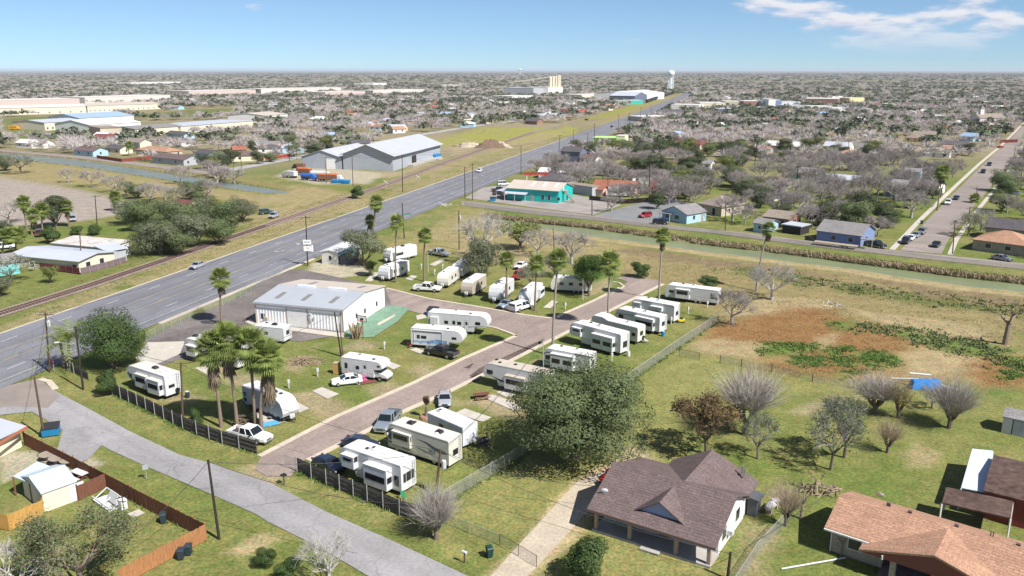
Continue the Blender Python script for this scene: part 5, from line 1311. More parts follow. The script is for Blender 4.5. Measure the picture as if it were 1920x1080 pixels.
# --- the big grey double hall behind the railway
W_GM = ribmat('grey_ribbed_sheet', (.36,.385,.42), .6, 0, .5, .5); R_GM = ribmat('grey_white_roof', (.42,.43,.46), .6, 0, .12, .5)
g = bld('grey_hall', 'large grey metal hall with a wide gable beside the railway', (644,317.5), (736,319.5), 66, 7.2, 'gy', 4.6, W_GM, R_GM, oh=1.5, cat='hall', rot=radians(-14.5), L=25)
for k in range(11): obj('skylight', MB().hexa([(17.2,4+k*5.6,9.93),(19.4,4+k*5.6,9.13),(19.4,5.6+k*5.6,9.13),(17.2,5.6+k*5.6,9.93)], [(17.2,4+k*5.6,10.13),(19.4,4+k*5.6,9.33),(19.4,5.6+k*5.6,9.33),(17.2,5.6+k*5.6,10.13)]), RVW, g)
obj('bay_door', MB().box(25.0,24,.2,25.12,30,4.6), DARK, g); obj('dock', MB().box(25.0,18,0,28.0,60,1.0), CONC2, g); obj('dock_step', MB().box(28,50,0,30,56,.6), CONC2, g)
g2 = bld('grey_hall', 'lower grey metal bay with a tall roller door, left half of the twin hall', (567,315), (644,317.5), 40, 5.4, 'gy', 3.2, W_GM, R_GM, oh=.5, cat='hall', rot=radians(-14.5), L=20.5)
f = obj('roller_door', MB().box(12.3,-.2,0,17.2,-.01,4.7), FRAME, g2); obj('shutter', MB().box(12.6,-.23,0,16.9,-.2,4.4), W_WHITE, f)
for k in range(4): obj('skylight', MB().hexa([(14,4+k*8,7.55),(16.5,4+k*8,6.75),(16.5,6+k*8,6.75),(14,6+k*8,7.55)], [(14,4+k*8,7.75),(16.5,4+k*8,6.95),(16.5,6+k*8,6.95),(14,6+k*8,7.75)]), RVW, g2)
# --- teal shop
s_ = bld('shop', 'bright teal metal shop with beige roof beside the canal road', (951,374), (1047,381), 13.5, 4.3, 'gx', 2.0, W_TEAL, R_TANM, oh=.5, cat='shop', wins=(('f',13.5,1.0,.9,2.5),('f',16.0,.9,.9,2.5),('f',19.5,1.0,1.0,2.0)), doors=(('f',9.2,1.0,2.3),))
sw = s_['w']
for x in (8,12.5,17): obj('skylight', MB().hexa([(x,2.2,4.98),(x+1,2.2,4.98),(x+1,6,6.1),(x,6,6.1)], [(x,2.2,5.18),(x+1,2.2,5.18),(x+1,6,6.3),(x,6,6.3)]), RVW, s_)
mb = MB(); mb.hexa([(0,-2.6,2.5),(8.4,-2.6,2.5),(8.4,0,3.0),(0,0,3.0)], [(0,-2.6,2.6),(8.4,-2.6,2.6),(8.4,0,3.1),(0,0,3.1)]); p = obj('porch_roof', mb, R_METAL, s_)
for x in (.1, 4, 8.2): obj('post', MB().box(x,-2.55,0,x+.12,-2.43,2.5), FRAME, p)
mb = MB(); mb.bar((sw+.5,3.5,3.9), (sw+4.6,3.0,0.1), .12, .3).bar((sw+.5,4.7,3.9), (sw+4.6,4.2,0.1), .12, .3)
for k in range(12): mb.box(sw+.6+k*.33, 3.1, 3.7-k*.31, sw+.95+k*.33, 4.7, 3.76-k*.31)
mb.box(sw+.01,3.2,3.8,sw+1.0,6.5,3.95); obj('outside_stair', mb, mat('stair_wood', (.35,.30,.22), .9, .2, 2), s_)
obj('door', MB().box(sw+.005,3.9,3.95,sw+.07,4.9,6.0), FRAME, s_); obj('door', MB().box(sw+.005,7.5,.1,sw+.07,8.6,2.3), DARK, s_)
obj('carport', MB().box(-4.2,-1.0,3.0,-.05,9,3.15).box(-4.1,-.9,0,-3.98,-.78,3.0).box(-4.1,8.7,0,-3.98,8.82,3.0), R_METAL, s_)
# --- houses beyond the canal, left to right
bld('house', 'white and pale blue house with two blue gables facing the canal road', (1241,412), (1287,420), 9.5, 2.9, 'gy', 1.9, W_LBLUE, R_GREY, wins=(('f',1.5,1.6,1.0,2.2),('f',5.0,1.6,1.0,2.2),('r',3.0,1.0,1.0,2.2)), doors=(('r',7.0,1.0,2.2),), porch=(.3,4.5,1.8,2.4))
bld('house', 'tan house with hipped brown grey roof behind a lawn', (1308,398), (1352,406), 11, 3.1, 'hip', 2.5, W_TAN, R_TAN, wins=(('f',1.5,1.2,1.0,2.2),('r',3,1.2,1.0,2.2)), doors=(('f',6.2,1.2,2.3,DARK),))
bld('shed', 'small blue lean shed beside the canal road', (1412,434), (1440,438), 6, 2.6, 'gx', 1.0, W_LBLUE, R_GREY, cat='shed', wins=(('f',1.5,.8,1.0,1.9),))
bld('carport', 'open carport with pale roof full of clutter on the canal road', (1466,436), (1500,441), 5.5, 2.3, 'flat', .2, DARK, R_METAL, cat='carport', oh=.3)
bld('house', 'blue house with dark grey gabled roof beside the flatbed trailer', (1530,452), (1612,463), 11, 3.0, 'gx', 2.2, W_BLUE, R_GREY, wins=(('f',4.0,1.2,1.0,2.2),('f',8.5,1.2,1.0,2.2),('r',4,1.2,1,2.2)), porch=(12.2,15.4,2.0,2.4))
bld('house', 'low brick house with orange hipped roof at the side street corner', (1822,468), (1925,482), 11, 2.8, 'hip', 2.2, W_BRICK, R_ORANGE, wins=(('f',3,1.3,1.0,2.1),('f',7.5,1.3,1,2.1),('f',13,1.3,1,2.1)))
bld('house', 'house with dark slate roof behind the orange roofed corner house', (1846,446), (1935,456), 8, 3.2, 'gx', 2.0, W_BRICK, R_DARK, wins=(2,))
bld('house', 'pink house with rusty brown gabled roof beside the caravan', (1112,362), (1190,366), 9, 2.8, 'gx', 1.8, W_PINK, R_RUST, wins=(3,), porch=(1,4,2,2.3))
bld('shed', 'small pink shed with dark roof before the pink house', (1107,366), (1130,368), 4, 2.4, 'gx', .9, W_PINK, R_RUST, cat='shed')
bld('house', 'dark grey house with brown gabled roof behind the red pole sign', (1186,344), (1256,347), 10, 3.0, 'gx', 1.9, W_WHITE, R_BROWN, wins=(4,), rot=radians(8))
bld('house', 'slate blue two storey house with white trim beside the highway', (1051,304), (1087,306), 9, 5.6, 'gx', 1.9, W_SLATE, R_DARK, wins=(('f',1.2,.9,3.6,4.8),('f',4.5,.9,3.6,4.8),('f',2,.9,.9,2.0),('r',2,.9,3.6,4.8),('r',6,.9,3.6,4.8)))
bld('house', 'low white wing with dark roof right of the slate blue house', (1087,307), (1116,309), 8, 3.0, 'gx', 1.5, W_WHITE, R_BROWN, wins=(3,))
bld('house', 'long low house with brown roof behind the white roofed shed', (1058,322), (1110,324), 8, 2.7, 'gx', 1.4, W_TAN, R_BROWN, wins=(3,))
bld('shed', 'white roofed shed near the highway behind the teal shop', (1010,334), (1062,336), 8, 2.8, 'gx', 1.3, W_WHITE, R_WHITE, cat='shed', wins=(2,))
bld('house', 'dark grey house with hipped roof directly behind the teal shop', (1003,350), (1062,354), 10, 3.0, 'hip', 2.0, W_GREY, R_DARK, wins=(3,))
bld('shed', 'long low grey lean to wall behind the teal shop', (1056,360), (1110,368), 5, 3.2, 'flat', .2, W_GREY, R_TAN, cat='shed', oh=.1)
bld('house', 'dark roofed house with blue gable between bare trees', (1122,330), (1165,333), 9, 2.8, 'gx', 1.7, W_SLATE, R_GREY, wins=(2,))
m_ = bld('restaurant', 'lime green flat building with an arcade of dark arches by the highway', (1112,271), (1155,272), 12, 4.2, 'flat', .3, W_LIME, W_LIME, cat='restaurant', oh=.4)
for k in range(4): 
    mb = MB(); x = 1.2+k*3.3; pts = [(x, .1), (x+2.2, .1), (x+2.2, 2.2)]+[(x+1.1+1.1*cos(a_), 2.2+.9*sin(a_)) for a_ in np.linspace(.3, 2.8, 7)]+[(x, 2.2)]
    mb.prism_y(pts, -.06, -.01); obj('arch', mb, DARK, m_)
bld('restaurant', 'tall pale green end block right of the arcade', (1155,272), (1171,272.5), 10, 5.6, 'flat', .3, wallm('pale_lime', (.62,.72,.42)), R_FLATW, cat='restaurant', oh=.1)
bld('house', 'small white house with grey gabled roof on the open lawn', (1300,316), (1332,318), 7, 2.7, 'gx', 1.6, W_WHITE, R_GREY, wins=(2,))
bld('shed', 'small white gabled shed among bare trees left of the white truck', (1437,374), (1450,377), 6, 2.6, 'gy', 1.2, W_WHITE, R_GREY, cat='shed')
bld('house', 'house with reddish tan roof behind the blue lean shed', (1430,422), (1478,428), 9, 2.7, 'gx', 1.5, W_RBRICK, R_TAN, wins=(2,))
bld('house', 'blue two storey house with small upper window by the side street', (1655,368), (1722,374), 9, 4.6, 'gx', 1.4, W_BLUE, R_GREY, wins=(('f',3,1.2,1,2.2),('f',10,1.2,2.8,4.0)))
bld('house', 'blue upper block standing behind the blue two storey house', (1693,350), (1722,352), 6, 6.2, 'gx', 1.0, W_LBLUE, R_GREY, wins=(('f',3.0,1.0,4.2,5.4),))
bld('house', 'dark gabled house beside the brown crowned palm', (1726,362), (1757,365), 8, 3.0, 'gx', 1.8, W_WHITE, R_DARK, wins=(2,))
bld('house', 'orange red roofed house in the middle of the bare trees', (1562,298), (1606,301), 10, 2.8, 'hip', 1.9, W_TAN, R_ORANGE, wins=(2,))
bld('house', 'white metal roofed house with bright gables, largest white roof of the right town', (1432,282), (1492,285), 12, 3.2, 'gx', 2.0, W_WHITE, R_WHITE, wins=(3,))
bld('shop', 'shop with bright red awning roof among bare trees', (1409,287), (1436,289), 8, 3.0, 'gx', 1.0, W_TAN, R_RED, cat='shop', wins=(2,))
bld('house', 'grey roofed long house right of the orange red roof', (1590,282), (1628,286), 9, 2.8, 'gx', 1.6, W_WHITE, R_GREY, wins=(2,))
bld('house', 'orange roof strip near the top of the side street', (1762,288), (1790,289), 8, 2.8, 'gx', 1.6, W_TAN, R_ORANGE, wins=(2,))
bld('house', 'dark roofed house behind the orange roof strip', (1758,278), (1815,280), 9, 2.8, 'gx', 1.6, W_TAN, R_DARK, wins=(2,))
bld('house', 'blue grey roofed house with a pale gable below the church', (1798,263), (1824,265), 9, 3.0, 'gx', 2.0, W_LBLUE, R_BLUE, wins=(2,))
bld('house', 'long olive grey roofed house in front of the dark oaks', (1382,256), (1430,258), 9, 2.7, 'gx', 1.5, W_TAN, R_TAN, wins=(2,))
bld('house', 'maroon roofed house right of the yellowish trees', (1278,276), (1312,280), 9, 2.8, 'hip', 1.6, W_TAN, R_MAROON, wins=(2,))
bld('house', 'small house with pink red porch roof by the yellowish trees', (1245,290), (1275,292), 7, 2.6, 'gx', 1.2, W_WHITE, R_MAROON, wins=(2,))
# church
c = bld('church', 'small white church with tan roof and a square belfry far right', (1818,233), (1836,235), 22, 6, 'gy', 3.4, W_WHITE, R_TAN, cat='church', wins=(('f',3,1.4,1.5,4),('f',8,1.4,1.5,4)))
cw = c['w']; tb = obj('belfry', MB().box(cw/2-1.6,3,8,cw/2+1.6,6.2,13.5), W_WHITE, c); obj('spire', MB().add([(cw/2-1.9,2.7,13.5),(cw/2+1.9,2.7,13.5),(cw/2+1.9,6.5,13.5),(cw/2-1.9,6.5,13.5),(cw/2,4.6,16.5)], [(0,1,4),(1,2,4),(2,3,4),(3,0,4),(3,2,1,0)]), R_TAN, tb)
# --- left of the highway
bld('mobile_home', 'long beige mobile home with bluish metal roof behind the maroon fence', (22,500), (150,513), 10.5, 2.9, 'gx', .8, W_CREAM, R_METAL, cat='mobile home', wins=(('f',2.5,1.0,1.2,2.0),('f',6,1.0,1.2,2.0),('f',19,1.0,1.2,2.0),('r',2,1.2,1.0,2.2),('r',6,1.2,.9,2.2)), oh=.5)
bld('mobile_home', 'second long mobile home with rust streaked roof nearest the grove', (100,477), (205,487), 7, 2.9, 'shed', .5, W_WHITE, mat('rust_streaked_sheet', (.52,.47,.43), .6, .3, .25, .3, fine=.2, fscale=1, stretch=(1,3,1)), cat='mobile home', wins=(('f',3,1,1.2,2.1),('f',9,1,1.2,2.1)), oh=.3)
bld('shed', 'grey lean to at the right end of the mobile homes', (205,494), (238,488), 6, 3.0, 'shed', .5, W_GREY, R_METAL, cat='shed', oh=.4)
bld('house', 'turquoise house with grey roof at the left edge', (-50,525), (38,512), 8, 2.9, 'gx', 1.2, W_TURQ, R_GREY, wins=(('f',11.5,.9,1.0,2.2),('r',3,.9,1.0,2.2)))
bld('house', 'house with maroon gabled roof hidden inside the railway grove', (308,403), (345,408), 8, 3.2, 'gx', 1.6, W_YELL, R_MAROON, wins=(2,))
bld('mobile_home', 'short white mobile home with rounded roof beside the highway sign', (604,494), (634,496), 13, 2.9, 'gy', .5, wallm('dingy_white', (.60,.58,.53), .15), R_WHITE, cat='mobile home', wins=(('f',1.9,.7,1.0,2.0),), oh=.25)
bld('shed', 'blue tarpaulin roofed lean to beside the short mobile home', (638,496), (664,496), 7, 2.2, 'gy', 1.0, W_DKGREY, mat('blue_tarp', (.12,.36,.50), .6, .2, 1.5), cat='shed', oh=.2)
# houses across the left canal
for A, B, dp, rf, wm_, rm_, lb in (
    ((140,291), (175,294), 9, 'gx', W_LBLUE, R_BROWN, 'pale blue house across the left canal'), ((198,287), (226,289), 8, 'gx', W_CREAM, R_DARK, 'cream gabled cottage left of the green palm'),
    ((244,284), (264,286), 7, 'gx', W_CREAM, R_TAN, 'tall cream house right of the green palm'), ((256,290), (312,295), 10, 'hip', W_TAN, R_ORANGE, 'house with bright orange hipped roof across the left canal'),
    ((286,305), (345,311), 10, 'gx', W_GREY, R_BROWN, 'grey house with brown gables at the bend of the back road'), ((296,270), (338,275), 9, 'gx', W_WHITE, R_BROWN, 'white gabled house with brown roof above the orange roof'),
    ((366,296), (392,299), 7, 'gx', W_LBLUE, R_DARK, 'small blue gabled house by the dark trees'), ((434,303), (497,301), 9, 'hip', W_CREAM, R_BROWN, 'cream house with brown hipped roof at the road junction'),
    ((484,288), (525,288), 10, 'hip', W_WHITE, R_DARK, 'house with large dark hipped roof beside the bright blue house'), ((530,288), (572,286), 10, 'gy', W_LBLUE, R_METAL, 'bright blue house with pale metal roof and gable'),
    ((438,291), (462,290), 7, 'gx', W_RBRICK, R_RUST, 'small red roofed house behind the brown hipped one'), ((312,258), (345,261), 8, 'gx', W_LBLUE, R_DARK, 'blue front gabled house below the school wing'),
    ((30,276), (60,278), 8, 'gx', W_WHITE, R_WHITE, 'white roofed house at the far left of the canal road'), ((66,277), (82,278), 7, 'gx', W_WHITE, R_TAN, 'small white house second from the left on the canal road'),
    ((600,262), (628,262), 9, 'gx', W_WHITE, R_BLUE, 'house with blue metal roof behind the grey hall'), ((606,245), (636,246), 9, 'gx', W_TAN, R_GREY, 'house behind the blue metal roof'),
    ((660,278), (694,277), 8, 'gx', W_TAN, R_DARK, 'dark roofed house beside the field road'), ((798,240), (824,238), 8, 'gx', W_RBRICK, R_BROWN, 'brick house with brown roof at the yellow field'),
    ((737,250), (760,249), 9, 'gx', W_WHITE, R_ORANGE, 'white house with orange roof behind the grey hall'), ((870,225), (897,224), 12, 'flat', W_WHITE, R_METAL, 'white two storey block with flat roof by the yellow field'),
    ((912,232), (925,231), 8, 'gx', W_TAN, R_TAN, 'small tan house at the corner of the yellow field'), ((960,221), (984,220), 9, 'gx', W_WHITE, R_WHITE, 'white gabled house left of the dark house'), ((988,214), (1008,214), 9, 'gx', W_SLATE, R_DARK, 'dark house with pale gable behind the field trees')):
    bld('house', lb, A, B, dp, 5.6 if 'tall' in lb or 'two storey' in lb else 2.9, rf, 1.7 if rf != 'flat' else .3, wm_, rm_, wins=(2,))
# low field building, red canopy shop, school, mall, silos, tower
bld('depot', 'long low building with pale roof beside the yellow field', (1010,226), (1060,224), 26, 4, 'gx', 1.4, W_TAN, R_METAL, cat='depot', wins=(3,))
bld('shop', 'shop with red and white striped front by the highway', (1085,210), (1110,209), 14, 4.5, 'flat', .3, wallm('red_front', (.50,.10,.09)), R_FLATW, cat='shop')
for A, B, dp, h, rf, rh, wm_, rm_, lb in (
    ((150,238), (252,232), 45, 7, 'gx', 3, W_WHITE, R_BLUE, 'school hall with blue grey roof and white gable'), ((85,245), (160,240), 40, 6, 'gx', 1.5, W_CREAM, R_METAL, 'school gymnasium with pale sloping roof'), ((170,250), (265,243), 40, 6, 'gx', 3, W_WHITE, R_WHITE, 'white roofed school block in front of the blue grey hall'),
    ((190,260), (230,258), 26, 7, 'flat', .3, W_TAN, R_TAN, 'tan flat school annex'), ((255,256), (345,249), 30, 5, 'gx', 1.5, W_CREAM, R_GREY, 'long low school wing with grey roof'), ((340,250), (475,238), 34, 5, 'flat', .4, W_CREAM, R_METAL, 'school wing with dark doors at the right end'), ((498,230), (540,226), 40, 6, 'gx', 2, W_WHITE, R_TANM, 'white barn like hall right of the school'),
    ((0,216), (162,212), 55, 7, 'gx', 2, W_CREAM, R_FLATW, 'long cream school block along the green field'), ((165,211), (235,208), 45, 7, 'gx', 2, W_CREAM, R_TANM, 'second cream school block right of the long one'), ((225,207), (303,204), 45, 6, 'gx', 2, W_CREAM, R_TANM, 'third cream school block with row of doors')):
    bld('school', lb, A, B, dp, h, rf, rh, wm_, rm_, cat='school', wins=(8 if h > 5 else 5,))
W_MALL = wallm('mall_wall', (.52,.42,.38)); W_MALLW = wallm('mall_white', (.58,.53,.48))
for i, (A, B, dp, h, lb) in enumerate((((0,201),(150,196),55,8,'far left section of the long pale shopping mall'), ((160,194),(320,188),55,8,'second section of the long shopping mall'), ((355,181),(480,177),60,9,'pink section of the shopping mall'), ((490,177),(640,173),60,10,'section of the shopping mall with red lettered front'), ((610,182),(685,179),45,8,'cream section of the shopping mall behind palms'), ((700,178),(795,175),45,8,'white end section of the shopping mall'))):
    bld('shopping_mall', lb, A, B, dp, h, 'flat', .6, (W_MALL, W_MALLW)[i % 2], R_FLATW, cat='mall', oh=.2, parts=False)
for A, B, dp, h, wm_, rm_, lb in (
    ((1258,208),(1310,209),30,7,W_WHITE,R_FLATW,'white downtown block nearest the highway'), ((1312,206),(1360,206),30,8,W_CREAM,R_FLATW,'cream downtown block second from the highway'), ((1345,213),(1378,213),20,5,W_SLATE,R_METAL,'low downtown shop with dark blue front'), ((1360,203),(1392,203),30,8,W_TAN,R_FLATW,'tan flat roofed downtown block'), ((1394,204),(1428,204),30,9,W_RBRICK,R_FLATW,'red brick downtown block between tan and grey'),
    ((1428,205),(1442,205),25,9,W_GREY,R_FLATW,'narrow grey downtown block beside the tallest'), ((1440,206),(1453,206),30,12,W_WHITE,R_FLATW,'tallest white downtown block'), ((1453,204),(1464,204),25,10,W_BLUE,R_FLATW,'narrow blue fronted downtown block'), ((1465,202),(1500,202),30,7,W_WHITE,R_METAL,'white downtown block with metal roof'), ((1470,208),(1508,208),26,6,W_GREY,R_METAL,'low grey shed before the downtown blocks'), ((1508,198),(1570,199),45,9,W_RBRICK,R_FLATW,'long brown brick downtown block'), ((1568,196),(1592,197),30,9,W_YELL,R_FLATW,'yellowish end block of downtown'), ((1520,208),(1560,208),26,5,W_WHITE,R_FLATW,'low white downtown shop front'), ((1560,211),(1585,211),20,5,W_WHITE,R_WHITE,'white gas station canopy in downtown'), ((1590,203),(1620,203),25,5,W_GREY,R_DARK,'dark roofed downtown shed at the right end')):
    bld('downtown_block', lb, A, B, dp, h, 'flat', .5, wm_, rm_, cat='building', oh=.1, wins=(3,))
for A, B, dp, h, rf, rh, wm_, rm_, lb in (
    ((1000,180),(1030,178),60,14,'flat',.5,W_GREY,R_METAL,'grey windowless mill block left of the silos'), ((1028,179),(1055,177),60,14,'flat',.5,W_WHITE,R_FLATW,'white mill block under the silos'), ((1195,190),(1245,185),70,10,'gx',4,W_WHITE,R_FLATW,'white shed beside the water tower'), ((1190,192),(1213,190),40,9,'gy',5,W_SLATE,R_METAL,'blue grey gabled feed store beside the water tower'),
    ((1262,236),(1290,236),16,4,'flat',.3,W_SLATE,R_FLATW,'pale roofed highway shop before the dark oaks'), ((1236,220),(1282,220),20,4,'gx',3,W_TAN,R_DARK,'highway building with broad dark gabled roof'), ((1205,228),(1258,226),22,4,'flat',.3,W_TAN,R_FLATW,'long white flat roof beside the highway'), ((1270,212),(1282,211),18,4,'flat',.3,wallm('red_shop', (.45,.08,.07)),R_FLATW,'red fronted shop by the highway'),
    ((86+160,160),(340,158),60,8,'flat',.5,W_WHITE,R_FLATW,'far white hall on the left horizon'), ((700,163),(725,162),60,10,'flat',.5,W_WHITE,R_FLATW,'far white store behind the mall palms'), ((830,165),(865,164),40,7,'flat',.5,W_TAN,R_FLATW,'far tan store right of the mall'), ((960,188),(1000,186),40,6,'flat',.5,W_WHITE,R_FLATW,'long white store left of the mill'), ((1090,188),(1160,186),50,8,'flat',.5,W_CREAM,R_FLATW,'long cream hotel behind the field trees'), ((1160,196),(1205,195),18,5,'flat',.4,W_TEAL,R_FLATW,'gas station with long teal canopy')):
    bld('industrial_building', lb, A, B, dp, h, rf, rh, wm_, rm_, cat='building', oh=.2, wins=(3,))
si = thing('grain_silos', 'cluster of tall cream grain silos rising over the mill', 'silos', (*G(1040,177), 0))
SZ = ZT(1040,177,141)
for k in range(4): obj('silo', MB().lathe([(2.7,0),(2.7,SZ-5),(1.6,SZ-3),(.4,SZ-2)], 14, c=((k-1.5)*5.6, 0, 0)), W_CREAM, si, smooth=False)
obj('head_house', MB().box(6,-3,SZ*.3,12,3,SZ), W_CREAM, si); obj('conveyor', MB().bar((8,0,SZ-1), (-90,20,SZ*.6), 1.0, 1.2), W_CREAM, si)
tw = thing('water_tower', 'white water tower on slender legs beside the highway', 'water tower', (*G(1257,171), 0)); WT = wallm('tower_white', (.76,.80,.80))
tz = ZT(1257,171,133.5)
for k in range(6): obj('leg', MB().tube((7*cos(k*pi/3),7*sin(k*pi/3),0), (5.2*cos(k*pi/3),5.2*sin(k*pi/3),tz-9), .7, .6, 6), WT, tw)
obj('riser', MB().tube((0,0,0),(0,0,tz-9),1.6,1.6,8), WT, tw); obj('tank', MB().lathe([(2,tz-12),(6.6,tz-8.5),(7.4,tz-5),(7.4,tz-2),(5,tz+.5),(1,tz+1.6)], 18), WT, tw, smooth=True); obj('antenna', MB().tube((0,0,tz+1.5),(0,0,tz+18),.2,.1,5), WT, tw)
for k in range(6):
    a, b = k*pi/3, (k+1)*pi/3; obj('brace', MB().bar((6.3*cos(a),6.3*sin(a),tz*.4),(6.3*cos(b),6.3*sin(b),tz*.4),.4), WT, tw)
w2 = thing('water_tower', 'tiny far white water tower breaking the horizon left of the silos', 'water tower', (*G(975,140), 0))
obj('stem', MB().lathe([(6,0),(4,10),(4,ZT(975,140,133.5)),(5,ZT(975,140,133))], 10), WT, w2); obj('tank', MB().lathe([(5,ZT(975,140,133)),(15,ZT(975,140,131)),(15,ZT(975,140,129.5)),(3,ZT(975,140,128.5))], 14), WT, w2)
ms = thing('lattice_mast', 'tall thin grey radio mast beyond the yellow field', 'mast', (*G(1068,213), 0)); mh = ZT(1068,213,163)
obj('mast', MB().tube((0,0,0),(0,0,mh),.55,.4,6), W_GREY, ms); obj('antenna_ring', MB().lathe([(1.2,mh*.9),(1.5,mh*.92),(1.5,mh),(.4,mh+.5)], 8), W_GREY, ms)
# --- the brown roofed house in front
P0, P1 = np.array(G(1112,992)), np.array(G(1333,1063)); d = P1-P0; bw = float(np.linalg.norm(d)); brz = atan2(d[1], d[0])
h = thing('house', 'white house with dark brown shingle roof, porch and blue front gable', 'house', (*P0, 0), brz)
HOUSE_SPOTS.append((*(P0+P1)/2, 12))
D1, ze, zr = 10.2, 2.45, 4.9
mb = MB(); mb.box(.1,2.3,0,bw-.1,D1,ze+.3)
ym = 5.4
for x in (.1, bw-.22): mb.add([(x,2.3,ze+.3),(x+.12,2.3,ze+.3),(x+.12,D1,ze+.2),(x,D1,ze+.2),(x,ym,zr-.1),(x+.12,ym,zr-.1)], [(0,4,3),(1,2,5),(0,1,5,4),(3,4,5,2)])
mb.box(bw*.6-3.9,D1-.1,0,bw-.2,D1+3.2,ze+.1).add([(bw*.6-3.9,D1+3.2,ze+.1),(bw-.2,D1+3.2,ze+.1),(bw*.6,D1+3.2,zr-.1)], [(0,2,1)]).box(.4,D1-.1,0,bw*.5,D1+1.6,ze-.1)
obj('wall', mb, W_WHITE, h)
mb = MB(); q = [(-.5,-.55,ze-.15),(bw+.5,-.55,ze-.15),(bw+.5,ym,zr),(-.5,ym,zr)]; mb.hexa(q, [(p[0],p[1],p[2]+.16) for p in q])
q = [(-.5,ym,zr),(bw+.5,ym,zr),(bw+.5,D1+.45,ze+.05),(-.5,D1+.45,ze+.05)]; mb.hexa(q, [(p[0],p[1],p[2]+.16) for p in q])
rf = obj('roof', mb, R_BROWN, h)
mb = MB(); xm = bw*.60   # rear cross gable
for xa in (bw*.60-4.4, bw+.35):
    q = [(xa,ym+4.4,ze+.1),(xm,ym-.2,zr-.02),(xm,D1+3.6,zr-.02),(xa,D1+3.6,ze+.1)]
    if xa > xm: q = q[::-1]
    mb.hexa(q, [(p[0],p[1],p[2]+.17) for p in q])
obj('rear_wing_roof', mb, R_BROWN, rf)
mb = MB(); q = [(-.3,ym+.6,zr-.25),(bw*.55,ym+.6,zr-.25),(bw*.55,D1+2.2,ze+.15),(-.3,D1+2.2,ze+.15)]; mb.hexa(q, [(p[0],p[1],p[2]+.12) for p in q]); obj('rear_wing_roof', mb, R_BROWN, rf)
gx0, gx1, gy, gz = bw*.36, bw*.72, 1.0, ze+.55; gm_ = (gx0+gx1)/2
mb = MB(); zb_ = ze-.15+(gy+.55)*(zr-ze+.15)/(ym+.55)+.1
for xa in (gx0-.35, gx1+.35):
    q = [(xa,gy-.3,zb_-.12),(gm_,gy-.3,zb_+1.5),(gm_,ym-.4,zb_+1.5),(xa,gy+.5,zb_-.05)]
    if xa > gm_: q = q[::-1]
    mb.hexa(q, [(p[0],p[1],p[2]+.13) for p in q])
obj('gablet_roof', mb, R_BROWN, rf)
obj('gablet', MB().add([(gx0,gy,zb_-.05),(gx1,gy,zb_-.05),(gm_,gy,zb_+1.42),(gx0,gy+.1,zb_-.05),(gx1,gy+.1,zb_-.05),(gm_,gy+.1,zb_+1.42)], [(0,1,2),(5,4,3),(0,3,4,1),(1,4,5,2),(2,5,3,0)]), wallm('blue_grey_siding', (.30,.36,.50)), h)['label'] = 'blue grey triangular front gable'
for x in (.15, bw*.31, bw*.70, bw-.45): obj('porch_column', MB().box(x,-.1,0,x+.36,.26,ze-.2), wallm('tan_column', (.36,.27,.22)), h)
obj('porch_floor', MB().box(0,-.3,-.1,bw,2.28,.18), CONC2, h); obj('step', MB().box(bw*.44,-.9,0,bw*.60,-.3,.12), CONC2, h)
obj('fascia', MB().box(-.5,-.62,ze-.28,bw+.5,-.56,ze-.0), wallm('brown_fascia', (.16,.11,.09)), h)
def hwin(face, t, ww, z0, z1):
    def bx(o0, o1, p): return MB().box(bw-.1+o0,t-p,z0-p,bw-.1+o1,t+ww+p,z1+p) if face == 'r' else MB().box(t-p,2.3-o1,z0-p,t+ww+p,2.3-o0,z1+p)
    f = obj('window', bx(0,.04,.08), FRAME, h); obj('pane', bx(.04,.055,0), HGLASS, f)
for t_ in (3.2, 7.4): hwin('r', t_, 1.2, .95, 2.2)
for t_ in (1.6, 3.6, bw*.72): hwin('f', t_, 1.0, 1.0, 2.1)
obj('front_door', MB().box(bw*.5,2.22,.18,bw*.5+1.0,2.29,2.2), DOORM, h)
obj('window_cooler', MB().box(bw-.1,4.7,.9,bw+.45,5.4,1.4), RVW, h)
dish = obj('satellite_dish', MB().lathe([(.05,.0),(.3,.06),(.45,.18),(.44,.2),(.28,.09),(.04,.03)], 12), RVW, h, (.4,1.5,ze+1.1)); dish.rotation_euler = (radians(-60), 0, radians(30))
obj('roof_pipe', MB().tube((bw*.9,D1+2.5,ze+1.2),(bw*.9,D1+2.5,ze+2.2),.1,.1,6).tube((bw*.93,D1+2.2,ze+1.2),(bw*.93,D1+2.2,ze+2.0),.14,.14,6), CHROME, h)

obj('well_house', MB().box(bw+.0,D1+.9,0,bw+1.0,D1+2.4,1.9).hexa([(bw-.2,D1+.7,1.9),(bw+1.3,D1+.7,1.9),(bw+1.3,D1+2.6,1.9),(bw-.2,D1+2.6,1.9)], [(bw-.2,D1+.7,2.2),(bw+1.3,D1+.7,2.0),(bw+1.3,D1+2.6,2.0),(bw-.2,D1+2.6,2.2)]), W_DKGREY, h)
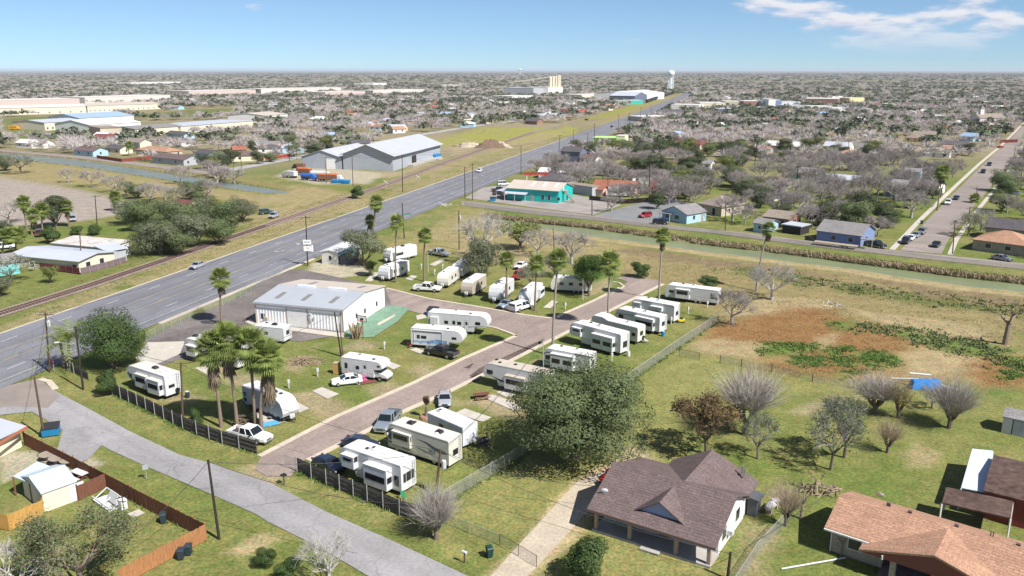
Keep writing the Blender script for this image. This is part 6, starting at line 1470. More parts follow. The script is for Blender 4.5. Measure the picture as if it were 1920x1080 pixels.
# --- the brick house with the orange shingle roof
Q0, Q1 = np.array(G(1548,992,2.4)), np.array(G(1762,1062,2.4)); d = Q1-Q0; qrz = atan2(d[1], d[0])
b = thing('house', 'buff brick house with wide orange brown shingle roof at the bottom right', 'house', (*Q0, 0), qrz)
HOUSE_SPOTS.append((*(Q0+d/2), 14))
Lq, Dq = 27.0, 8.6; ze, zr = 2.45, 4.1; ym = Dq/2
GXQ = min(np.arange(4, 22, .1), key=lambda g_: abs(PX(Q0[0]+cos(qrz)*g_-sin(qrz)*ym, Q0[1]+sin(qrz)*g_+cos(qrz)*ym, zr)[0]-1780))
mb = MB(); mb.box(.5,.5,0,5.2,Dq-.4,ze+.1).box(5.2,2.6,0,Lq,Dq-.4,ze+.1).add([(.5,.5,ze),(.62,.5,ze),(.62,Dq-.4,ze),(.5,Dq-.4,ze),(.5,ym,zr-.1),(.62,ym,zr-.1)], [(0,4,3),(1,2,5),(0,1,5,4),(3,4,5,2)]); obj('wall', mb, W_BRICK, b)
mb = MB()
for ya in (-.1, Dq+.1):
    q = [(-.1,ya,ze),(Lq,ya,ze),(Lq,ym,zr),(-.1,ym,zr)]
    if ya > ym: q = q[::-1]
    mb.hexa(q, [(p[0],p[1],p[2]+.17) for p in q])
rf = obj('roof', mb, R_ORANGE, b)
gx = GXQ; gw = 6.2; mb = MB(); zg = zr-.12
for s in (-1, 1):
    q = [(gx+s*gw,-1.6,ze-.25),(gx,-1.6,zg),(gx,ym,zg),(gx+s*gw,ym-.6,ze+1.4-.02)]
    q = [(gx+s*gw,-1.6,zg-(zg-ze+.25)),(gx,-1.6,zg),(gx,ym-.2,zg),(gx+s*gw,.0,zg-(zg-ze+.25))]
    if s > 0: q = q[::-1]
    mb.hexa(q, [(p[0],p[1],p[2]+.2) for p in q])
obj('front_gable_roof', mb, R_ORANGE, rf)
obj('front_gable', MB().add([(gx-gw,-1.45,ze-.3),(gx+gw,-1.45,ze-.3),(gx,-1.45,zg-.05),(gx-gw,-1.3,ze-.3),(gx+gw,-1.3,ze-.3),(gx,-1.3,zg-.05)], [(0,1,2),(5,4,3),(0,3,4,1),(1,4,5,2),(2,5,3,0)]), wallm('maroon_siding', (.22,.075,.06)), b)['label'] = 'maroon boarded front gable'
for x in (6.2, 9.6, 12.4, 15.5): obj('porch_column', MB().box(x,-1.3,0,x+.5,-.8,ze-.3), W_BRICK, b)
obj('porch_floor', MB().box(5.2,-1.5,-.1,18,2.55,.15), mat('porch_tile', (.22,.18,.20), .7, .1, 2), b)
for x in (2.0, 7.6, 10.6, 13.5):
    y = .5 if x < 5 else 2.6
    f = obj('window', MB().box(x,y-.04,.9,x+1.3,y,2.1), FRAME, b); obj('pane', MB().box(x+.08,y-.055,.98,x+1.22,y-.04,2.02), HGLASS, f)
obj('gutter', MB().box(-.1,-.25,ze-.06,5.6,-.12,ze+.1).box(5.5,-1.7,ze-.3,5.62,-.1,ze+.1), W_WHITE, b); obj('downpipe', MB().box(.45,.40,0,.53,.48,ze), W_WHITE, b)
for x, y in ((6,ym+.6),(10,ym+.7),(15,ym+.5),(18.5,ym+.6),(4,ym+1),(22,ym+.5)): obj('roof_vent', MB().box(x,y,zr-.3,x+.35,y+.3,zr+.15), R_BROWN, b)
for x in (12.9, 13.1): obj('roof_pipe', MB().tube((x,ym+1.6,zr-.9),(x,ym+1.6,zr+.1),.05,.05,5), W_DKGREY, b)
dish = obj('satellite_dish', MB().lathe([(.05,.0),(.3,.06),(.45,.18),(.44,.2),(.28,.09),(.04,.03)], 12), RVG, b, (2.6,Dq+.2,ze+.5)); dish.rotation_euler = (radians(-50), 0, radians(10))
obj('white_pipe', MB().tube((-3.6,-1.2,.08),(2.2,-.6,.08),.07,.07,6), RVW, b) if False else tag(obj('drain_pipe', MB().tube((*G(1465,1068),.08),(*G(1585,1047),.08),.08,.08,6), RVW), 'white plastic pipe lying on the lawn before the brick house', 'pipe')
# --- dark garage group behind it
gr = bld('garage', 'garage with dark brown low roof at the right edge', (1848,921), (1920,939), 9.5, 3.0, 'gx', .5, wallm('maroon_wall', (.24,.06,.05)), mat('weathered_brown_roof', (.10,.065,.055), .9, .35, .35, .1, fine=.3, fscale=1.5), oh=.2, cat='garage', zpx=3.0, L=12)
bld('lean_to', 'lean to with pale blue metal roof against the dark garage', (1800,925), (1840,936), 9.0, 2.3, 'flat', .1, wallm('pale_board', (.5,.48,.45)), ribmat('pale_blue_sheet', (.58,.66,.74), .5, 0, .1, .6), oh=.05, cat='lean-to') if False else None
lt0 = np.array(G(1802,915,2.5)); lt1 = np.array(G(1853,925,2.5)); lt2 = np.array(G(1823,842,2.5)); lt3 = np.array(G(1862,846,2.5))
t = thing('lean_to', 'lean to with pale blue metal roof against the dark garage', 'lean-to', (*lt0, 0)); c_ = [tuple(p-lt0) for p in (lt0, lt1, lt3, lt2)]
obj('roof', MB().hexa([(*p, 2.45) for p in c_], [(*p, 2.56) for p in c_]), ribmat('pale_blue_sheet', (.55,.63,.72), .5, 0, .1, .6), t)
for p in c_: obj('post', MB().box(p[0]-.06,p[1]-.06,0,p[0]+.06,p[1]+.06,2.45), FRAME, t)
k0 = [np.array(G(*q, 2.7)) for q in ((1766,943),(1895,972),(1900,940),(1775,914))]
t = thing('carport', 'carport with dark mottled flat roof between the brick house and the garage', 'carport', (*k0[0], 0)); c_ = [tuple(p-k0[0]) for p in k0]
obj('roof', MB().hexa([(*p, 2.6) for p in c_], [(*p, 2.75) for p in c_]), MATS['weathered_brown_roof'], t)
for p in c_: obj('post', MB().box(p[0]-.07,p[1]-.07,0,p[0]+.07,p[1]+.07,2.6), FRAME, t)
sh = bld('shed', 'small white metal shed with double doors and grey gable roof at the right edge', (1877,810), (1938,824), 3.4, 2.1, 'gx', .7, wallm('shed_white', (.62,.64,.66)), R_GREY, oh=.12, cat='shed')
for x in (1.2, 2.15): obj('door', MB().box(x,-.05,.05,x+.9,-.005,1.95), wallm('shed_door', (.44,.47,.52)), sh)
for x in (1.1, 3.06): obj('door_trim', MB().box(x,-.06,0,x+.09,-.004,2.05), DARK, sh)
# --- yards at the bottom left
c0 = [np.array(G(*q, 2.8)) for q in ((-60,866),(0,823),(50,800),(0,785),(-80,790))]
t = thing('house', 'tan house corner with blue grey metal roof and orange trim at the left edge', 'house', (*c0[1], 0)); c_ = [tuple(p-c0[1]) for p in c0]
obj('roof', MB().prism_z(c_, 2.75, 2.9), R_METAL, t); obj('fascia', MB().bar((*c_[0],2.72),(*c_[2],2.72),.14,.3).bar((*c_[2],2.72),(*c_[3],2.72),.14,.3), mat('orange_trim', (.42,.14,.07), .7, .1, 2), t)
ins = [((p[0]-c_[3][0])*.86+c_[3][0]-.5, (p[1]-c_[3][1])*.86+c_[3][1]) for p in c_]; obj('wall', MB().prism_z(ins, -.1, 2.74), W_CREAM, t)
S0, S1 = G(84,958), G(146,938); 
sg = bld('shed', 'gabled shed with pale blue grey metal roof and cream wall in the fenced yard', (84,960), (146,937), 5.4, 2.2, 'gx', .9, W_CREAM, ribmat('shed_sheet', (.50,.57,.62), .4, 0, .2, .55), oh=.15, cat='shed', doors=(('f',2.8,1.3,1.9,W_WHITE),))
k0 = [np.array(G(*q, 2.3)) for q in ((24,893),(55,905),(102,877),(70,865))]
t = thing('carport', 'low carport with pale metal roof joined to the gabled shed', 'carport', (*k0[0], 0)); c_ = [tuple(p-k0[0]) for p in k0]
obj('roof', MB().hexa([(*p, 2.2) for p in c_], [(*p, 2.3) for p in c_]), MATS['shed_sheet'], t)
for p in c_: obj('post', MB().box(p[0]-.06,p[1]-.06,0,p[0]+.06,p[1]+.06,2.2), mat('post_brown', (.22,.10,.06), .8, .1, 2), t)
# ------------------------------------------------------------------ fences
WOOD_G = mat('grey_weathered_board', (.115,.100,.090), .95, .35, 1.5, .1, fine=.3, fscale=8, stretch=(6,6,1)); WOOD_B = mat('brown_stained_board', (.165,.075,.048), .9, .25, 1.2, .1, fine=.25, fscale=6, stretch=(6,6,1)); WOOD_O = mat('cedar_board', (.36,.17,.075), .9, .22, 1.0, .1, fine=.22, fscale=6, stretch=(6,6,1)); WOOD_Y = mat('new_pine_board', (.48,.27,.08), .9, .2, 1.0, .1, fine=.2, fscale=6, stretch=(6,6,1))
GALV = mat('galvanised', (.46,.47,.47), .5, .1, 3, .4, metal=.4); MAROON = mat('maroon_sheet', (.17,.055,.06), .7, .15, 1, .2); CHAIN = mesh_mat('chain_link', (.40,.41,.40), .34, .065); POLEW = mat('pole_wood', (.115,.075,.055), .95, .25, 2, .1, stretch=(5,5,1)); POLEB = mat('creosote_pole', (.045,.036,.032), .95, .25, 2, .1); WIREM = mat('wire', (.05,.05,.05), .7, .1, 2)
def board_fence(label, px, h=1.7, m=WOOD_G, postm=GALV, step=2.4, post_h=None, side=-1, z=0, bw_=.145, round_post=True, post_every=1):
    pts = GS(px); t = thing('board_fence', label, 'fence', (*pts[0], 0)); o = np.array(pts[0]); rr = random.Random(len(label))
    for s in range(len(pts)-1):
        a, b = np.array(pts[s])-o, np.array(pts[s+1])-o; n = max(1, int(round(np.linalg.norm(b-a)/step)))
        d = (b-a)/np.linalg.norm(b-a); nn = np.array((d[1], -d[0]))*(-side)
        for k in range(n):
            p, q = a+(b-a)*k/n, a+(b-a)*(k+1)/n; ln = np.linalg.norm(q-p); mb = MB()
            for zz in (.35, h*.55, h-.25): mb.bar((*(p-nn*.03), zz), (*(q-nn*.03), zz), .04, .09)
            x = 0.0
            while x < ln-.02:
                w_ = min(bw_*.94, ln-x); hh = h+rr.uniform(-.05, .04); c0, c1 = p+d*x, p+d*(x+w_); off = nn*(.015+rr.uniform(-.006, .006))
                e = nn*.02; mb.hexa([(*(c0+off), .03), (*(c1+off), .03), (*(c1+off+e), .03), (*(c0+off+e), .03)], [(*(c0+off), hh), (*(c1+off), hh), (*(c1+off+e), hh), (*(c0+off+e), hh)]); x += bw_
            obj('board_panel', mb, m, t)
            mb = MB(); ph = post_h or h+.15; pp = p-nn*.09
            if round_post: mb.tube((*pp, -.1), (*pp, ph), .05, .05, 6)
            else: mb.bar((*pp, -.1), (*pp, ph), .11)
            obj('post', mb, postm, t)
    return t
board_fence('grey weathered board fence along the street left of the entrance', [(212,739),(275,769),(344,804),(370,815),(418,832),(482,851)], 1.75, side=1, post_h=2.0)
board_fence('grey weathered board fence along the street right of the entrance', [(558,884),(613,909),(690,940),(750,966),(790,976)], 1.75, side=1, post_h=2.0)
board_fence('short grey board fence beside the stop sign', [(118,688),(140,700),(166,713)], 1.3, side=1, post_h=1.9)
board_fence('brown stained fence with orange posts around the bottom left yard', [(46,834),(120,872),(200,914),(290,962),(388,1012)], 1.75, WOOD_B, WOOD_O, side=-1, round_post=False)
board_fence('brown cross fence dividing the bottom left yard', [(148,938),(200,914)], 1.75, WOOD_B, WOOD_B, side=-1, round_post=False)
board_fence('bright orange cedar fence facing the bottom edge', [(388,1012),(305,1056),(225,1100)], 1.75, WOOD_O, WOOD_O, side=1, round_post=False)
board_fence('short yellow pine fence beside the gabled shed', [(84,965),(18,995),(-30,985)], 1.75, WOOD_Y, WOOD_Y, side=1, round_post=False)
board_fence('maroon sheet fence around the mobile homes', [(38,501),(80,506),(125,511),(150,515)], 1.6, MAROON, MAROON, side=1, bw_=.3)
board_fence('purplish sheet fence right of the leaning pole', [(152,515),(200,503),(237,492)], 1.5, mat('purplish_sheet', (.20,.14,.15), .8, .15, 1), GALV, side=1, bw_=.3)
board_fence('dark board fence behind the caravan across the canal', [(1105,375),(1170,382),(1225,378)], 1.6, POLEB, POLEB, side=1, step=4, bw_=.3)
board_fence('red brown fence across the left canal', [(182,297),(228,304),(285,298)], 1.7, mat('rust_fence', (.24,.07,.05), .9, .2, 1), WOOD_B, side=1, step=4, bw_=.4)
board_fence('bright red fence at the road junction on the left', [(497,300),(545,293)], 1.6, mat('red_fence', (.40,.05,.04), .9, .2, 1), WOOD_B, side=1, step=4, bw_=.4)
board_fence('dark red fence at the top of the side street', [(1874,268),(1908,267)], 2.0, mat('dark_red_fence', (.16,.03,.03), .9, .2, 1), WOOD_B, side=1, step=5, bw_=.5)
board_fence('maroon fence in front of the dark oaks', [(1262,263),(1330,263)], 2.0, MAROON, WOOD_B, side=1, step=5, bw_=.5)
def chain_fence(label, px, h=1.5, step=3.0, postm=GALV, rail=True, r_=.032, name='chain_link_fence'):
    pts = GS(px); t = thing(name, label, 'fence', (*pts[0], 0)); o = np.array(pts[0])
    for s in range(len(pts)-1):
        a, b = np.array(pts[s])-o, np.array(pts[s+1])-o; L_ = float(np.linalg.norm(b-a)); n = max(1, int(round(L_/step))); rz = atan2(*(b-a)[::-1])
        obj('wire_mesh', MB().add([(0,0,.04),(L_,0,.04),(L_,0,h-.02),(0,0,h-.02)], [(0,1,2,3)]), CHAIN, t, (*a, 0), rz)
        if rail: obj('top_rail', MB().tube((*a, h), (*b, h), .022, .022, 5), postm, t)
        for k in range(n+1 if s == len(pts)-2 else n):
            p = a+(b-a)*k/n; obj('post', MB().tube((*p, -.1), (*p, h+.05), r_, r_, 6), postm, t)
    return t
chain_fence('chain link fence closing the park on the right, running back to the field', [(955,872),(1090,780),(1180,717),(1272,652),(1345,604)], 1.6)
chain_fence('chain link fence between the last caravan and the brown house lawn', [(790,976),(843,938),(955,872)], 1.6)
chain_fence('low chain link fence in front of the brown house lawn', [(825,978),(880,1000),(937,1022)], 1.2)
chain_fence('chain link fence between the highway and the office lot', [(275,641),(322,614),(372,592),(440,566),(500,527),(530,510)], 1.7)
chain_fence('chain link fence along the canal road', [(870,386),(982,401),(1093,412),(1236,429),(1333,438.5),(1464,456),(1560,468),(1747,489),(1920,507)], 1.3, 5.0, GALV)
chain_fence('chain link fence right of the brown roofed house', [(1375,1110),(1420,1040),(1470,985)], 1.4)
chain_fence('wire fence with wooden posts between the back yard and the field', [(1350,680),(1390,687),(1447,697),(1523,716),(1600,728)], 1.2, 5.5, POLEW, False, .07, 'wire_fence')
chain_fence('open entrance gate of chain link folded beside the lane', [(533,876),(556,884)], 1.7, 2.0)
chain_fence('dark tube gate across the sandy drive', [(937,1022),(972,1042),(1006,1063)], 1.2, 2.2, POLEB)
chain_fence('short dark gate at the corner of the field', [(1273,668),(1311,676)], 1.3, 2.5, POLEB)
# ------------------------------------------------------------------ poles
def pole(label, base, top, arms=0, lamp=None, transformer=False, m=POLEW, r_=.14, name='utility_pole', group=None, armdir=.3):
    x, y = G(*base); h_ = ZT(base[0], base[1], top[1]); dep = y*cos(PIT)+(HC-h_)*sin(PIT); dx_ = (top[0]-960)*dep/FPX-x
    t = thing(name, label, 'pole', (x, y, 0), 0, group)
    obj('pole', MB().tube((0,0,-.2),(dx_,0,h_),r_*1.15,r_*.8,8), m, t)
    for k in range(arms):
        z = h_-.35-k*.9; c_, s_ = cos(armdir), sin(armdir); mb = MB().bar((dx_-1.2*c_,-1.2*s_,z),(dx_+1.2*c_,1.2*s_,z),.1,.12)
        a_ = obj('crossarm', mb, m, t); mb = MB()
        for q in (-1.1,-.5,.5,1.1): mb.tube((dx_+q*c_,q*s_,z+.05),(dx_+q*c_,q*s_,z+.25),.05,.04,6)
        obj('insulators', mb, RVG, a_)
    if transformer: obj('transformer', MB().lathe([(.22,h_-2.2),(.26,h_-2.1),(.26,h_-1.3),(.2,h_-1.2)], 10, c=(dx_+.35,-.2,0)), RVG, t)
    if lamp:
        l = obj('lamp_arm', MB().bar((dx_*.8,0,h_*lamp[2]),(dx_*.8+lamp[0],lamp[1],h_*lamp[2]+.2),.06), GALV, t)
        obj('lamp_head', MB().hexa([(dx_*.8+lamp[0]-.45,lamp[1]-.14,h_*lamp[2]+.1),(dx_*.8+lamp[0]+.2,lamp[1]-.14,h_*lamp[2]+.15),(dx_*.8+lamp[0]+.2,lamp[1]+.14,h_*lamp[2]+.15),(dx_*.8+lamp[0]-.45,lamp[1]+.14,h_*lamp[2]+.1)], [(dx_*.8+lamp[0]-.4,lamp[1]-.1,h_*lamp[2]+.26),(dx_*.8+lamp[0]+.15,lamp[1]-.1,h_*lamp[2]+.3),(dx_*.8+lamp[0]+.15,lamp[1]+.1,h_*lamp[2]+.3),(dx_*.8+lamp[0]-.4,lamp[1]+.1,h_*lamp[2]+.26)]), RVW, l)
    return (x+dx_, y, h_)
PT = {}
PT[1] = pole('wooden pole with crossarm and transformer at the street corner', (93,697), (85,586), 1, transformer=True, armdir=.0)
PT[2] = pole('dark pole with a street lamp arm beside the stop sign', (156,730), (141,612), 0, (-3.0,.3,.72), m=POLEB)
PT[3] = pole('plain brown pole behind the blue dumpster', (83,820), (64,706), 0)
PT[4] = pole('brown pole standing at the board fence by the caravan ladder', (343,802), (339,680), 0)
PT[5] = pole('black pole on the verge right of the orange fence', (411,1010), (390,862), 0, m=POLEB)
PT[6] = pole('black pole of a pair before the white hall', (640,668), (627,585), 0, m=POLEB, r_=.12)
PT[7] = pole('rusty shorter pole of the pair before the white hall', (643,668), (637,607), 0, r_=.1)
PT[8] = pole('pole with transformer between the motorhome and the bare tree', (817,928), (826,842), 0, transformer=True)
PT[9] = pole('thin grey pole in front of the huge olive tree', (1019,700), (1018,638), 0, m=GALV, r_=.07)
PT[10] = pole('black pole at the highway behind the pair of palms', (758,447), (754,380), 0, m=POLEB)
PT[11] = pole('pole with a box on the canal bank', (861,468), (860,395), 0, transformer=True)
PT[12] = pole('thin dark pole behind the tallest palm', (1040,492), (1037,427), 0, m=POLEB, r_=.09)
PT[13] = pole('white thin pole in front of the bright green tree', (1093,562), (1093,522), 0, m=RVW, r_=.06)
PT[14] = pole('white thin pole between the caravans at the top of the park', (803,510), (802,475), 0, m=RVW, r_=.05)
PT[15] = pole('sign pole carrying two white sign boards beside the highway', (577,498), (573,405), 1, m=POLEB)
PT[16] = pole('pole right of the brown roofed house', (1364,1085), (1370,1035), 0, m=POLEB)
FAR = [((755,360),(754,290)),((662,350),(660,292)),((612,343),(611,293)),((872,370),(871,312)),((886,375),(886,306)),((977,327),(977,272)),((1047,300),(1050,253)),((1075,279),(1075,243)),((1102,285),(1102,250)),((1114,287),(1115,231)),((1128,293),(1128,262)),((1160,262),(1160,215)),((1180,255),(1180,212)),((1220,232),(1221,196)),((1200,236),(1202,202)),
       ((1110,404),(1110,366)),((1140,391),(1140,330)),((1360,432),(1361,374)),((1218,378),(1218,300)),((1267,330),(1267,300)),((1470,300),(1470,262)),((1415,310),(1420,262)),((1595,300),(1590,262)),((1786,476),(1791,413)),((1815,421),(1819,388)),((1832,380),(1832,350)),((1860,350),(1866,318)),((1763,370),(1775,318)),((1900,300),(1904,275)),
       ((153,498),(149,428)),((182,420),(178,366)),((438,322),(438,282)),((453,322),(451,280)),((543,303),(541,263)),((557,299),(556,267)),((493,308),(492,292)),((700,275),(699,252)),((262,284),(262,258)),((170,292),(170,257)),((411,290),(410,270)),((105,440),(104,425)),((1326,340),(1327,305)),((1495,345),(1496,310))]
for i, (b_, t_) in enumerate(FAR):
    _b = min(BLD_AT, key=lambda q: hypot(q[0]-G(*b_)[0], q[1]-G(*b_)[1])); lb = ' '.join(('wooden power pole nearest the '+_b[2]).split()[:16]) if 1 else 'wooden power pole standing along the highway beyond the canal' if i < 15 else ('wooden power pole among the houses right of the highway' if i < 29 or i > 40 else 'wooden power pole left of the highway')
    PT[20+i] = pole(lb, b_, t_, 1 if i % 2 == 0 else 0, m=POLEW if i % 3 else POLEB, group='power poles '+('along the highway' if i < 15 else 'in the right hand town' if i < 29 or i > 40 else 'left of the highway'))
def wire(label, a, b, sag=.6, z=-.2, r_=.028, group=None):
    p, q = np.array(PT[a] if not isinstance(a, tuple) else a, float), np.array(PT[b] if not isinstance(b, tuple) else b, float); mb = MB(); n = 10; pts = []
    for k in range(n+1):
        t_ = k/n; c_ = p+(q-p)*t_; c_[2] += z-4*sag*t_*(1-t_); pts.append(tuple(c_-p))
    mb.path(pts, [r_]*(n+1), 4); tag(obj('power_line', mb, WIREM, None, tuple(p)), label, 'wire', group)
wire('power line from the black verge pole back to the yard', 5, (*G(250,1060), 3.0), .4)
wire('power line from the black verge pole across the street to the transformer pole', 5, 8, .8)
wire('power line between the fence pole and the lamp pole', 4, 2, .8)
wire('power line between the lamp pole and the corner pole', 2, 1, .5)
wire('power line from the corner pole to the pole behind the dumpster', 1, 3, .6)
wire('power line from the black pole of the pair to the palms', 6, 4, 1.2)
wire('power line from the transformer pole toward the brown house', 8, 16, 1.2)
wire('power line from the transformer pole to the thin grey pole', 8, 9, 1.0)
wire('power line across the bottom right yard to the brick house', 16, (*G(1560,960), 3.0), .5)
wire('power line from the fence pole over the entrance to the transformer pole', 4, 8, 1.5); wire('power line from the corner pole along the highway to the sign pole', 1, 15, 2.2); wire('power line from the sign pole on to the black highway pole', 15, 10, 1.5); wire('power line from the transformer pole over the lawn to the brown house', 8, (*G(1120,960), 3.2), .8); wire('power line over the bottom street to the right', 5, (*G(760,1090), 8.0), .8)
_h = sorted(range(15), key=lambda i: PT[20+i][1])
for _n, (a_, b_) in enumerate(zip(_h, _h[1:])): wire(f'power line of the highway poles, {ORD[min(_n, 11)].replace("leftmost", "nearest").replace("from the left", "span from the near end")}', 20+a_, 20+b_, .7, group='power lines along the highway')
wire('power line along the highway beside the grey hall', 20, 25, .8)
# ------------------------------------------------------------------ signs
SIGNW = mat('sign_white', (.76,.76,.74), .6, .05, 2); SIGNR = mat('sign_red', (.50,.03,.03), .5, .08, 2); SIGNG = mat('sign_green', (.02,.25,.12), .5, .05, 2); SIGNY = mat('sign_yellow', (.75,.55,.04), .5, .05, 2); INK = mat('sign_ink', (.10,.10,.12), .7, .1, 2)
def on_post(name, label, base, top, boards, post=GALV, r_=.04, cat='sign', rz=0, posts=(0,)):
    x, y = G(*base); h_ = ZT(base[0], base[1], top); t = thing(name, label, cat, (x, y, 0), rz)
    for px_ in posts: obj('post', MB().tube((px_,0,-.1),(px_,0,h_),r_,r_,6), post, t)
    for (x0, x1, z0, z1, m_, txt, tm) in boards:
        b_ = obj('board', MB().box(x0,-.09,z0,x1,-.045,z1), m_, t)
        if txt: letters(txt, (z1-z0)*.62, tm, b_, ((x0+x1)/2, -.095, (z0+z1)/2), (radians(90), 0, 0))
    return t
x, y, hh = PT[15]
st = thing('sign_board', 'two white lettered sign boards on the highway sign pole', 'sign', (x, y, 0))
b1 = obj('board', MB().box(-.95,-.28,5.2,.95,-.2,6.3), SIGNW, st); b2 = obj('board', MB().box(-.9,-.28,3.6,.9,-.2,4.8), SIGNW, st); obj('side_panel', MB().box(.95,-.3,3.4,1.2,.4,4.9), SIGNW, st)
letters('RV PARK', .42, INK, b1, (0,-.285,5.75), (radians(90),0,0)) if False else None
for k in range(5): obj('letter_stroke', MB().box(-.7+k*.29,-.29,5.6,-.5+k*.29,-.281,5.95), mat('faded_ink', (.32,.33,.38), .7, .2, 4), b1)
letters('775', .62, mat('sign_red_ink', (.38,.07,.05), .6, .1, 2), b2, (0,-.285,4.2), (radians(90),0,0))
oct_ = [(.38*cos(pi/8+k*pi/4), .38*sin(pi/8+k*pi/4)) for k in range(8)]
t = on_post('stop_sign', 'red octagonal stop sign at the street corner', (102,697), 678, [], rz=radians(-35)); h_ = ZT(102,697,678)
ob = obj('board', MB().prism_y([(a_, b_+h_) for a_, b_ in oct_], -.08, -.05), SIGNR, t); letters('STOP', .24, SIGNW, ob, (0,-.085,h_), (radians(90),0,0))
on_post('street_sign', 'grey backed street sign on the verge before the brown fence', (275,898), 871, [(-.3,.3,1.2,1.75,mat('sign_back', (.36,.38,.40), .5, .05, 2),None,None)], rz=radians(20))
on_post('street_name_sign', 'small green street name sign by the highway', (765,418), 401, [(-.9,.9,2.6,2.95,SIGNG,None,None)])
on_post('pole_sign', 'tall red and white lettered pole sign among the houses', (1225,362), 333, [(-1.4,1.4,3.2,5.0,SIGNR,None,None),(-1.3,1.3,1.2,2.9,SIGNR,None,None)], SIGNW, .12, posts=(-1.1,1.1))
on_post('canopy_sign', 'long red and white sign on two posts beside the highway', (1006,345), 330, [(-5.5,5.5,3.8,4.6,SIGNR,None,None)], SIGNW, .15, posts=(-4,4))
on_post('warning_sign', 'small yellow sign fixed to the board fence at the entrance', (449,838), 822, [(-.25,.25,.9,1.5,SIGNY,None,None)], rz=radians(-40))
on_post('warning_sign', 'small yellow sign fixed to the board fence before the white fifth wheel', (752,962), 928, [(-.2,.2,1.5,1.9,SIGNY,None,None)], rz=radians(-40))
for b_, tp, lb in (((724,357),340,'white crossbuck sign left of two beside the railway'), ((785,346),331,'white crossbuck sign right of two beside the railway')):
    x, y = G(*b_); t = thing('crossbuck_sign', lb, 'sign', (x, y, 0)); z = ZT(*b_, tp); obj('post', MB().tube((0,0,-.1),(0,0,z),.08,.08,6), GALV, t)
    obj('cross', MB().bar((-.9,-.1,z-.9),(.9,-.1,z+.5),.3,.06).bar((-.9,-.14,z+.5),(.9,-.14,z-.9),.3,.06), SIGNW, t)
# ------------------------------------------------------------------ bins, boxes and yard things
def dumpster(label, px, rz, m, w=1.9, d_=1.4, h_=1.3, lid=True):
    t = thing('dumpster', label, 'dumpster', (*G(*px), 0), rz)
    obj('bin', MB().hexa([(-w/2,-d_/2,.12),(w/2,-d_/2,.12),(w/2,d_/2,.12),(-w/2,d_/2,.12)], [(-w/2-.05,-d_/2-.15,h_-.2),(w/2+.05,-d_/2-.15,h_-.2),(w/2+.05,d_/2,h_+.1),(-w/2-.05,d_/2,h_+.1)]), m, t)
    if lid: obj('lid', MB().hexa([(-w/2-.08,-d_/2-.2,h_-.2),(w/2+.08,-d_/2-.2,h_-.2),(w/2+.08,d_/2+.05,h_+.1),(-w/2-.08,d_/2+.05,h_+.1)], [(-w/2-.08,-d_/2-.2,h_-.12),(w/2+.08,-d_/2-.2,h_-.12),(w/2+.08,d_/2+.05,h_+.18),(-w/2-.08,d_/2+.05,h_+.18)]), BLACKP, t)
    obj('fork_pocket', MB().box(-w/2-.14,-.3,.5,w/2+.14,.1,.7), m, t)
    for s in (-1, 1): obj('skid', MB().box(s*w*.35-.06,-d_/2,0,s*w*.35+.06,d_/2,.12), BLACKP, t)
    return t
BLUED = mat('dumpster_blue', (.02,.20,.42), .5, .15, 1.5)
dumpster('blue dumpster with dark lid beside the street at the bottom left', (97,815), radians(20), BLUED)
dumpster('blue dumpster beside the cross lane behind the long fifth wheel', (812,590), radians(-15), BLUED)
dumpster('blue dumpster on the teal shop lot', (924,377), 0, BLUED)
for i, (u, v) in enumerate(((757,311),(778,306),(800,300),(818,297))): dumpster('blue steel container in the row along the grey hall', (u, v), radians(72), BLUED, 7.5, 2.4, 2.4, False)['group'] = 'blue containers along the grey hall'
for i, (u, v) in enumerate(((628,343),(640,343),(650,344))): dumpster('low blue steel skip at the end of the truck yard', (u, v), radians(-10), BLUED, 2.6, 1.8, 1.4, False)['group'] = 'skips of the truck yard'
def wheelie(label, px, m, group=None):
    t = thing('wheeled_bin', label, 'bin', (*G(*px), 0), random.random()*.6)
    obj('bin', MB().hexa([(-.24,-.24,.06),(.24,-.24,.06),(.24,.26,.06),(-.24,.26,.06)], [(-.31,-.34,1.0),(.31,-.34,1.0),(.31,.34,1.0),(-.31,.34,1.0)]), m, t); obj('lid', MB().hexa([(-.33,-.37,1.0),(.33,-.37,1.0),(.33,.37,1.02),(-.33,.37,1.02)], [(-.28,-.3,1.08),(.28,-.3,1.08),(.28,.33,1.13),(-.28,.33,1.13)]), m, t)
    for s in (-1, 1): wheel(t, s*.2, .3, .12, .06)
GREENB = mat('bin_green', (.015,.05,.04), .5, .1, 3); DKB = mat('bin_dark', (.03,.045,.055), .5, .1, 3)
wheelie('dark wheeled bin left of two at the orange fence', (340,1048), DKB); wheelie('dark wheeled bin right of two at the orange fence', (354,1040), DKB)
wheelie('green wheeled bin by the tube gate', (918,1044), GREENB); wheelie('dark wheeled bin on the side street verge', (1728,420), DKB); wheelie('black tub in the yard behind the brown fence', (307,980), DKB)
def mailbox(label, px, m, n=1):
    t = thing('mailbox', label, 'mailbox', (*G(*px), 0), radians(-35)); obj('post', MB().box(-.05,-.05,0,.05,.05,1.05), POLEW, t)
    for k in range(n): obj('box', MB().tube((-.25,(k-.5*(n-1))*.3,1.15),(.25,(k-.5*(n-1))*.3,1.15),.13,.13,8), m, t)
mailbox('pair of black mailboxes at the park entrance', (533,908), BLACKP, 2); mailbox('white mailbox on the verge by the sandy drive', (871,1055), RVW)
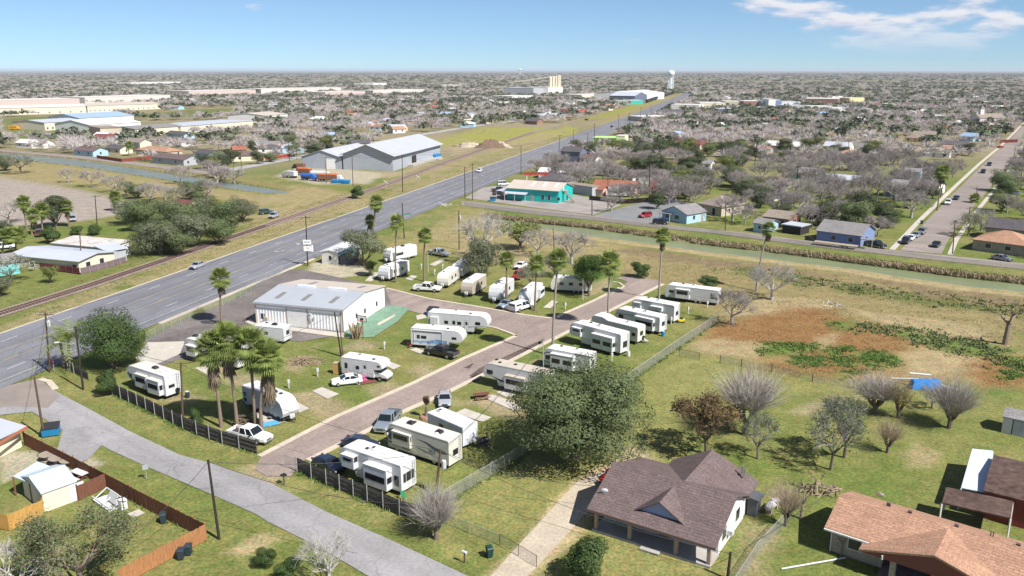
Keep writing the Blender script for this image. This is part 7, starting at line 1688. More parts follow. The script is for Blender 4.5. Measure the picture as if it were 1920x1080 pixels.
def pedestal(label, px, group='hook up posts of the pitches'):
    t = thing('utility_pedestal', label, 'hook-up post', (*G(*px), 0), .5, group); obj('post', MB().box(-.06,-.06,0,.06,.06,1.3), RVW, t); obj('meter', MB().box(-.17,-.13,.8,.17,.13,1.35), RVG, t); obj('tap', MB().tube((.1,.1,0),(.1,.1,.6),.03,.03,5), POLEW, t)
for px in ((596,706),(542,728),(721,655),(1147,677),(1192,645),(1225,625),(1258,608),(1290,588),(1326,577),(1098,705),(830,505),(790,505),(815,516),(1060,580)):
    pedestal('small white hook up post on the grass of a pitch', px)
pt = thing('picnic_table', 'dark red picnic table across the lane from the black pickup', 'table', (*G(903,747), 0), radians(15)); PTM = mat('picnic_wood', (.17,.06,.05), .9, .2, 2)
for k in range(5): obj('table_board', MB().box(-1.1,-.42+k*.17,.72,1.1,-.27+k*.17,.77), PTM, pt)
for s in (-1, 1):
    obj('bench', MB().box(-1.1,s*.75-.14,.42,1.1,s*.75+.14,.47), PTM, pt)
    obj('leg', MB().bar((s*.8,-.75,0),(s*.8,.25,.72),.09).bar((s*.8,.75,0),(s*.8,-.25,.72),.09).bar((s*.8,-.8,.4),(s*.8,.8,.4),.08), PTM, pt)
x, y = G(681,634); t = thing('basketball_hoop', 'basketball hoop with framed backboard beside the green court', 'hoop', (x, y, 0), radians(-20)); z = ZT(681,634,597)
obj('post', MB().tube((0,0,0),(0,0,z),.06,.06,6), BLACKP, t); b_ = obj('backboard', MB().box(-.9,-.16,z-.55,.9,-.11,z+.55), SIGNW, t); obj('border', MB().box(-.92,-.18,z+.47,.92,-.165,z+.57).box(-.92,-.18,z-.57,.92,-.165,z-.47).box(-.92,-.18,z-.57,-.82,-.165,z+.57).box(.82,-.18,z-.57,.92,-.165,z+.57).box(-.3,-.18,z-.3,.3,-.165,z+.1), BLACKP, b_); obj('rim', MB().lathe([(.21,0),(.23,.0),(.23,.03),(.21,.03)], 10, c=(0,-.45,z-.3)), SIGNR, t)
def pile(name, label, px, n, size, m, spread, cat='pile', hmax=.8, seed=1):
    r = random.Random(seed); t = thing(name, label, cat, (*G(*px), 0))
    for k in range(n):
        a = r.random()*6.28; q = r.random()**.6*spread; z = (1-q/spread)*hmax*r.random()+.06; c_ = np.array((cos(a)*q, sin(a)*q*.6, z)); dd = np.array((r.gauss(0,1), r.gauss(0,1), r.gauss(0,.35))); dd /= np.linalg.norm(dd); L_ = size*r.uniform(.5, 1.2)
        obj('piece', MB().tube(c_-dd*L_/2, c_+dd*L_/2, .05*size**.5, .03*size**.5, 5), m, t)
    return t
t = thing('palm_stub', 'dry palm clump with bundled tan trunks at the hall corner', 'pile', (*G(668,634), 0)); r = random.Random(4)
for k in range(46):
    a, q = r.random()*6.28, r.random()**.5*1.3; obj('dead_leaf', MB().hexa(*[[(cos(a)*q*s-.09,sin(a)*q*s-.05,z),(cos(a)*q*s+.09,sin(a)*q*s-.05,z),(cos(a)*q*s+.06,sin(a)*q*s+.05,z),(cos(a)*q*s-.06,sin(a)*q*s+.05,z)] for s, z in ((.65,0),(1.1+.5*r.random(),1.6+1.3*r.random()))]), mat('straw', (.42,.33,.22), .95, .2, 2), t)
pile('brush_pile', 'long pile of cut branches and dry leaves on the lawn', (570,678), 90, 1.3, mat('brush', (.34,.24,.18), .95, .3, 2), 3.6, seed=3); pile('brush_pile', 'heap of dark cut fronds at the foot of the palms', (458,795), 50, 1.6, L_DEAD, 1.6, seed=5, hmax=1.4)
pile('wood_pile', 'stack of cut limbs along the back yard fence', (1535,920), 60, 1.5, mat('cut_wood', (.34,.26,.18), .95, .25, 2), 2.2, seed=6, hmax=1.0); pile('brush_pile', 'tangle of dry branches before the mobile homes grove', (222,462), 60, 2.2, mat('dry_branch', (.46,.33,.24), .95, .2, 2), 3.4, seed=7, hmax=2.6)
pile('junk_heap', 'white junk lying in the field near the canal', (1560,572), 14, 1.6, RVW, 3.0, seed=8, hmax=.3)
for k, (u, v, m_, lb) in enumerate(((660,706,mat('toy_pink', (.62,.18,.34), .5, .1, 2),'pink toy slide beside the small motorhome'),(668,712,mat('toy_blue', (.10,.36,.62), .5, .1, 2),'blue toy mat beside the small motorhome'),(681,712,mat('toy_magenta', (.60,.08,.26), .5, .1, 2),'magenta toy bucket beside the motorhome door'))):
    t = thing('toy', lb, 'toy', (*G(u, v), 0), k); obj('body', MB().hexa([(-.7,-.3,0),(.7,-.3,0),(.7,.3,0),(-.7,.3,0)], [(-.65,-.25,1.0 if k == 0 else .12),(.2,-.25,.25 if k == 0 else .12),(.2,.25,.25 if k == 0 else .12),(-.65,.25,1.0 if k == 0 else .12)]) if k < 2 else MB().lathe([(.25,0),(.35,.5),(.33,.55)], 10), m_, t); obj('rim', MB().box(-.7,-.34,0,-.62,.34,.4), m_, t)
t = thing('storage_box', 'tall tan storage box behind the small motorhome', 'box', (*G(632,700), 0), radians(-15)); obj('box', MB().box(-.45,-.4,0,.45,.4,1.7), mat('tan_plastic', (.50,.30,.12), .6, .1, 2), t); obj('lid', MB().box(-.48,-.43,1.7,.48,.43,1.78), RVBEIGE, t)
t = thing('gas_tank', 'white horizontal gas tank left of the bare tree by the fence', 'tank', (*G(1447,957), 0), radians(48)); TK = MB().tube((-1.0,0,.75),(1.0,0,.75),.42,.42,14).tube((-1.25,0,.75),(-1.0,0,.75),.2,.42,14).tube((1.0,0,.75),(1.25,0,.75),.42,.2,14); obj('tank', TK, mat('tank_white', (.56,.52,.50), .5, .15, 1.5), t)
for s in (-.7, .7): obj('saddle', MB().box(s-.08,-.3,0,s+.08,.3,.45), CONC2, t)
obj('valve_dome', MB().tube((0,0,1.1),(0,0,1.35),.14,.14,8), RVG, t)
t = thing('covered_boat', 'boat under a bright blue tarpaulin with white poles in the back yard', 'boat', (*G(1736,727), 0), radians(-8)); obj('tarpaulin', MB().hexa([(-2.2,-1.0,0),(2.0,-1.1,0),(2.0,1.0,0),(-2.2,1.0,0)], [(-1.9,-.6,1.1),(1.8,-.6,1.3),(1.8,.6,1.3),(-1.9,.6,1.1)]), mat('tarp_blue', (.03,.20,.52), .5, .2, 1.5, bump=.5, bscale=2), t); obj('white_pole', MB().tube((-4.4,1.6,.6),(-1.0,.6,1.1),.16,.12,6).tube((1.6,-.4,.7),(4.4,-1.0,.2),.22,.1,6).tube((-2,1.6,1.6),(1.2,2.0,1.3),.12,.12,6), RVW, t)
t = thing('flatbed_trailer', 'long empty flatbed trailer parked on the canal road', 'trailer', (*G(1566,463), 0), radians(-37)); obj('deck', MB().box(-5.5,-1.2,.75,5.5,1.2,.95), mat('deck_wood', (.34,.27,.20), .9, .2, 1), t); obj('gooseneck', MB().bar((-5.5,0,.9),(-7.0,0,1.9),.3,.3).bar((-7,0,1.9),(-8.2,0,1.9),.3,.3), BLACKP, t)
for x in (1.6, 2.7):
    for s in (-1, 1): wheel(t, x, s*1.0, .4, .3)
# trucks before the grey hall
def truck(label, px, rz, cabm, bodym, L_=7.5, kind='box', load=None):
    t = thing('truck', label, 'truck', (*G(*px), 0), rz); mb = MB(); loft(mb, [(L_/2-2.3,1.15,.7,2.7),(L_/2-1.0,1.15,.7,2.6),(L_/2-.6,1.1,.7,1.7),(L_/2,1.0,.7,1.5)]); c_ = obj('cab', mb, cabm, t); obj('windscreen', MB().hexa([(L_/2-.98,-1.0,1.7),(L_/2-.70,-1.0,1.7),(L_/2-.70,1.0,1.7),(L_/2-.98,1.0,1.7)], [(L_/2-1.2,-.95,2.5),(L_/2-1.0,-.95,2.5),(L_/2-1.0,.95,2.5),(L_/2-1.2,.95,2.5)]), GLASS, c_)
    obj('chassis', MB().box(-L_/2,-.5,.6,L_/2-.4,.5,.95), RVDK, t)
    if kind == 'tank': b_ = obj('tank', MB().tube((-L_/2,0,1.95),(L_/2-2.5,0,1.95),1.0,1.0,12), bodym, t)
    else: b_ = obj('box_body', MB().box(-L_/2,-1.2,1.0,L_/2-2.5,1.2,2.9), bodym, t)
    if kind == 'crate':
        mb = MB()
        for k in range(9):
            for s in (-1, 1): mb.box(-L_/2+k*(L_-2.6)/8-.05, s*1.22-.04, 1.0, -L_/2+k*(L_-2.6)/8+.05, s*1.22+.04, 3.0)
        obj('stakes', mb, mat('rusty_steel', (.22,.09,.05), .9, .3, 1), b_); obj('load', MB().hexa([(-L_/2+.1,-1.1,2.9),(L_/2-2.6,-1.1,2.9),(L_/2-2.6,1.1,2.9),(-L_/2+.1,1.1,2.9)], [(-L_/2+.4,-.6,3.3),(L_/2-2.9,-.7,3.4),(L_/2-2.9,.7,3.4),(-L_/2+.4,.6,3.3)]), mat('orange_load', (.48,.14,.05), .9, .3, .8, fine=.4, fscale=4), b_)
    for x in (-L_/2+1.0, -L_/2+2.1, L_/2-1.2):
        for s in (-1, 1): wheel(t, x, s*1.0, .48, .3)
RUST = mat('rusty_body', (.20,.10,.065), .9, .3, .8)
truck('white truck at the left end of the truck yard', (543,333), radians(150), RVW, RVW); truck('truck loaded with orange material second in the yard', (566,328), radians(160), RVW, RUST, 9, 'crate'); truck('bright blue tank truck in the truck yard', (580,338), radians(-20), PAINT.get('x', paintm('truckblue', (.03,.12,.42))), MATS['paint_truckblue'], 7.5, 'tank'); truck('white tank truck next to the blue one', (602,333), radians(-15), RVW, RVW, 9, 'tank'); truck('brown stake truck loaded with orange material in front', (620,340), radians(-8), RVW, RUST, 11, 'crate'); truck('black truck behind the others near the hall', (560,318), radians(170), paintm('black', PAINTS['black']), RUST, 6)
bus = None
for (u, v), L_, lb in (((44,236),11,'yellow school bus longer and farther of two on the school field'), ((28,243),8.5,'yellow school bus nearer of two on the school field')):
    t = thing('school_bus', lb, 'bus', (*G(u, v), 0), radians(-5)); BY = mat('bus_yellow', (.72,.36,.02), .5, .05, 1); mb = MB(); loft(mb, [(-L_/2,1.2,.6,2.9),(L_/2-1.6,1.2,.6,2.9)]); loft(mb, [(L_/2-1.6,1.1,.6,1.7),(L_/2,1.0,.6,1.5)]); obj('body', mb, BY, t); obj('window_band', MB().box(-L_/2+.4,-1.22,1.75,L_/2-1.8,1.22,2.4), GLASS, t)
    for x in (-L_/2+2.2, L_/2-1.2):
        for s in (-1, 1): wheel(t, x, s*1.05, .5, .3)
# railway hoppers far away
for k in range(9):
    x, y = -0, 0; y_ = 1230+k*62; xl = np.interp(y_, [p[1] for p in HWL], [p[0] for p in HWL])-20; t = thing('freight_wagon', 'dark freight wagon in the long train beside the water tower', 'wagon', (xl, y_, 0), radians(75), 'freight train beside the water tower')
    obj('hopper', MB().hexa([(-26,-1.5,1.6),(26,-1.5,1.6),(26,1.5,1.6),(-26,1.5,1.6)], [(-28,-1.6,4.6),(28,-1.6,4.6),(28,1.6,4.6),(-28,1.6,4.6)]), mat('wagon_dark', (.05,.05,.055), .7, .2, .3), t); obj('bogies', MB().box(-22,-1,0,-16,1,1.6).box(16,-1,0,22,1,1.6), RVDK, t)
def mound(label, px, w, h_, m):
    r = np.random.default_rng(int(px[0])); n, mm = 9, 22; V = []; x0, y0 = G(*px)
    for i in range(n):
        rr_ = (1-i/(n-1)) ; 
        for j in range(mm):
            a = 2*pi*j/mm; q = w*rr_*(1+.25*sin(3*a+px[0])+.1*r.normal()); V.append((cos(a)*q*1.4, sin(a)*q, h_*(1-rr_**1.4)*(1+.15*r.normal()*(i > 0))))
    Fq = [(i*mm+j, i*mm+(j+1) % mm, (i+1)*mm+(j+1) % mm, (i+1)*mm+j) for i in range(n-1) for j in range(mm)]
    tag(link('soil_mound', np_mesh('soil_mound', np.array(V), np.array(Fq), m), None, (x0, y0, -.1)), label, 'mound')
mound('dark brown soil mound behind the grey hall', (920,276), 6.5, 4.6, mat('dark_soil', (.16,.105,.075), .95, .25, .5)); mound('pale soil mound right of the dark one', (940,276), 4.5, 3.2, mat('pale_soil', (.40,.33,.25), .95, .2, .5)); mound('low sandy mound left of the dark one', (880,274), 7, 2.4, MATS['pale_soil'])
# yard clutter at the bottom left
for i, (u, v) in enumerate(((90,862),(108,869),(129,873))):
    t = thing('cable_drum_table', 'round cable drum table behind the brown fence, '+('leftmost','middle','rightmost')[i]+' of three', 'table', (*G(u, v), 0)); DW = mat('drum_wood', (.30,.25,.20), .9, .2, 2)
    obj('top', MB().lathe([(.95,.7),(.95,.78)], 16), DW, t); obj('stem', MB().lathe([(.4,.08),(.4,.7)], 10), DW, t); obj('base', MB().lathe([(.8,0),(.8,.08)], 14), DW, t)
t = thing('picnic_table', 'white topped table behind the brown fence', 'table', (*G(150,896), 0), radians(-30)); obj('table_top', MB().box(-1.1,-.45,.7,1.1,.45,.78), RVW, t)
for s in (-1, 1): obj('bench', MB().box(-1.1,s*.8-.14,.4,1.1,s*.8+.14,.46), RVW, t); obj('leg', MB().bar((s*.8,-.7,0),(s*.8,.7,.7),.1).bar((s*.8,.7,0),(s*.8,-.7,.7),.1), PTM, t)
t = thing('scrap_heap', 'white framed scrap and old washing machines beside the cross fence', 'scrap', (*G(203,944), 0), radians(-40)); obj('bed_rails', MB().box(-1.9,-.8,0,1.9,.8,.08).bar((-1.9,-.8,.5),(1.9,-.8,.5),.1).bar((-1.9,.8,.9),(1.9,.8,.9),.1).bar((-1.9,-.8,0),(-1.9,.8,.9),.1).bar((1.9,-.8,0),(1.9,.8,.9),.1).bar((0,-.8,0),(0,.8,.9),.1), RVW, t); obj('washing_machine', MB().box(1.9,.2,0,2.6,.9,1.1), RVW, t); obj('grey_panel', MB().hexa([(-.5,.1,.3),(1.3,.1,.3),(1.3,.3,.3),(-.5,.3,.3)], [(-.5,.6,1.2),(1.3,.6,1.2),(1.3,.7,1.2),(-.5,.7,1.2)]), RVG, t)
sheet('yard_slab', [(238,964),(260,955),(272,962),(251,972)], M_CONC, .03)
t = thing('clothes_post', 'dark clothes line post on the fenced lawn', 'post', (*G(233,962), 0), radians(30)); obj('post', MB().tube((0,0,0),(0,0,1.9),.05,.05,6), POLEB, t); obj('crossbar', MB().bar((-.6,0,1.85),(.6,0,1.85),.06), POLEB, t)
t = thing('traffic_cone', 'orange traffic cone inside the left yard', 'cone', (*G(67,842), 0)); obj('cone', MB().lathe([(.16,.04),(.04,.7)], 10), mat('cone_orange', (.65,.14,.03), .6, .05, 2), t); obj('base', MB().box(-.2,-.2,0,.2,.2,.04), BLACKP, t)
t = thing('garden_mower', 'little yellow mower behind the fifth wheel in the right hand row', 'mower', (*G(1277,604), 0)); obj('deck', MB().box(-.6,-.4,.2,.6,.4,.6), SIGNY, t); obj('engine', MB().box(-.2,-.25,.6,.3,.25,.9), BLACKP, t)
for a_, b_ in ((.45,.4),(.45,-.4),(-.45,.4),(-.45,-.4)): wheel(t, a_, b_, .18, .12)
t = thing('rusty_gate_post', 'low pink rail frame at the left corner of the white hall', 'railing', (*G(468,603), 0)); obj('rail', MB().bar((-.8,0,1.2),(.8,0,1.2),.08).bar((-.8,0,0),(-.8,0,1.2),.08).bar((.8,0,0),(.8,0,1.2),.08), mat('pink_rail', (.45,.16,.14), .7, .1, 2), t)
for (u, v, lb) in ((838,386,'white wrecked trailer parts heaped at the canal bridge'),): pile('scrap_heap', lb, (u, v), 12, 3.0, RVW, 3.0, seed=12, hmax=1.2)
t = thing('young_palm', 'stubby cut palm beside the silver pickup', 'palm', (*G(800,783), 0)); obj('trunk', MB().path([(0,0,-.1),(0,.05,.8),(.05,0,1.6)], [.3,.24,.2], 8), B_PALM, t); o = link('crown', SKIRTS[0], t, (0,0,1.7)); o.scale = (.9,.9,.5); o.rotation_euler = (pi,0,0); obj('root_ring', MB().lathe([(1.0,0),(.9,.25),(.7,.3)], 12), mat('brick_ring', (.30,.17,.12), .9, .3, 3), t)
# small things between the caravans
t = thing('barbecue', 'black barbecue smoker behind the white box trailer', 'barbecue', (*G(905,838), 0), .4); obj('barrel', MB().tube((-.7,0,.95),(.7,0,.95),.36,.36,12), BLACKP, t); obj('chimney', MB().tube((.55,0,1.2),(.55,0,1.9),.07,.07,6), BLACKP, t); obj('cart', MB().box(-.7,-.3,.35,.7,.3,.42).bar((-.6,-.25,0),(-.6,-.25,.7),.07).bar((-.6,.25,0),(-.6,.25,.7),.07), BLACKP, t)
for a_ in (-.28, .28): wheel(t, .55, a_*1.4, .22, .1)
def chair_(label, px, m, rz):
    t = thing('lawn_chair', label, 'chair', (*G(*px), 0), rz); obj('seat', MB().box(-.25,-.25,.4,.25,.25,.45), m, t); obj('backrest', MB().hexa([(-.25,.22,.45),(.25,.22,.45),(.25,.26,.45),(-.25,.26,.45)], [(-.25,.38,.95),(.25,.38,.95),(.25,.42,.95),(-.25,.42,.95)]), m, t)
    for a_ in (-.22, .22):
        for b_ in (-.22, .22): obj('leg', MB().bar((a_,b_,0),(a_,b_,.4),.04), GALV, t)
chair_('green lawn chair behind the white fifth wheel at the fence', (757,938), mat('chair_green', (.02,.20,.08), .6, .1, 2), .4); chair_('blue lawn chair beside the caravan under the huge tree', (1122,712), MATS['toy_blue'], 2.0); chair_('white lawn chair beside the stepped roof fifth wheel', (1212,643), RVW, 1.2); chair_('red lawn chair beside the caravan with the blue mural', (768,652), SIGNR, 2.6)
for lb, px, m_ in (('white water butt behind the long fifth wheel', (1178,668), RVW), ('blue barrel beside the trailer with grey framed slide out', (1243,630), BLUED), ('dark tub beside the cream roofed fifth wheel', (352,745), DKB)):
    t = thing('barrel', lb, 'barrel', (*G(*px), 0)); obj('drum', MB().lathe([(.28,0),(.31,.3),(.31,.6),(.28,.9)], 12), m_, t); obj('rim', MB().lathe([(.3,.88),(.3,.92)], 12), RVG, t)
for lb, px, m_ in (('doormat rug before the curved front trailer', (505,795), MATS['toy_blue']), ('brown rug beside the small motorhome', (690,716), PTM)):
    t = obj('rug', MB().box(-1.2,-.7,.03,1.2,.7,.05), m_, None, (*G(*px), .01), .5); tag(t, lb, 'rug')
# ------------------------------------------------------------------ trees one can point at
T = tree
T(('bigoak',0), (1078,862), 268, 688, 'huge olive green tree standing between the last trailer pitch and the brown roofed house', name='oak_tree')
T(('cone',0), (216,690), 120, 577, 'dense dark green rounded tree beside the highway at the park corner', name='broadleaf_tree')
T(('bush',0), (206,738), 50, 690, 'rounded green bush at the end of the grey board fence', cat='bush', name='bush')
T(('bush',1), (368,800), 26, 766, 'small bright shrub growing against the grey board fence', cat='bush', name='bush')
T(('halfbrown',1), (1325,852), 125, 738, 'half leafless tree with brown and green leaves behind the brown roofed house', name='broadleaf_tree')
T(('poll',0), (1398,815), 122, 690, 'large grey bare tree with straight shoots, leftmost in the back yard', name='mulberry_tree')
T(('half',0), (1421,860), 66, 772, 'small thin leaved tree in front of the large grey bare mulberry', name='broadleaf_tree')
T(('poll',1), (1640,775), 105, 700, 'grey bare tree behind the yellow leaved tree on its left', name='mulberry_tree')
T(('polly',0), (1683,783), 56, 712, 'pollarded tree with a cap of yellow leaves', name='mulberry_tree')
T(('poll',2), (1780,802), 95, 712, 'grey bare tree with forked trunk below the blue tarpaulin', name='mulberry_tree')
T(('half',1), (1747,765), 48, 722, 'little olive tree between the yellow leaved tree and the forked grey tree', name='broadleaf_tree')
T(('pollb',0), (1664,848), 62, 783, 'small leaning pollard with sparse brown shoots in the middle of the back yard', name='mulberry_tree', rz=.4)
T(('half',2), (1557,880), 100, 762, 'grey green half bare tree beside a pile of cut wood', name='broadleaf_tree')
T(('half',3), (1583,857), 90, 742, 'grey half bare tree with drooping leaves just behind the wood pile tree', name='broadleaf_tree')
T(('pollb',1), (1473,985), 72, 905, 'small bare tree beside the white gas tank', name='mulberry_tree')
T(('dead',0), (1502,972), 40, 895, 'pruned stump with short limbs beside the fence left of the orange roof', name='tree_stump')
T(('dead',1), (1530,925), 44, 880, 'second pruned stump nearest the wood pile', name='tree_stump')
T(('dead',2), (1577,1040), 34, 985, 'lopped dead trunk in front of the brick house wall', name='tree_stump')
T(('poll',3), (818,1010), 92, 912, 'grey bare tree at the end of the board fence by the street', name='mulberry_tree')
T(('bush',2), (1102,1086), 94, 1010, 'large round green bush in front of the brown roofed house', cat='bush', name='bush')
T(('sparse',0), (150,1100), 190, 950, 'wide sparse olive tree inside the orange fenced yard', name='broadleaf_tree')
T(('pale',0), (40,1110), 150, 1020, 'pale bare tree at the bottom left edge', name='bare_tree')
T(('pale',1), (615,1095), 100, 1000, 'thin pale bare tree standing by the street at the bottom', name='bare_tree')
T(('bush',3), (500,1062), 44, 1030, 'low dark bush left of two by the dirt patch', cat='bush', name='bush')
T(('bush',4), (540,1085), 56, 1048, 'low dark bush right of two by the dirt patch', cat='bush', name='bush')
T(('silver',0), (682,497), 82, 430, 'silvery green tree beside the mobile home at the highway sign', name='broadleaf_tree')
T(('lime',0), (694,518), 24, 488, 'small lime green sapling casting a shadow on the path', name='broadleaf_tree')
T(('pale',2), (908,490), 92, 396, 'tall pale bare tree behind the silver pickup', name='bare_tree')
T(('silver',1), (905,522), 80, 442, 'grey green tree hanging over the parked trailers', name='broadleaf_tree')
T(('lime',1), (975,468), 85, 412, 'yellowish shrub by the canal bank', name='broadleaf_tree')
T(('grey',0), (1008,480), 75, 425, 'grey bare tree between the yellowish shrub and a palm', name='bare_tree')
T(('grey',1), (1072,495), 90, 430, 'grey bare tree behind the bright green tree', name='bare_tree')
T(('half',4), (995,540), 50, 495, 'small grey tree between the white trailers and the shaded one', name='broadleaf_tree')
T(('half',5), (1040,520), 56, 478, 'grey half bare tree left of the bright green tree', name='broadleaf_tree')
T(('bright',0), (1104,555), 70, 476, 'bright green tree shading a trailer near the lane end', name='broadleaf_tree')
T(('bush',5), (1201,520), 38, 490, 'dark green bush beyond the lane end', cat='bush', name='bush')
T(('bush',6), (1326,540), 36, 516, 'dark bush behind the farthest white trailer', cat='bush', name='bush')
T(('pale',3), (1447,562), 84, 494, 'dense grey bare tree by the canal field palm', name='bare_tree')
T(('grey',2), (1372,608), 84, 538, 'grey bare tree leaning over the chain link corner', name='bare_tree')
T(('dead',3), (1884,645), 74, 545, 'gnarled dead tree leaning at the right edge of the field', name='dead_tree')
# left of the highway
for i, (b, w, tp) in enumerate((((270,432),75,372),((318,415),64,362),((345,440),80,372),((385,430),70,365),((300,470),92,408),((365,462),85,395),((420,440),75,372),((455,415),62,362),((410,458),60,405),((240,420),60,372),((335,478),64,430))):
    T((('olive','silver')[i % 2], 2+i % 3), b, w, tp, 'grey green tree in the railway grove, '+ORD[sorted((240,270,300,318,335,345,365,385,410,420,455)).index(b[0])], name='broadleaf_tree', group='trees of the railway grove')
T(('silver',1), (300,478), 96, 412, 'pale twiggy tree at the near end of the railway grove', name='broadleaf_tree')
T(('oak',1), (105,425), 60, 365, 'dark tree behind the tall palms left of the grove', name='broadleaf_tree')
T(('bush',0), (95,455), 44, 420, 'large round clipped bush behind the mobile homes', cat='bush', name='bush')
T(('bush',1), (144,440), 24, 424, 'small round clipped bush behind the mobile homes', cat='bush', name='bush')
T(('bush',2), (178,440), 28, 421, 'medium round clipped bush right of the small one', cat='bush', name='bush')
T(('half',2), (18,530), 80, 478, 'half bare tree beside the turquoise house', name='broadleaf_tree')
T(('drybush',0), (138,503), 30, 484, 'reddish dry bush against the maroon fence', cat='bush', name='bush')
T(('lime',2), (95,530), 34, 498, 'thin young tree on the lawn by the railway', name='broadleaf_tree')
T(('silver',2), (0,555), 55, 520, 'dark tree on the lawn at the left edge', name='broadleaf_tree')
T(('bush',3), (668,372), 26, 348, 'lone dark bush between the railway and the highway', cat='bush', name='bush')
T(('oak',0), (8,452), 50, 415, 'dark tree over the white truck at the left edge', name='broadleaf_tree')
T(('grey',3), (15,420), 70, 370, 'grey bare tree at the edge of the ploughed field', name='bare_tree')
for i, (u, v) in enumerate(((235,368),(258,372),(285,378),(310,374),(338,380),(365,375),(128,342),(172,350),(40,325),(10,320),(215,360),(390,372))):
    T(((('half','olive','grey','bare')[i % 4]), i % 3), (u, v), 40+8*(i % 3), v-30-4*(i % 3), 'scrubby tree along the left canal near bank, '+ORD[sorted((235,258,285,310,338,365,128,172,40,10,215,390)).index(u)], name='scrub_tree', group='scrub along the left canal')
# palms
palm((416,608), (413,520), 'lone fan palm on the office parking lot', skirt=1.1, crown=1.58)
palm((415,800), (395,650), 'leftmost fan palm of the tall clump by the board fence', skirt=2.0, crown=1.79)
palm((445,800), (424,634), 'second fan palm of the clump by the board fence', skirt=1.9, crown=1.88)
palm((480,802), (468,645), 'third fan palm of the clump by the board fence', skirt=1.3, crown=1.95)
palm((490,806), (500,665), 'rightmost fan palm of the clump with a long ragged skirt', skirt=2.3, crown=1.88)
palm((1036,667), (1047,484), 'tallest slender fan palm beside the lane crossing', skirt=.7, crown=1.37, grey=True, trunk_r=.2)
palm((1139,614), (1144,490), 'slender fan palm right of the bright green tree', skirt=.9, crown=1.65, grey=True, trunk_r=.2)
palm((1235,562), (1243,440), 'tall fan palm by the far end of the lane', skirt=1.1, crown=1.37, grey=True, trunk_r=.2)
palm((1418,545), (1442,428), 'wind bent fan palm in the field before the canal', skirt=1.0, crown=1.23, grey=True, trunk_r=.2)
palm((742,529), (744,415), 'tall fan palm behind the warehouse office, left of the pair', skirt=.6, crown=1.37, trunk_r=.2)
palm((795,527), (797,440), 'fan palm between the white trailers at the top of the park', skirt=.5, crown=1.44, trunk_r=.2)
palm((950,562), (950,485), 'fan palm in front of the white trailers row', skirt=.5, crown=1.37, trunk_r=.2)
palm((1003,582), (1007,492), 'fan palm right of the white pickup with camper top', skirt=.5, crown=1.37, trunk_r=.2)
palm((700,460), (706,378), 'taller fan palm beside the highway in a close pair', skirt=1.0, crown=1.72, trunk_r=.2)
palm((688,455), (694,412), 'shorter fan palm beside the highway in a close pair', skirt=1.0, crown=1.30, trunk_r=.2)
palm((132,692), (128,632), 'feathery palm with several trunks at the street corner', skirt=0, crown=2.36, feather=True)
palm((122,690), (112,640), 'small feathery palm leaning left at the street corner', skirt=0, crown=1.16, feather=True)
for i, (b, tp, s) in enumerate((((50,432),(44,378),1.3),((80,432),(78,392),1.1),((130,425),(124,385),1.4),((60,440),(62,402),1.0),((215,395),(215,368),1.0),((378,410),(378,388),.9),((5,480),(15,440),.9),((30,475),(35,438),.9))):
    palm(b, tp, 'fan palm behind the mobile homes, '+ORD[sorted((50,80,130,60,5,30)).index(b[0])] if i not in (4, 5) else ('fan palm at the left end of the railway grove', 'fan palm rising out of the railway grove')[i-4], skirt=s, crown=1.65, group='palms behind the mobile homes' if i not in (4, 5) else None)
palm((1757,395), (1768,322), 'palm with brown hanging crown on the side street', skirt=1.4, crown=2.16)
palm((1582+240,380), (1828,372), 'palm beside the side street on its right', skirt=.6, crown=1.58)
palm((242,292), (242,272), 'green palm before the cream house across the left canal', skirt=.4, crown=1.88)

# ------------------------------------------------------------------ the wooded town out to the horizon
CLEAR = [GS(q) for q in ([(400,326),(470,310),(560,300),(700,330),(650,362),(540,364),(470,354)], [(560,345),(745,330),(1000,268),(1100,238),(1080,232),(900,236),(800,255),(560,300),(500,320)], [(1060,232),(1230,186),(1330,150),(1350,148),(1250,200),(1110,250)],
        [(0,222),(150,214),(240,218),(240,240),(60,265),(0,265)], [(250,216),(350,204),(445,201),(440,218),(260,224)],
        [(880,385),(940,340),(1110,365),(1170,388),(1110,405)], [(0,330),(262,384),(260,395),(0,430)], [(560,300),(640,318),(745,322),(850,290),(830,250),(740,265)],
        [(80,240),(270,226),(480,226),(480,246),(160,262)], [(0,196),(300,196),(300,215),(0,218)], [(1050,325),(1135,320),(1100,290),(1060,300)], [(1105,275),(1190,275),(1180,255),(1110,262)])]
def beside(x, y, what, s=0):
    b = min(BLD_AT, key=lambda q: hypot(q[0]-x, (q[1]-y)*.6)); dx_, dy_ = x-b[0], y-b[1]
    rel = ('left of' if dx_ < 0 else 'right of') if abs(dx_) > abs(dy_)*.7 else ('behind' if dy_ > 0 else 'in front of')
    lb = f"{'small ' if s and s < 7.6 else 'large ' if s > 9.2 else ''}{what} {rel} the {b[2]}"
    return ' '.join(lb.split()[:16])
def clear_of(x, y, pad=0):
    # highway corridor with railway and verge
    for i in range(1, len(HWL)-1):
        (ax, ay), (bx, by) = HWL[i], HWL[i+1]
        if ay <= y <= by:
            xl = ax+(bx-ax)*(y-ay)/(by-ay)
            if xl-(32 if y < 1300 else 20) < x < xl+HWW+8: return False
    if y < 690:
        rl_ = [np.interp(y, [p[1] for p in RST_L], [p[0] for p in RST_L]), np.interp(y, [p[1] for p in RST_R], [p[0] for p in RST_R])]
        if y > RST_L[0][1] and rl_[0]-4.5-pad < x < rl_[1]+4.5+pad: return False
    for pl in CLEAR:
        if inside(x, y, pl): return False
    for hx, hy, hr in HOUSE_SPOTS:
        if abs(x-hx) < hr and abs(y-hy) < hr and hypot(x-hx, y-hy) < hr: return False
    return True
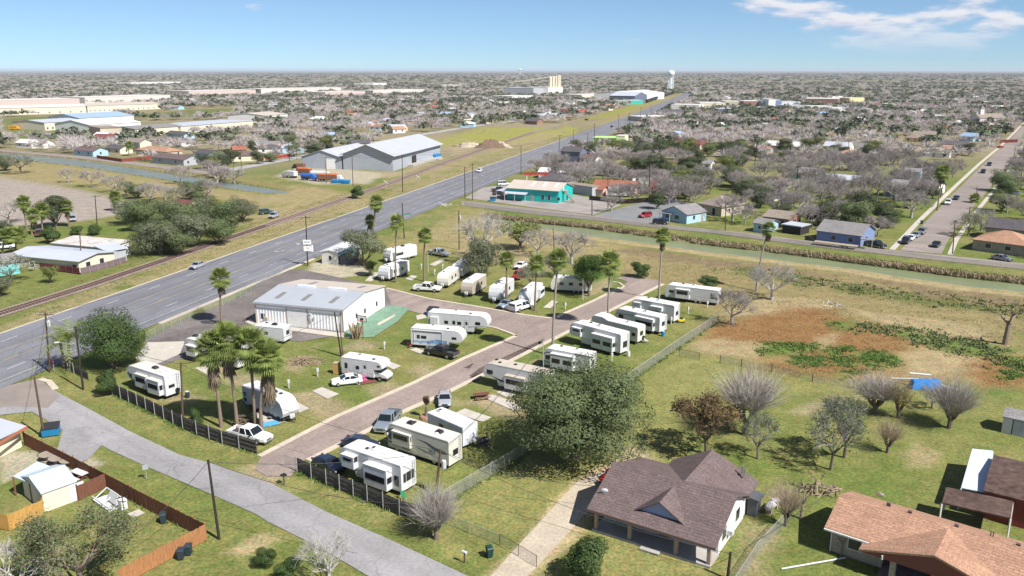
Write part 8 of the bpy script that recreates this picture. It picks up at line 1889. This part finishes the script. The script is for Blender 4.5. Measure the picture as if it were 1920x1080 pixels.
def beyond(x, y):
    """beyond the canal roads"""
    if x > -20:
        yl = np.interp(x, [p[0] for p in CRD_F], [p[1] for p in CRD_F])
        return y > yl+4
    px_ = [p[0] for p in LRD]; yl = np.interp(x, px_, [p[1] for p in LRD]) if x < LRD[-1][0] else 330
    return y > yl+6
def forest():
    r = np.random.default_rng(5)
    out = []
    for y0, y1, dens in ((190, 420, 1/82), (420, 800, 1/88), (800, 1500, 1/105), (1500, 3000, 1/340), (3000, 12000, 1/5200)):
        area = .79*(y1*y1-y0*y0); n = int(area*dens)
        yy = np.sqrt(r.random(n)*(y1*y1-y0*y0)+y0*y0); xx = (r.random(n)*2-1)*.80*yy
        d = fbm(xx, yy, 55, 71, 3); kd = fbm(xx, yy, 38, 72, 3)
        for x, y, dd, kk in zip(xx, yy, d, kd):
            if dd < .30 or not beyond(x, y): continue
            if y < 1600 and not clear_of(x, y): continue
            if x > -20 and y < 330 and y < np.interp(x, [p[0] for p in CRD_F], [p[1] for p in CRD_F])+26:
                if r.random() < .55: continue
                kk = 0
            out.append((x, y, kk + r.normal()*.11 > (.60 if y < 400 else .545 if y < 1500 else .555)))
    return out
# ------------------------------------------------------------------ the other houses of the town, one by one between the trees
_rt = random.Random(21)
_walls = [('white', W_WHITE), ('cream', W_CREAM), ('tan', W_TAN), ('grey', W_GREY), ('pale blue', W_LBLUE), ('pink', W_PINK), ('brick', W_RBRICK), ('green', W_GREEN), ('yellow', W_YELL)]
_roofs = [('brown', R_BROWN), ('grey', R_GREY), ('dark', R_DARK), ('tan', R_TAN), ('rust red', R_RUST), ('white metal', R_WHITE), ('pale metal', R_METAL), ('orange', R_ORANGE), ('maroon', R_MAROON), ('blue metal', R_BLUE)]
_near_of = [('the highway', 1180, 250), ('the lime green arcade', 1140, 268), ('the red pole sign', 1225, 345), ('the dark oaks', 1330, 262), ('downtown', 1450, 205), ('the white metal roofed house', 1462, 283), ('the orange red roof', 1584, 298), ('the side street', 1800, 345), ('the church', 1827, 234), ('the school', 300, 245), ('the left canal', 200, 292), ('the yellow field', 950, 232), ('the grey hall', 700, 300), ('the shopping mall', 500, 180), ('the silos', 1040, 178), ('the right edge', 1900, 250), ('the left edge', 20, 280)]
_seen = set()
for _k in range(3500):
    if len(_seen) >= 210: break
    y = math.sqrt(_rt.uniform(250**2, 1400**2)); x = _rt.uniform(-.62, .62)*y
    if not beyond(x, y) or not clear_of(x, y, 12) or not clear_of(x+12, y+8, 6) or not clear_of(x-8, y, 6): continue
    wn, wm_ = _rt.choice(_walls); rn, rm_ = _rt.choice(_roofs[:7]+_roofs[5:7] if _rt.random() < .8 else _roofs); rf = _rt.choice(('gx', 'gx', 'gy', 'hip'))
    u, v = PX(x, y); nr = min(_near_of, key=lambda q: abs(q[1]-u)+2.5*abs(q[2]-v)); side = 'left of' if u < nr[1]-25 else 'right of' if u > nr[1]+25 else ('behind' if v < nr[2] else 'in front of')
    lb = f"{wn} house with {rn} {'hipped' if rf == 'hip' else 'gabled'} roof {side} {nr[0]}"
    if lb in _seen: continue
    _seen.add(lb); wd, dp = _rt.uniform(9, 17), _rt.uniform(7, 11)
    ang = radians(-37)+_rt.choice((0, pi/2))*0+_rt.uniform(-.05, .05) if x > 0 else radians(_rt.choice((-12, -16)))
    far_ = y > 650
    bld('house', lb, PX(x, y), PX(x+wd, y), dp, _rt.uniform(2.7, 3.2), rf, _rt.uniform(1.3, 2.2), wm_, rm_, L=wd, rot=ang, wins=(('f', 1.5, 1.2, .9, 2.1), ('f', wd-3.2, 1.4, .9, 2.1), ('r', dp*.4, 1.2, .9, 2.1)) if not far_ else (('f', 2.0, 2.5, .9, 2.1),), doors=(('f', wd*.45, 1.0, 2.1),) if not far_ else ())
FOREST = forest()
FOREST.sort(key=lambda q: q[1])
near_bare = [q for q in FOREST if not q[2]][:300]; near_green = [q for q in FOREST if q[2]][:230]
for x, y, g in near_bare:
    s = random.uniform(6.5, 10.5); k = int(x < -20)
    plant((random.choice(('bare','bare','bare','grey')), random.randrange(4)), (x, y, 0), s*random.uniform(.95, 1.2), s*random.uniform(.74, .95), beside(x, y, 'bare grey tree', s), name='bare_tree', group=('bare trees of the right hand town', 'bare trees of the left hand town')[k])
for x, y, g in near_green:
    s = random.uniform(5.5, 10); k = int(x < -20)
    kd = random.choice((('oak',0),('oak',1),('oak',2),('oak',0),('olive',0),('olive',1),('lime',0),('half',0)))
    plant(kd, (x, y, 0), s*random.uniform(.9, 1.25), s*random.uniform(.72, .95), beside(x, y, 'green leafy tree', s), name='broadleaf_tree', group=('green trees of the right hand town', 'green trees of the left hand town')[k])
def far_stuff(name, label, items, m, k, spiky, thin=1.0):
    r = np.random.default_rng(3 if spiky else 4); VV = []; 
    tmpl = []
    for _ in range(8):
        d = r.normal(size=(k, 3)); d /= np.linalg.norm(d, axis=1)[:, None]; d[:, 2] = np.abs(d[:, 2])
        c = d*(.25+.22*r.random((k, 1)))*(1, 1, 1.0)+(0, 0, .38)
        e1 = r.normal(size=(k, 3)); e1 /= np.linalg.norm(e1, axis=1)[:, None]; e2 = np.cross(e1, d)
        if spiky: a = c-d*.2-e2*.035*thin; b = c-d*.18+e2*.05*thin; t = c+d*.12+e1*.16*r.random((k,1))
        else: a = c+e1*.17; b = c-e1*.12+e2*.17; t = c-e1*.08-e2*.18
        tmpl.append(np.stack([a, b, t], 1))
    for i, (x, y, g) in enumerate(items):
        f = 1.0 if y < 1500 else (1.35 if y < 3000 else 2.4)
        s = r.uniform(6, 10.5)*f; h = r.uniform(6.5, 9.5)*(1 if y < 3000 else 1.25); q = tmpl[i % 8].reshape(-1, 3); an = r.random()*6.28
        ca, sa = cos(an), sin(an)
        VV.append(np.stack([(q[:, 0]*ca-q[:, 1]*sa)*s*1.15+x, (q[:, 0]*sa+q[:, 1]*ca)*s*1.15+y, q[:, 2]*h], 1))
    V = np.concatenate(VV)
    o = link(name, np_mesh(name, V, np.arange(len(V)).reshape(-1, 3), m)); tag(o, label, 'trees', None, 'stuff')
_fb = [q for q in FOREST if not q[2]][300:]; _FB = mat('far_bare', (.43,.385,.365), .95, .18, .03, .1, fine=.18, fscale=.12)
far_stuff('bare_woodland', 'grey pink bare trees of the middle distance merging into one mass', [q for q in _fb if q[1] < 900], _FB, 110, True, .42)
far_stuff('bare_woodland', 'distant grey pink bare trees merging into one mass toward the horizon', [q for q in _fb if q[1] >= 900], _FB, 34, True)
far_stuff('green_woodland', 'distant dark green trees scattered through the town toward the horizon', [q for q in FOREST if q[2]][230:], mat('far_green', (.110,.125,.078), .95, .3, .03, .1, fine=.25, fscale=.12), 30, False)
print('forest', len(FOREST))
# ------------------------------------------------------------------ ground cover nobody could count
def tufts(name, label, m, pts, size, h, blades=5, seed=1, lean=.5, width=.16):
    r = np.random.default_rng(seed); P = np.repeat(np.asarray(pts, float), blades, 0); n = len(P)
    P[:, :2] += r.normal(size=(n, 2))*size*.5
    a = r.random(n)*2*pi; hh = h*(.5+.8*r.random(n)); w = size*width*(.6+.8*r.random(n)); ln = hh*lean*r.normal(size=n)
    c, s = np.cos(a), np.sin(a); z = P[:, 2] if P.shape[1] > 2 else np.full(n, -.08)
    A = np.stack([P[:, 0]-c*w, P[:, 1]-s*w, z], 1); B = np.stack([P[:, 0]+c*w, P[:, 1]+s*w, z], 1)
    C = np.stack([P[:, 0]-s*ln+c*w*.5, P[:, 1]+c*ln+s*w*.5, z+hh], 1); D = np.stack([P[:, 0]-s*ln-c*w*.4, P[:, 1]+c*ln-s*w*.4, z+hh*.92], 1)
    V = np.stack([A, B, C, D], 1).reshape(-1, 3)
    o = link(name, np_mesh(name, V, np.arange(len(V)).reshape(-1, 4), m)); tag(o, label, 'plants', None, 'stuff'); return o
def scatter(poly, n, seed):
    n = int(n*.34)
    r = np.random.default_rng(seed); P = np.array(poly); out = []
    lo, hi = P.min(0), P.max(0)
    while len(out) < n:
        q = lo+(hi-lo)*r.random((n, 2)); d = sdist(q[:, 0]+1.5*(fbm(q[:, 0], q[:, 1], 4, seed)-.5)*4, q[:, 1], poly)
        out += [tuple(v) for v, dd in zip(q, d) if dd < r.normal()*1.2-.3 and fbm(v[:1], v[1:], 2.2, seed+5)[0] > .42]
    return out[:n]
def along(line, o0, o1, n, seed):
    r = np.random.default_rng(seed); L_ = resample(line, 1.0); out = []
    for _ in range(n):
        k = r.integers(0, len(L_)-1); p, q = np.array(L_[k]), np.array(L_[k+1]); d = (q-p)/np.linalg.norm(q-p); t = r.random(); o = o0+(o1-o0)*r.random()
        c = p+(q-p)*t+np.array((d[1], -d[0]))*o; out.append((c[0], c[1]))
    return out
REED = leafmat('reed_dry', (.33,.26,.165), trans=.1, scale=.8); REEDG = leafmat('reed_green', (.17,.165,.07), trans=.1, scale=.8); RUSTW = leafmat('weed_rust', (.30,.165,.075), trans=.1, scale=.6); DRYW = leafmat('weed_dry', (.33,.27,.15), trans=.1, scale=.5); LUSHW = leafmat('weed_lush', (.10,.17,.035), trans=.2, scale=.6); WEEDG = leafmat('weed_dark', (.135,.165,.06), trans=.15, scale=.6)
tufts('canal_reeds', 'dry brown reeds lining the far bank of the canal', REED, [q for q in along(CAN_F, -2.3, .25, 6000, 3) if fbm(np.array([q[0]]), np.array([q[1]]), 3.0, 9)[0] > .40], .55, .8, 4, 3, .7)
tufts('bank_grass', 'green grass growing through the reeds on the far canal bank', REEDG, along(CAN_F, -3.4, -.8, 2200, 4), .5, .9, 4, 4, .5)
tufts('canal_reeds', 'dry brown reeds along the left canal', REED, along(LCA_F, -2.6, -.5, 1500, 5)+along(LCA_N, .6, 2.4, 500, 6), .5, .4, 4, 5, .7)
_r = [[(1390,590),(1480,568),(1570,590),(1640,620),(1590,660),(1480,640),(1400,640),(1330,650),(1310,640)],[(1490,668),(1590,640),(1660,650),(1590,722),(1470,705),(1390,690)],[(1640,610),(1720,640),(1680,660),(1600,655)],[(1800,680),(1880,665),(1920,690),(1920,725),(1830,715)]]
tufts('rust_weeds', 'rust red dry weeds spread over the field', RUSTW, sum([scatter(GS(p), n, 20+i) for i, (p, n) in enumerate(zip(_r, (3600, 3200, 1200, 1200)))], []), .45, .10, 5, 6, 1.4)
_g = [[(1570,695),(1600,680),(1640,655),(1680,670),(1670,682),(1610,695),(1580,715)],[(1475,665),(1550,672),(1545,690),(1480,680)],[(1410,640),(1530,640),(1540,655),(1420,668)],[(1560,655),(1600,648),(1590,690),(1560,680)],[(1860,690),(1920,670),(1920,712),(1880,712)],[(1690,612),(1920,655),(1920,690),(1800,662),(1680,630)],[(1560,600),(1690,612),(1680,630),(1560,615)]]
tufts('green_weeds', 'patches of lush green weeds in the field', LUSHW, sum([scatter(GS(p), n, 30+i) for i, (p, n) in enumerate(zip(_g[:5], (1100, 700, 800, 700, 700)))], []), .5, .22, 5, 7, 1.0, .22)
tufts('dark_weeds', 'dark green broad weeds along the field edge by the dead tree', WEEDG, sum([scatter(GS(p), n, 40+i) for i, (p, n) in enumerate(zip(_g[5:], (1000, 350)))], [])+scatter(GS([(1330,505),(1500,535),(1920,600),(1920,570),(1600,530),(1400,500)]), 1100, 48), .6, .34, 5, 8, .9, .25)
tufts('dry_grass', 'tall dry grass over the canal field', DRYW, scatter(GS([(1190,470),(1600,512),(1920,560),(1920,660),(1560,600),(1345,600),(1240,535),(1140,505)]), 5200, 50)+scatter(GS([(790,405),(870,390),(990,415),(1150,458),(1100,480),(900,468),(740,445)]), 1800, 51), .5, .18, 4, 9, 1.0)
tufts('verge_grass', 'rough grass on the verges of the railway and highway', REEDG, along(near, -9, -1, 2600, 10)+along(RAIL[1:5], 3, 8, 1200, 11)+along(RAIL[1:5], -7, -3, 1600, 12), .4, .16, 4, 10, 1.0)
tufts('fence_weeds', 'weeds growing at the foot of the park fences', LUSHW, along(GS([(212,739),(344,804),(482,851)]), -.5, .4, 260, 13)+along(GS([(558,884),(690,940),(790,976)]), -.6, .4, 260, 14)+along(GS([(790,976),(955,872),(1180,717),(1345,604)]), -.4, .4, 420, 15)+along(GS([(46,834),(388,1012)]), -.4, .4, 160, 16), .35, .3, 4, 11, .6)
# air
mb = MB().box(-80000, -400, -4, 80000, 90000, 78)
hz = obj('haze', mb, None); hz.data.materials.clear()
hm = bpy.data.materials.new('air'); hm.use_nodes = True; _n = hm.node_tree; _n.nodes.clear()
_o = _n.nodes.new('ShaderNodeOutputMaterial'); _v = _n.nodes.new('ShaderNodeVolumePrincipled'); _v.inputs['Color'].default_value = (.80, .88, 1.0, 1); _v.inputs['Density'].default_value = HAZE; _v.inputs['Anisotropy'].default_value = 0.0
_n.links.new(_v.outputs[0], _o.inputs['Volume']); hz.data.materials.append(hm); hz['kind'] = 'stuff'; hz['label'] = 'thin pale blue haze over the whole plain'; hz['category'] = 'haze'
for o_ in bpy.data.objects:
    if 'w' in o_.keys(): del o_['w']
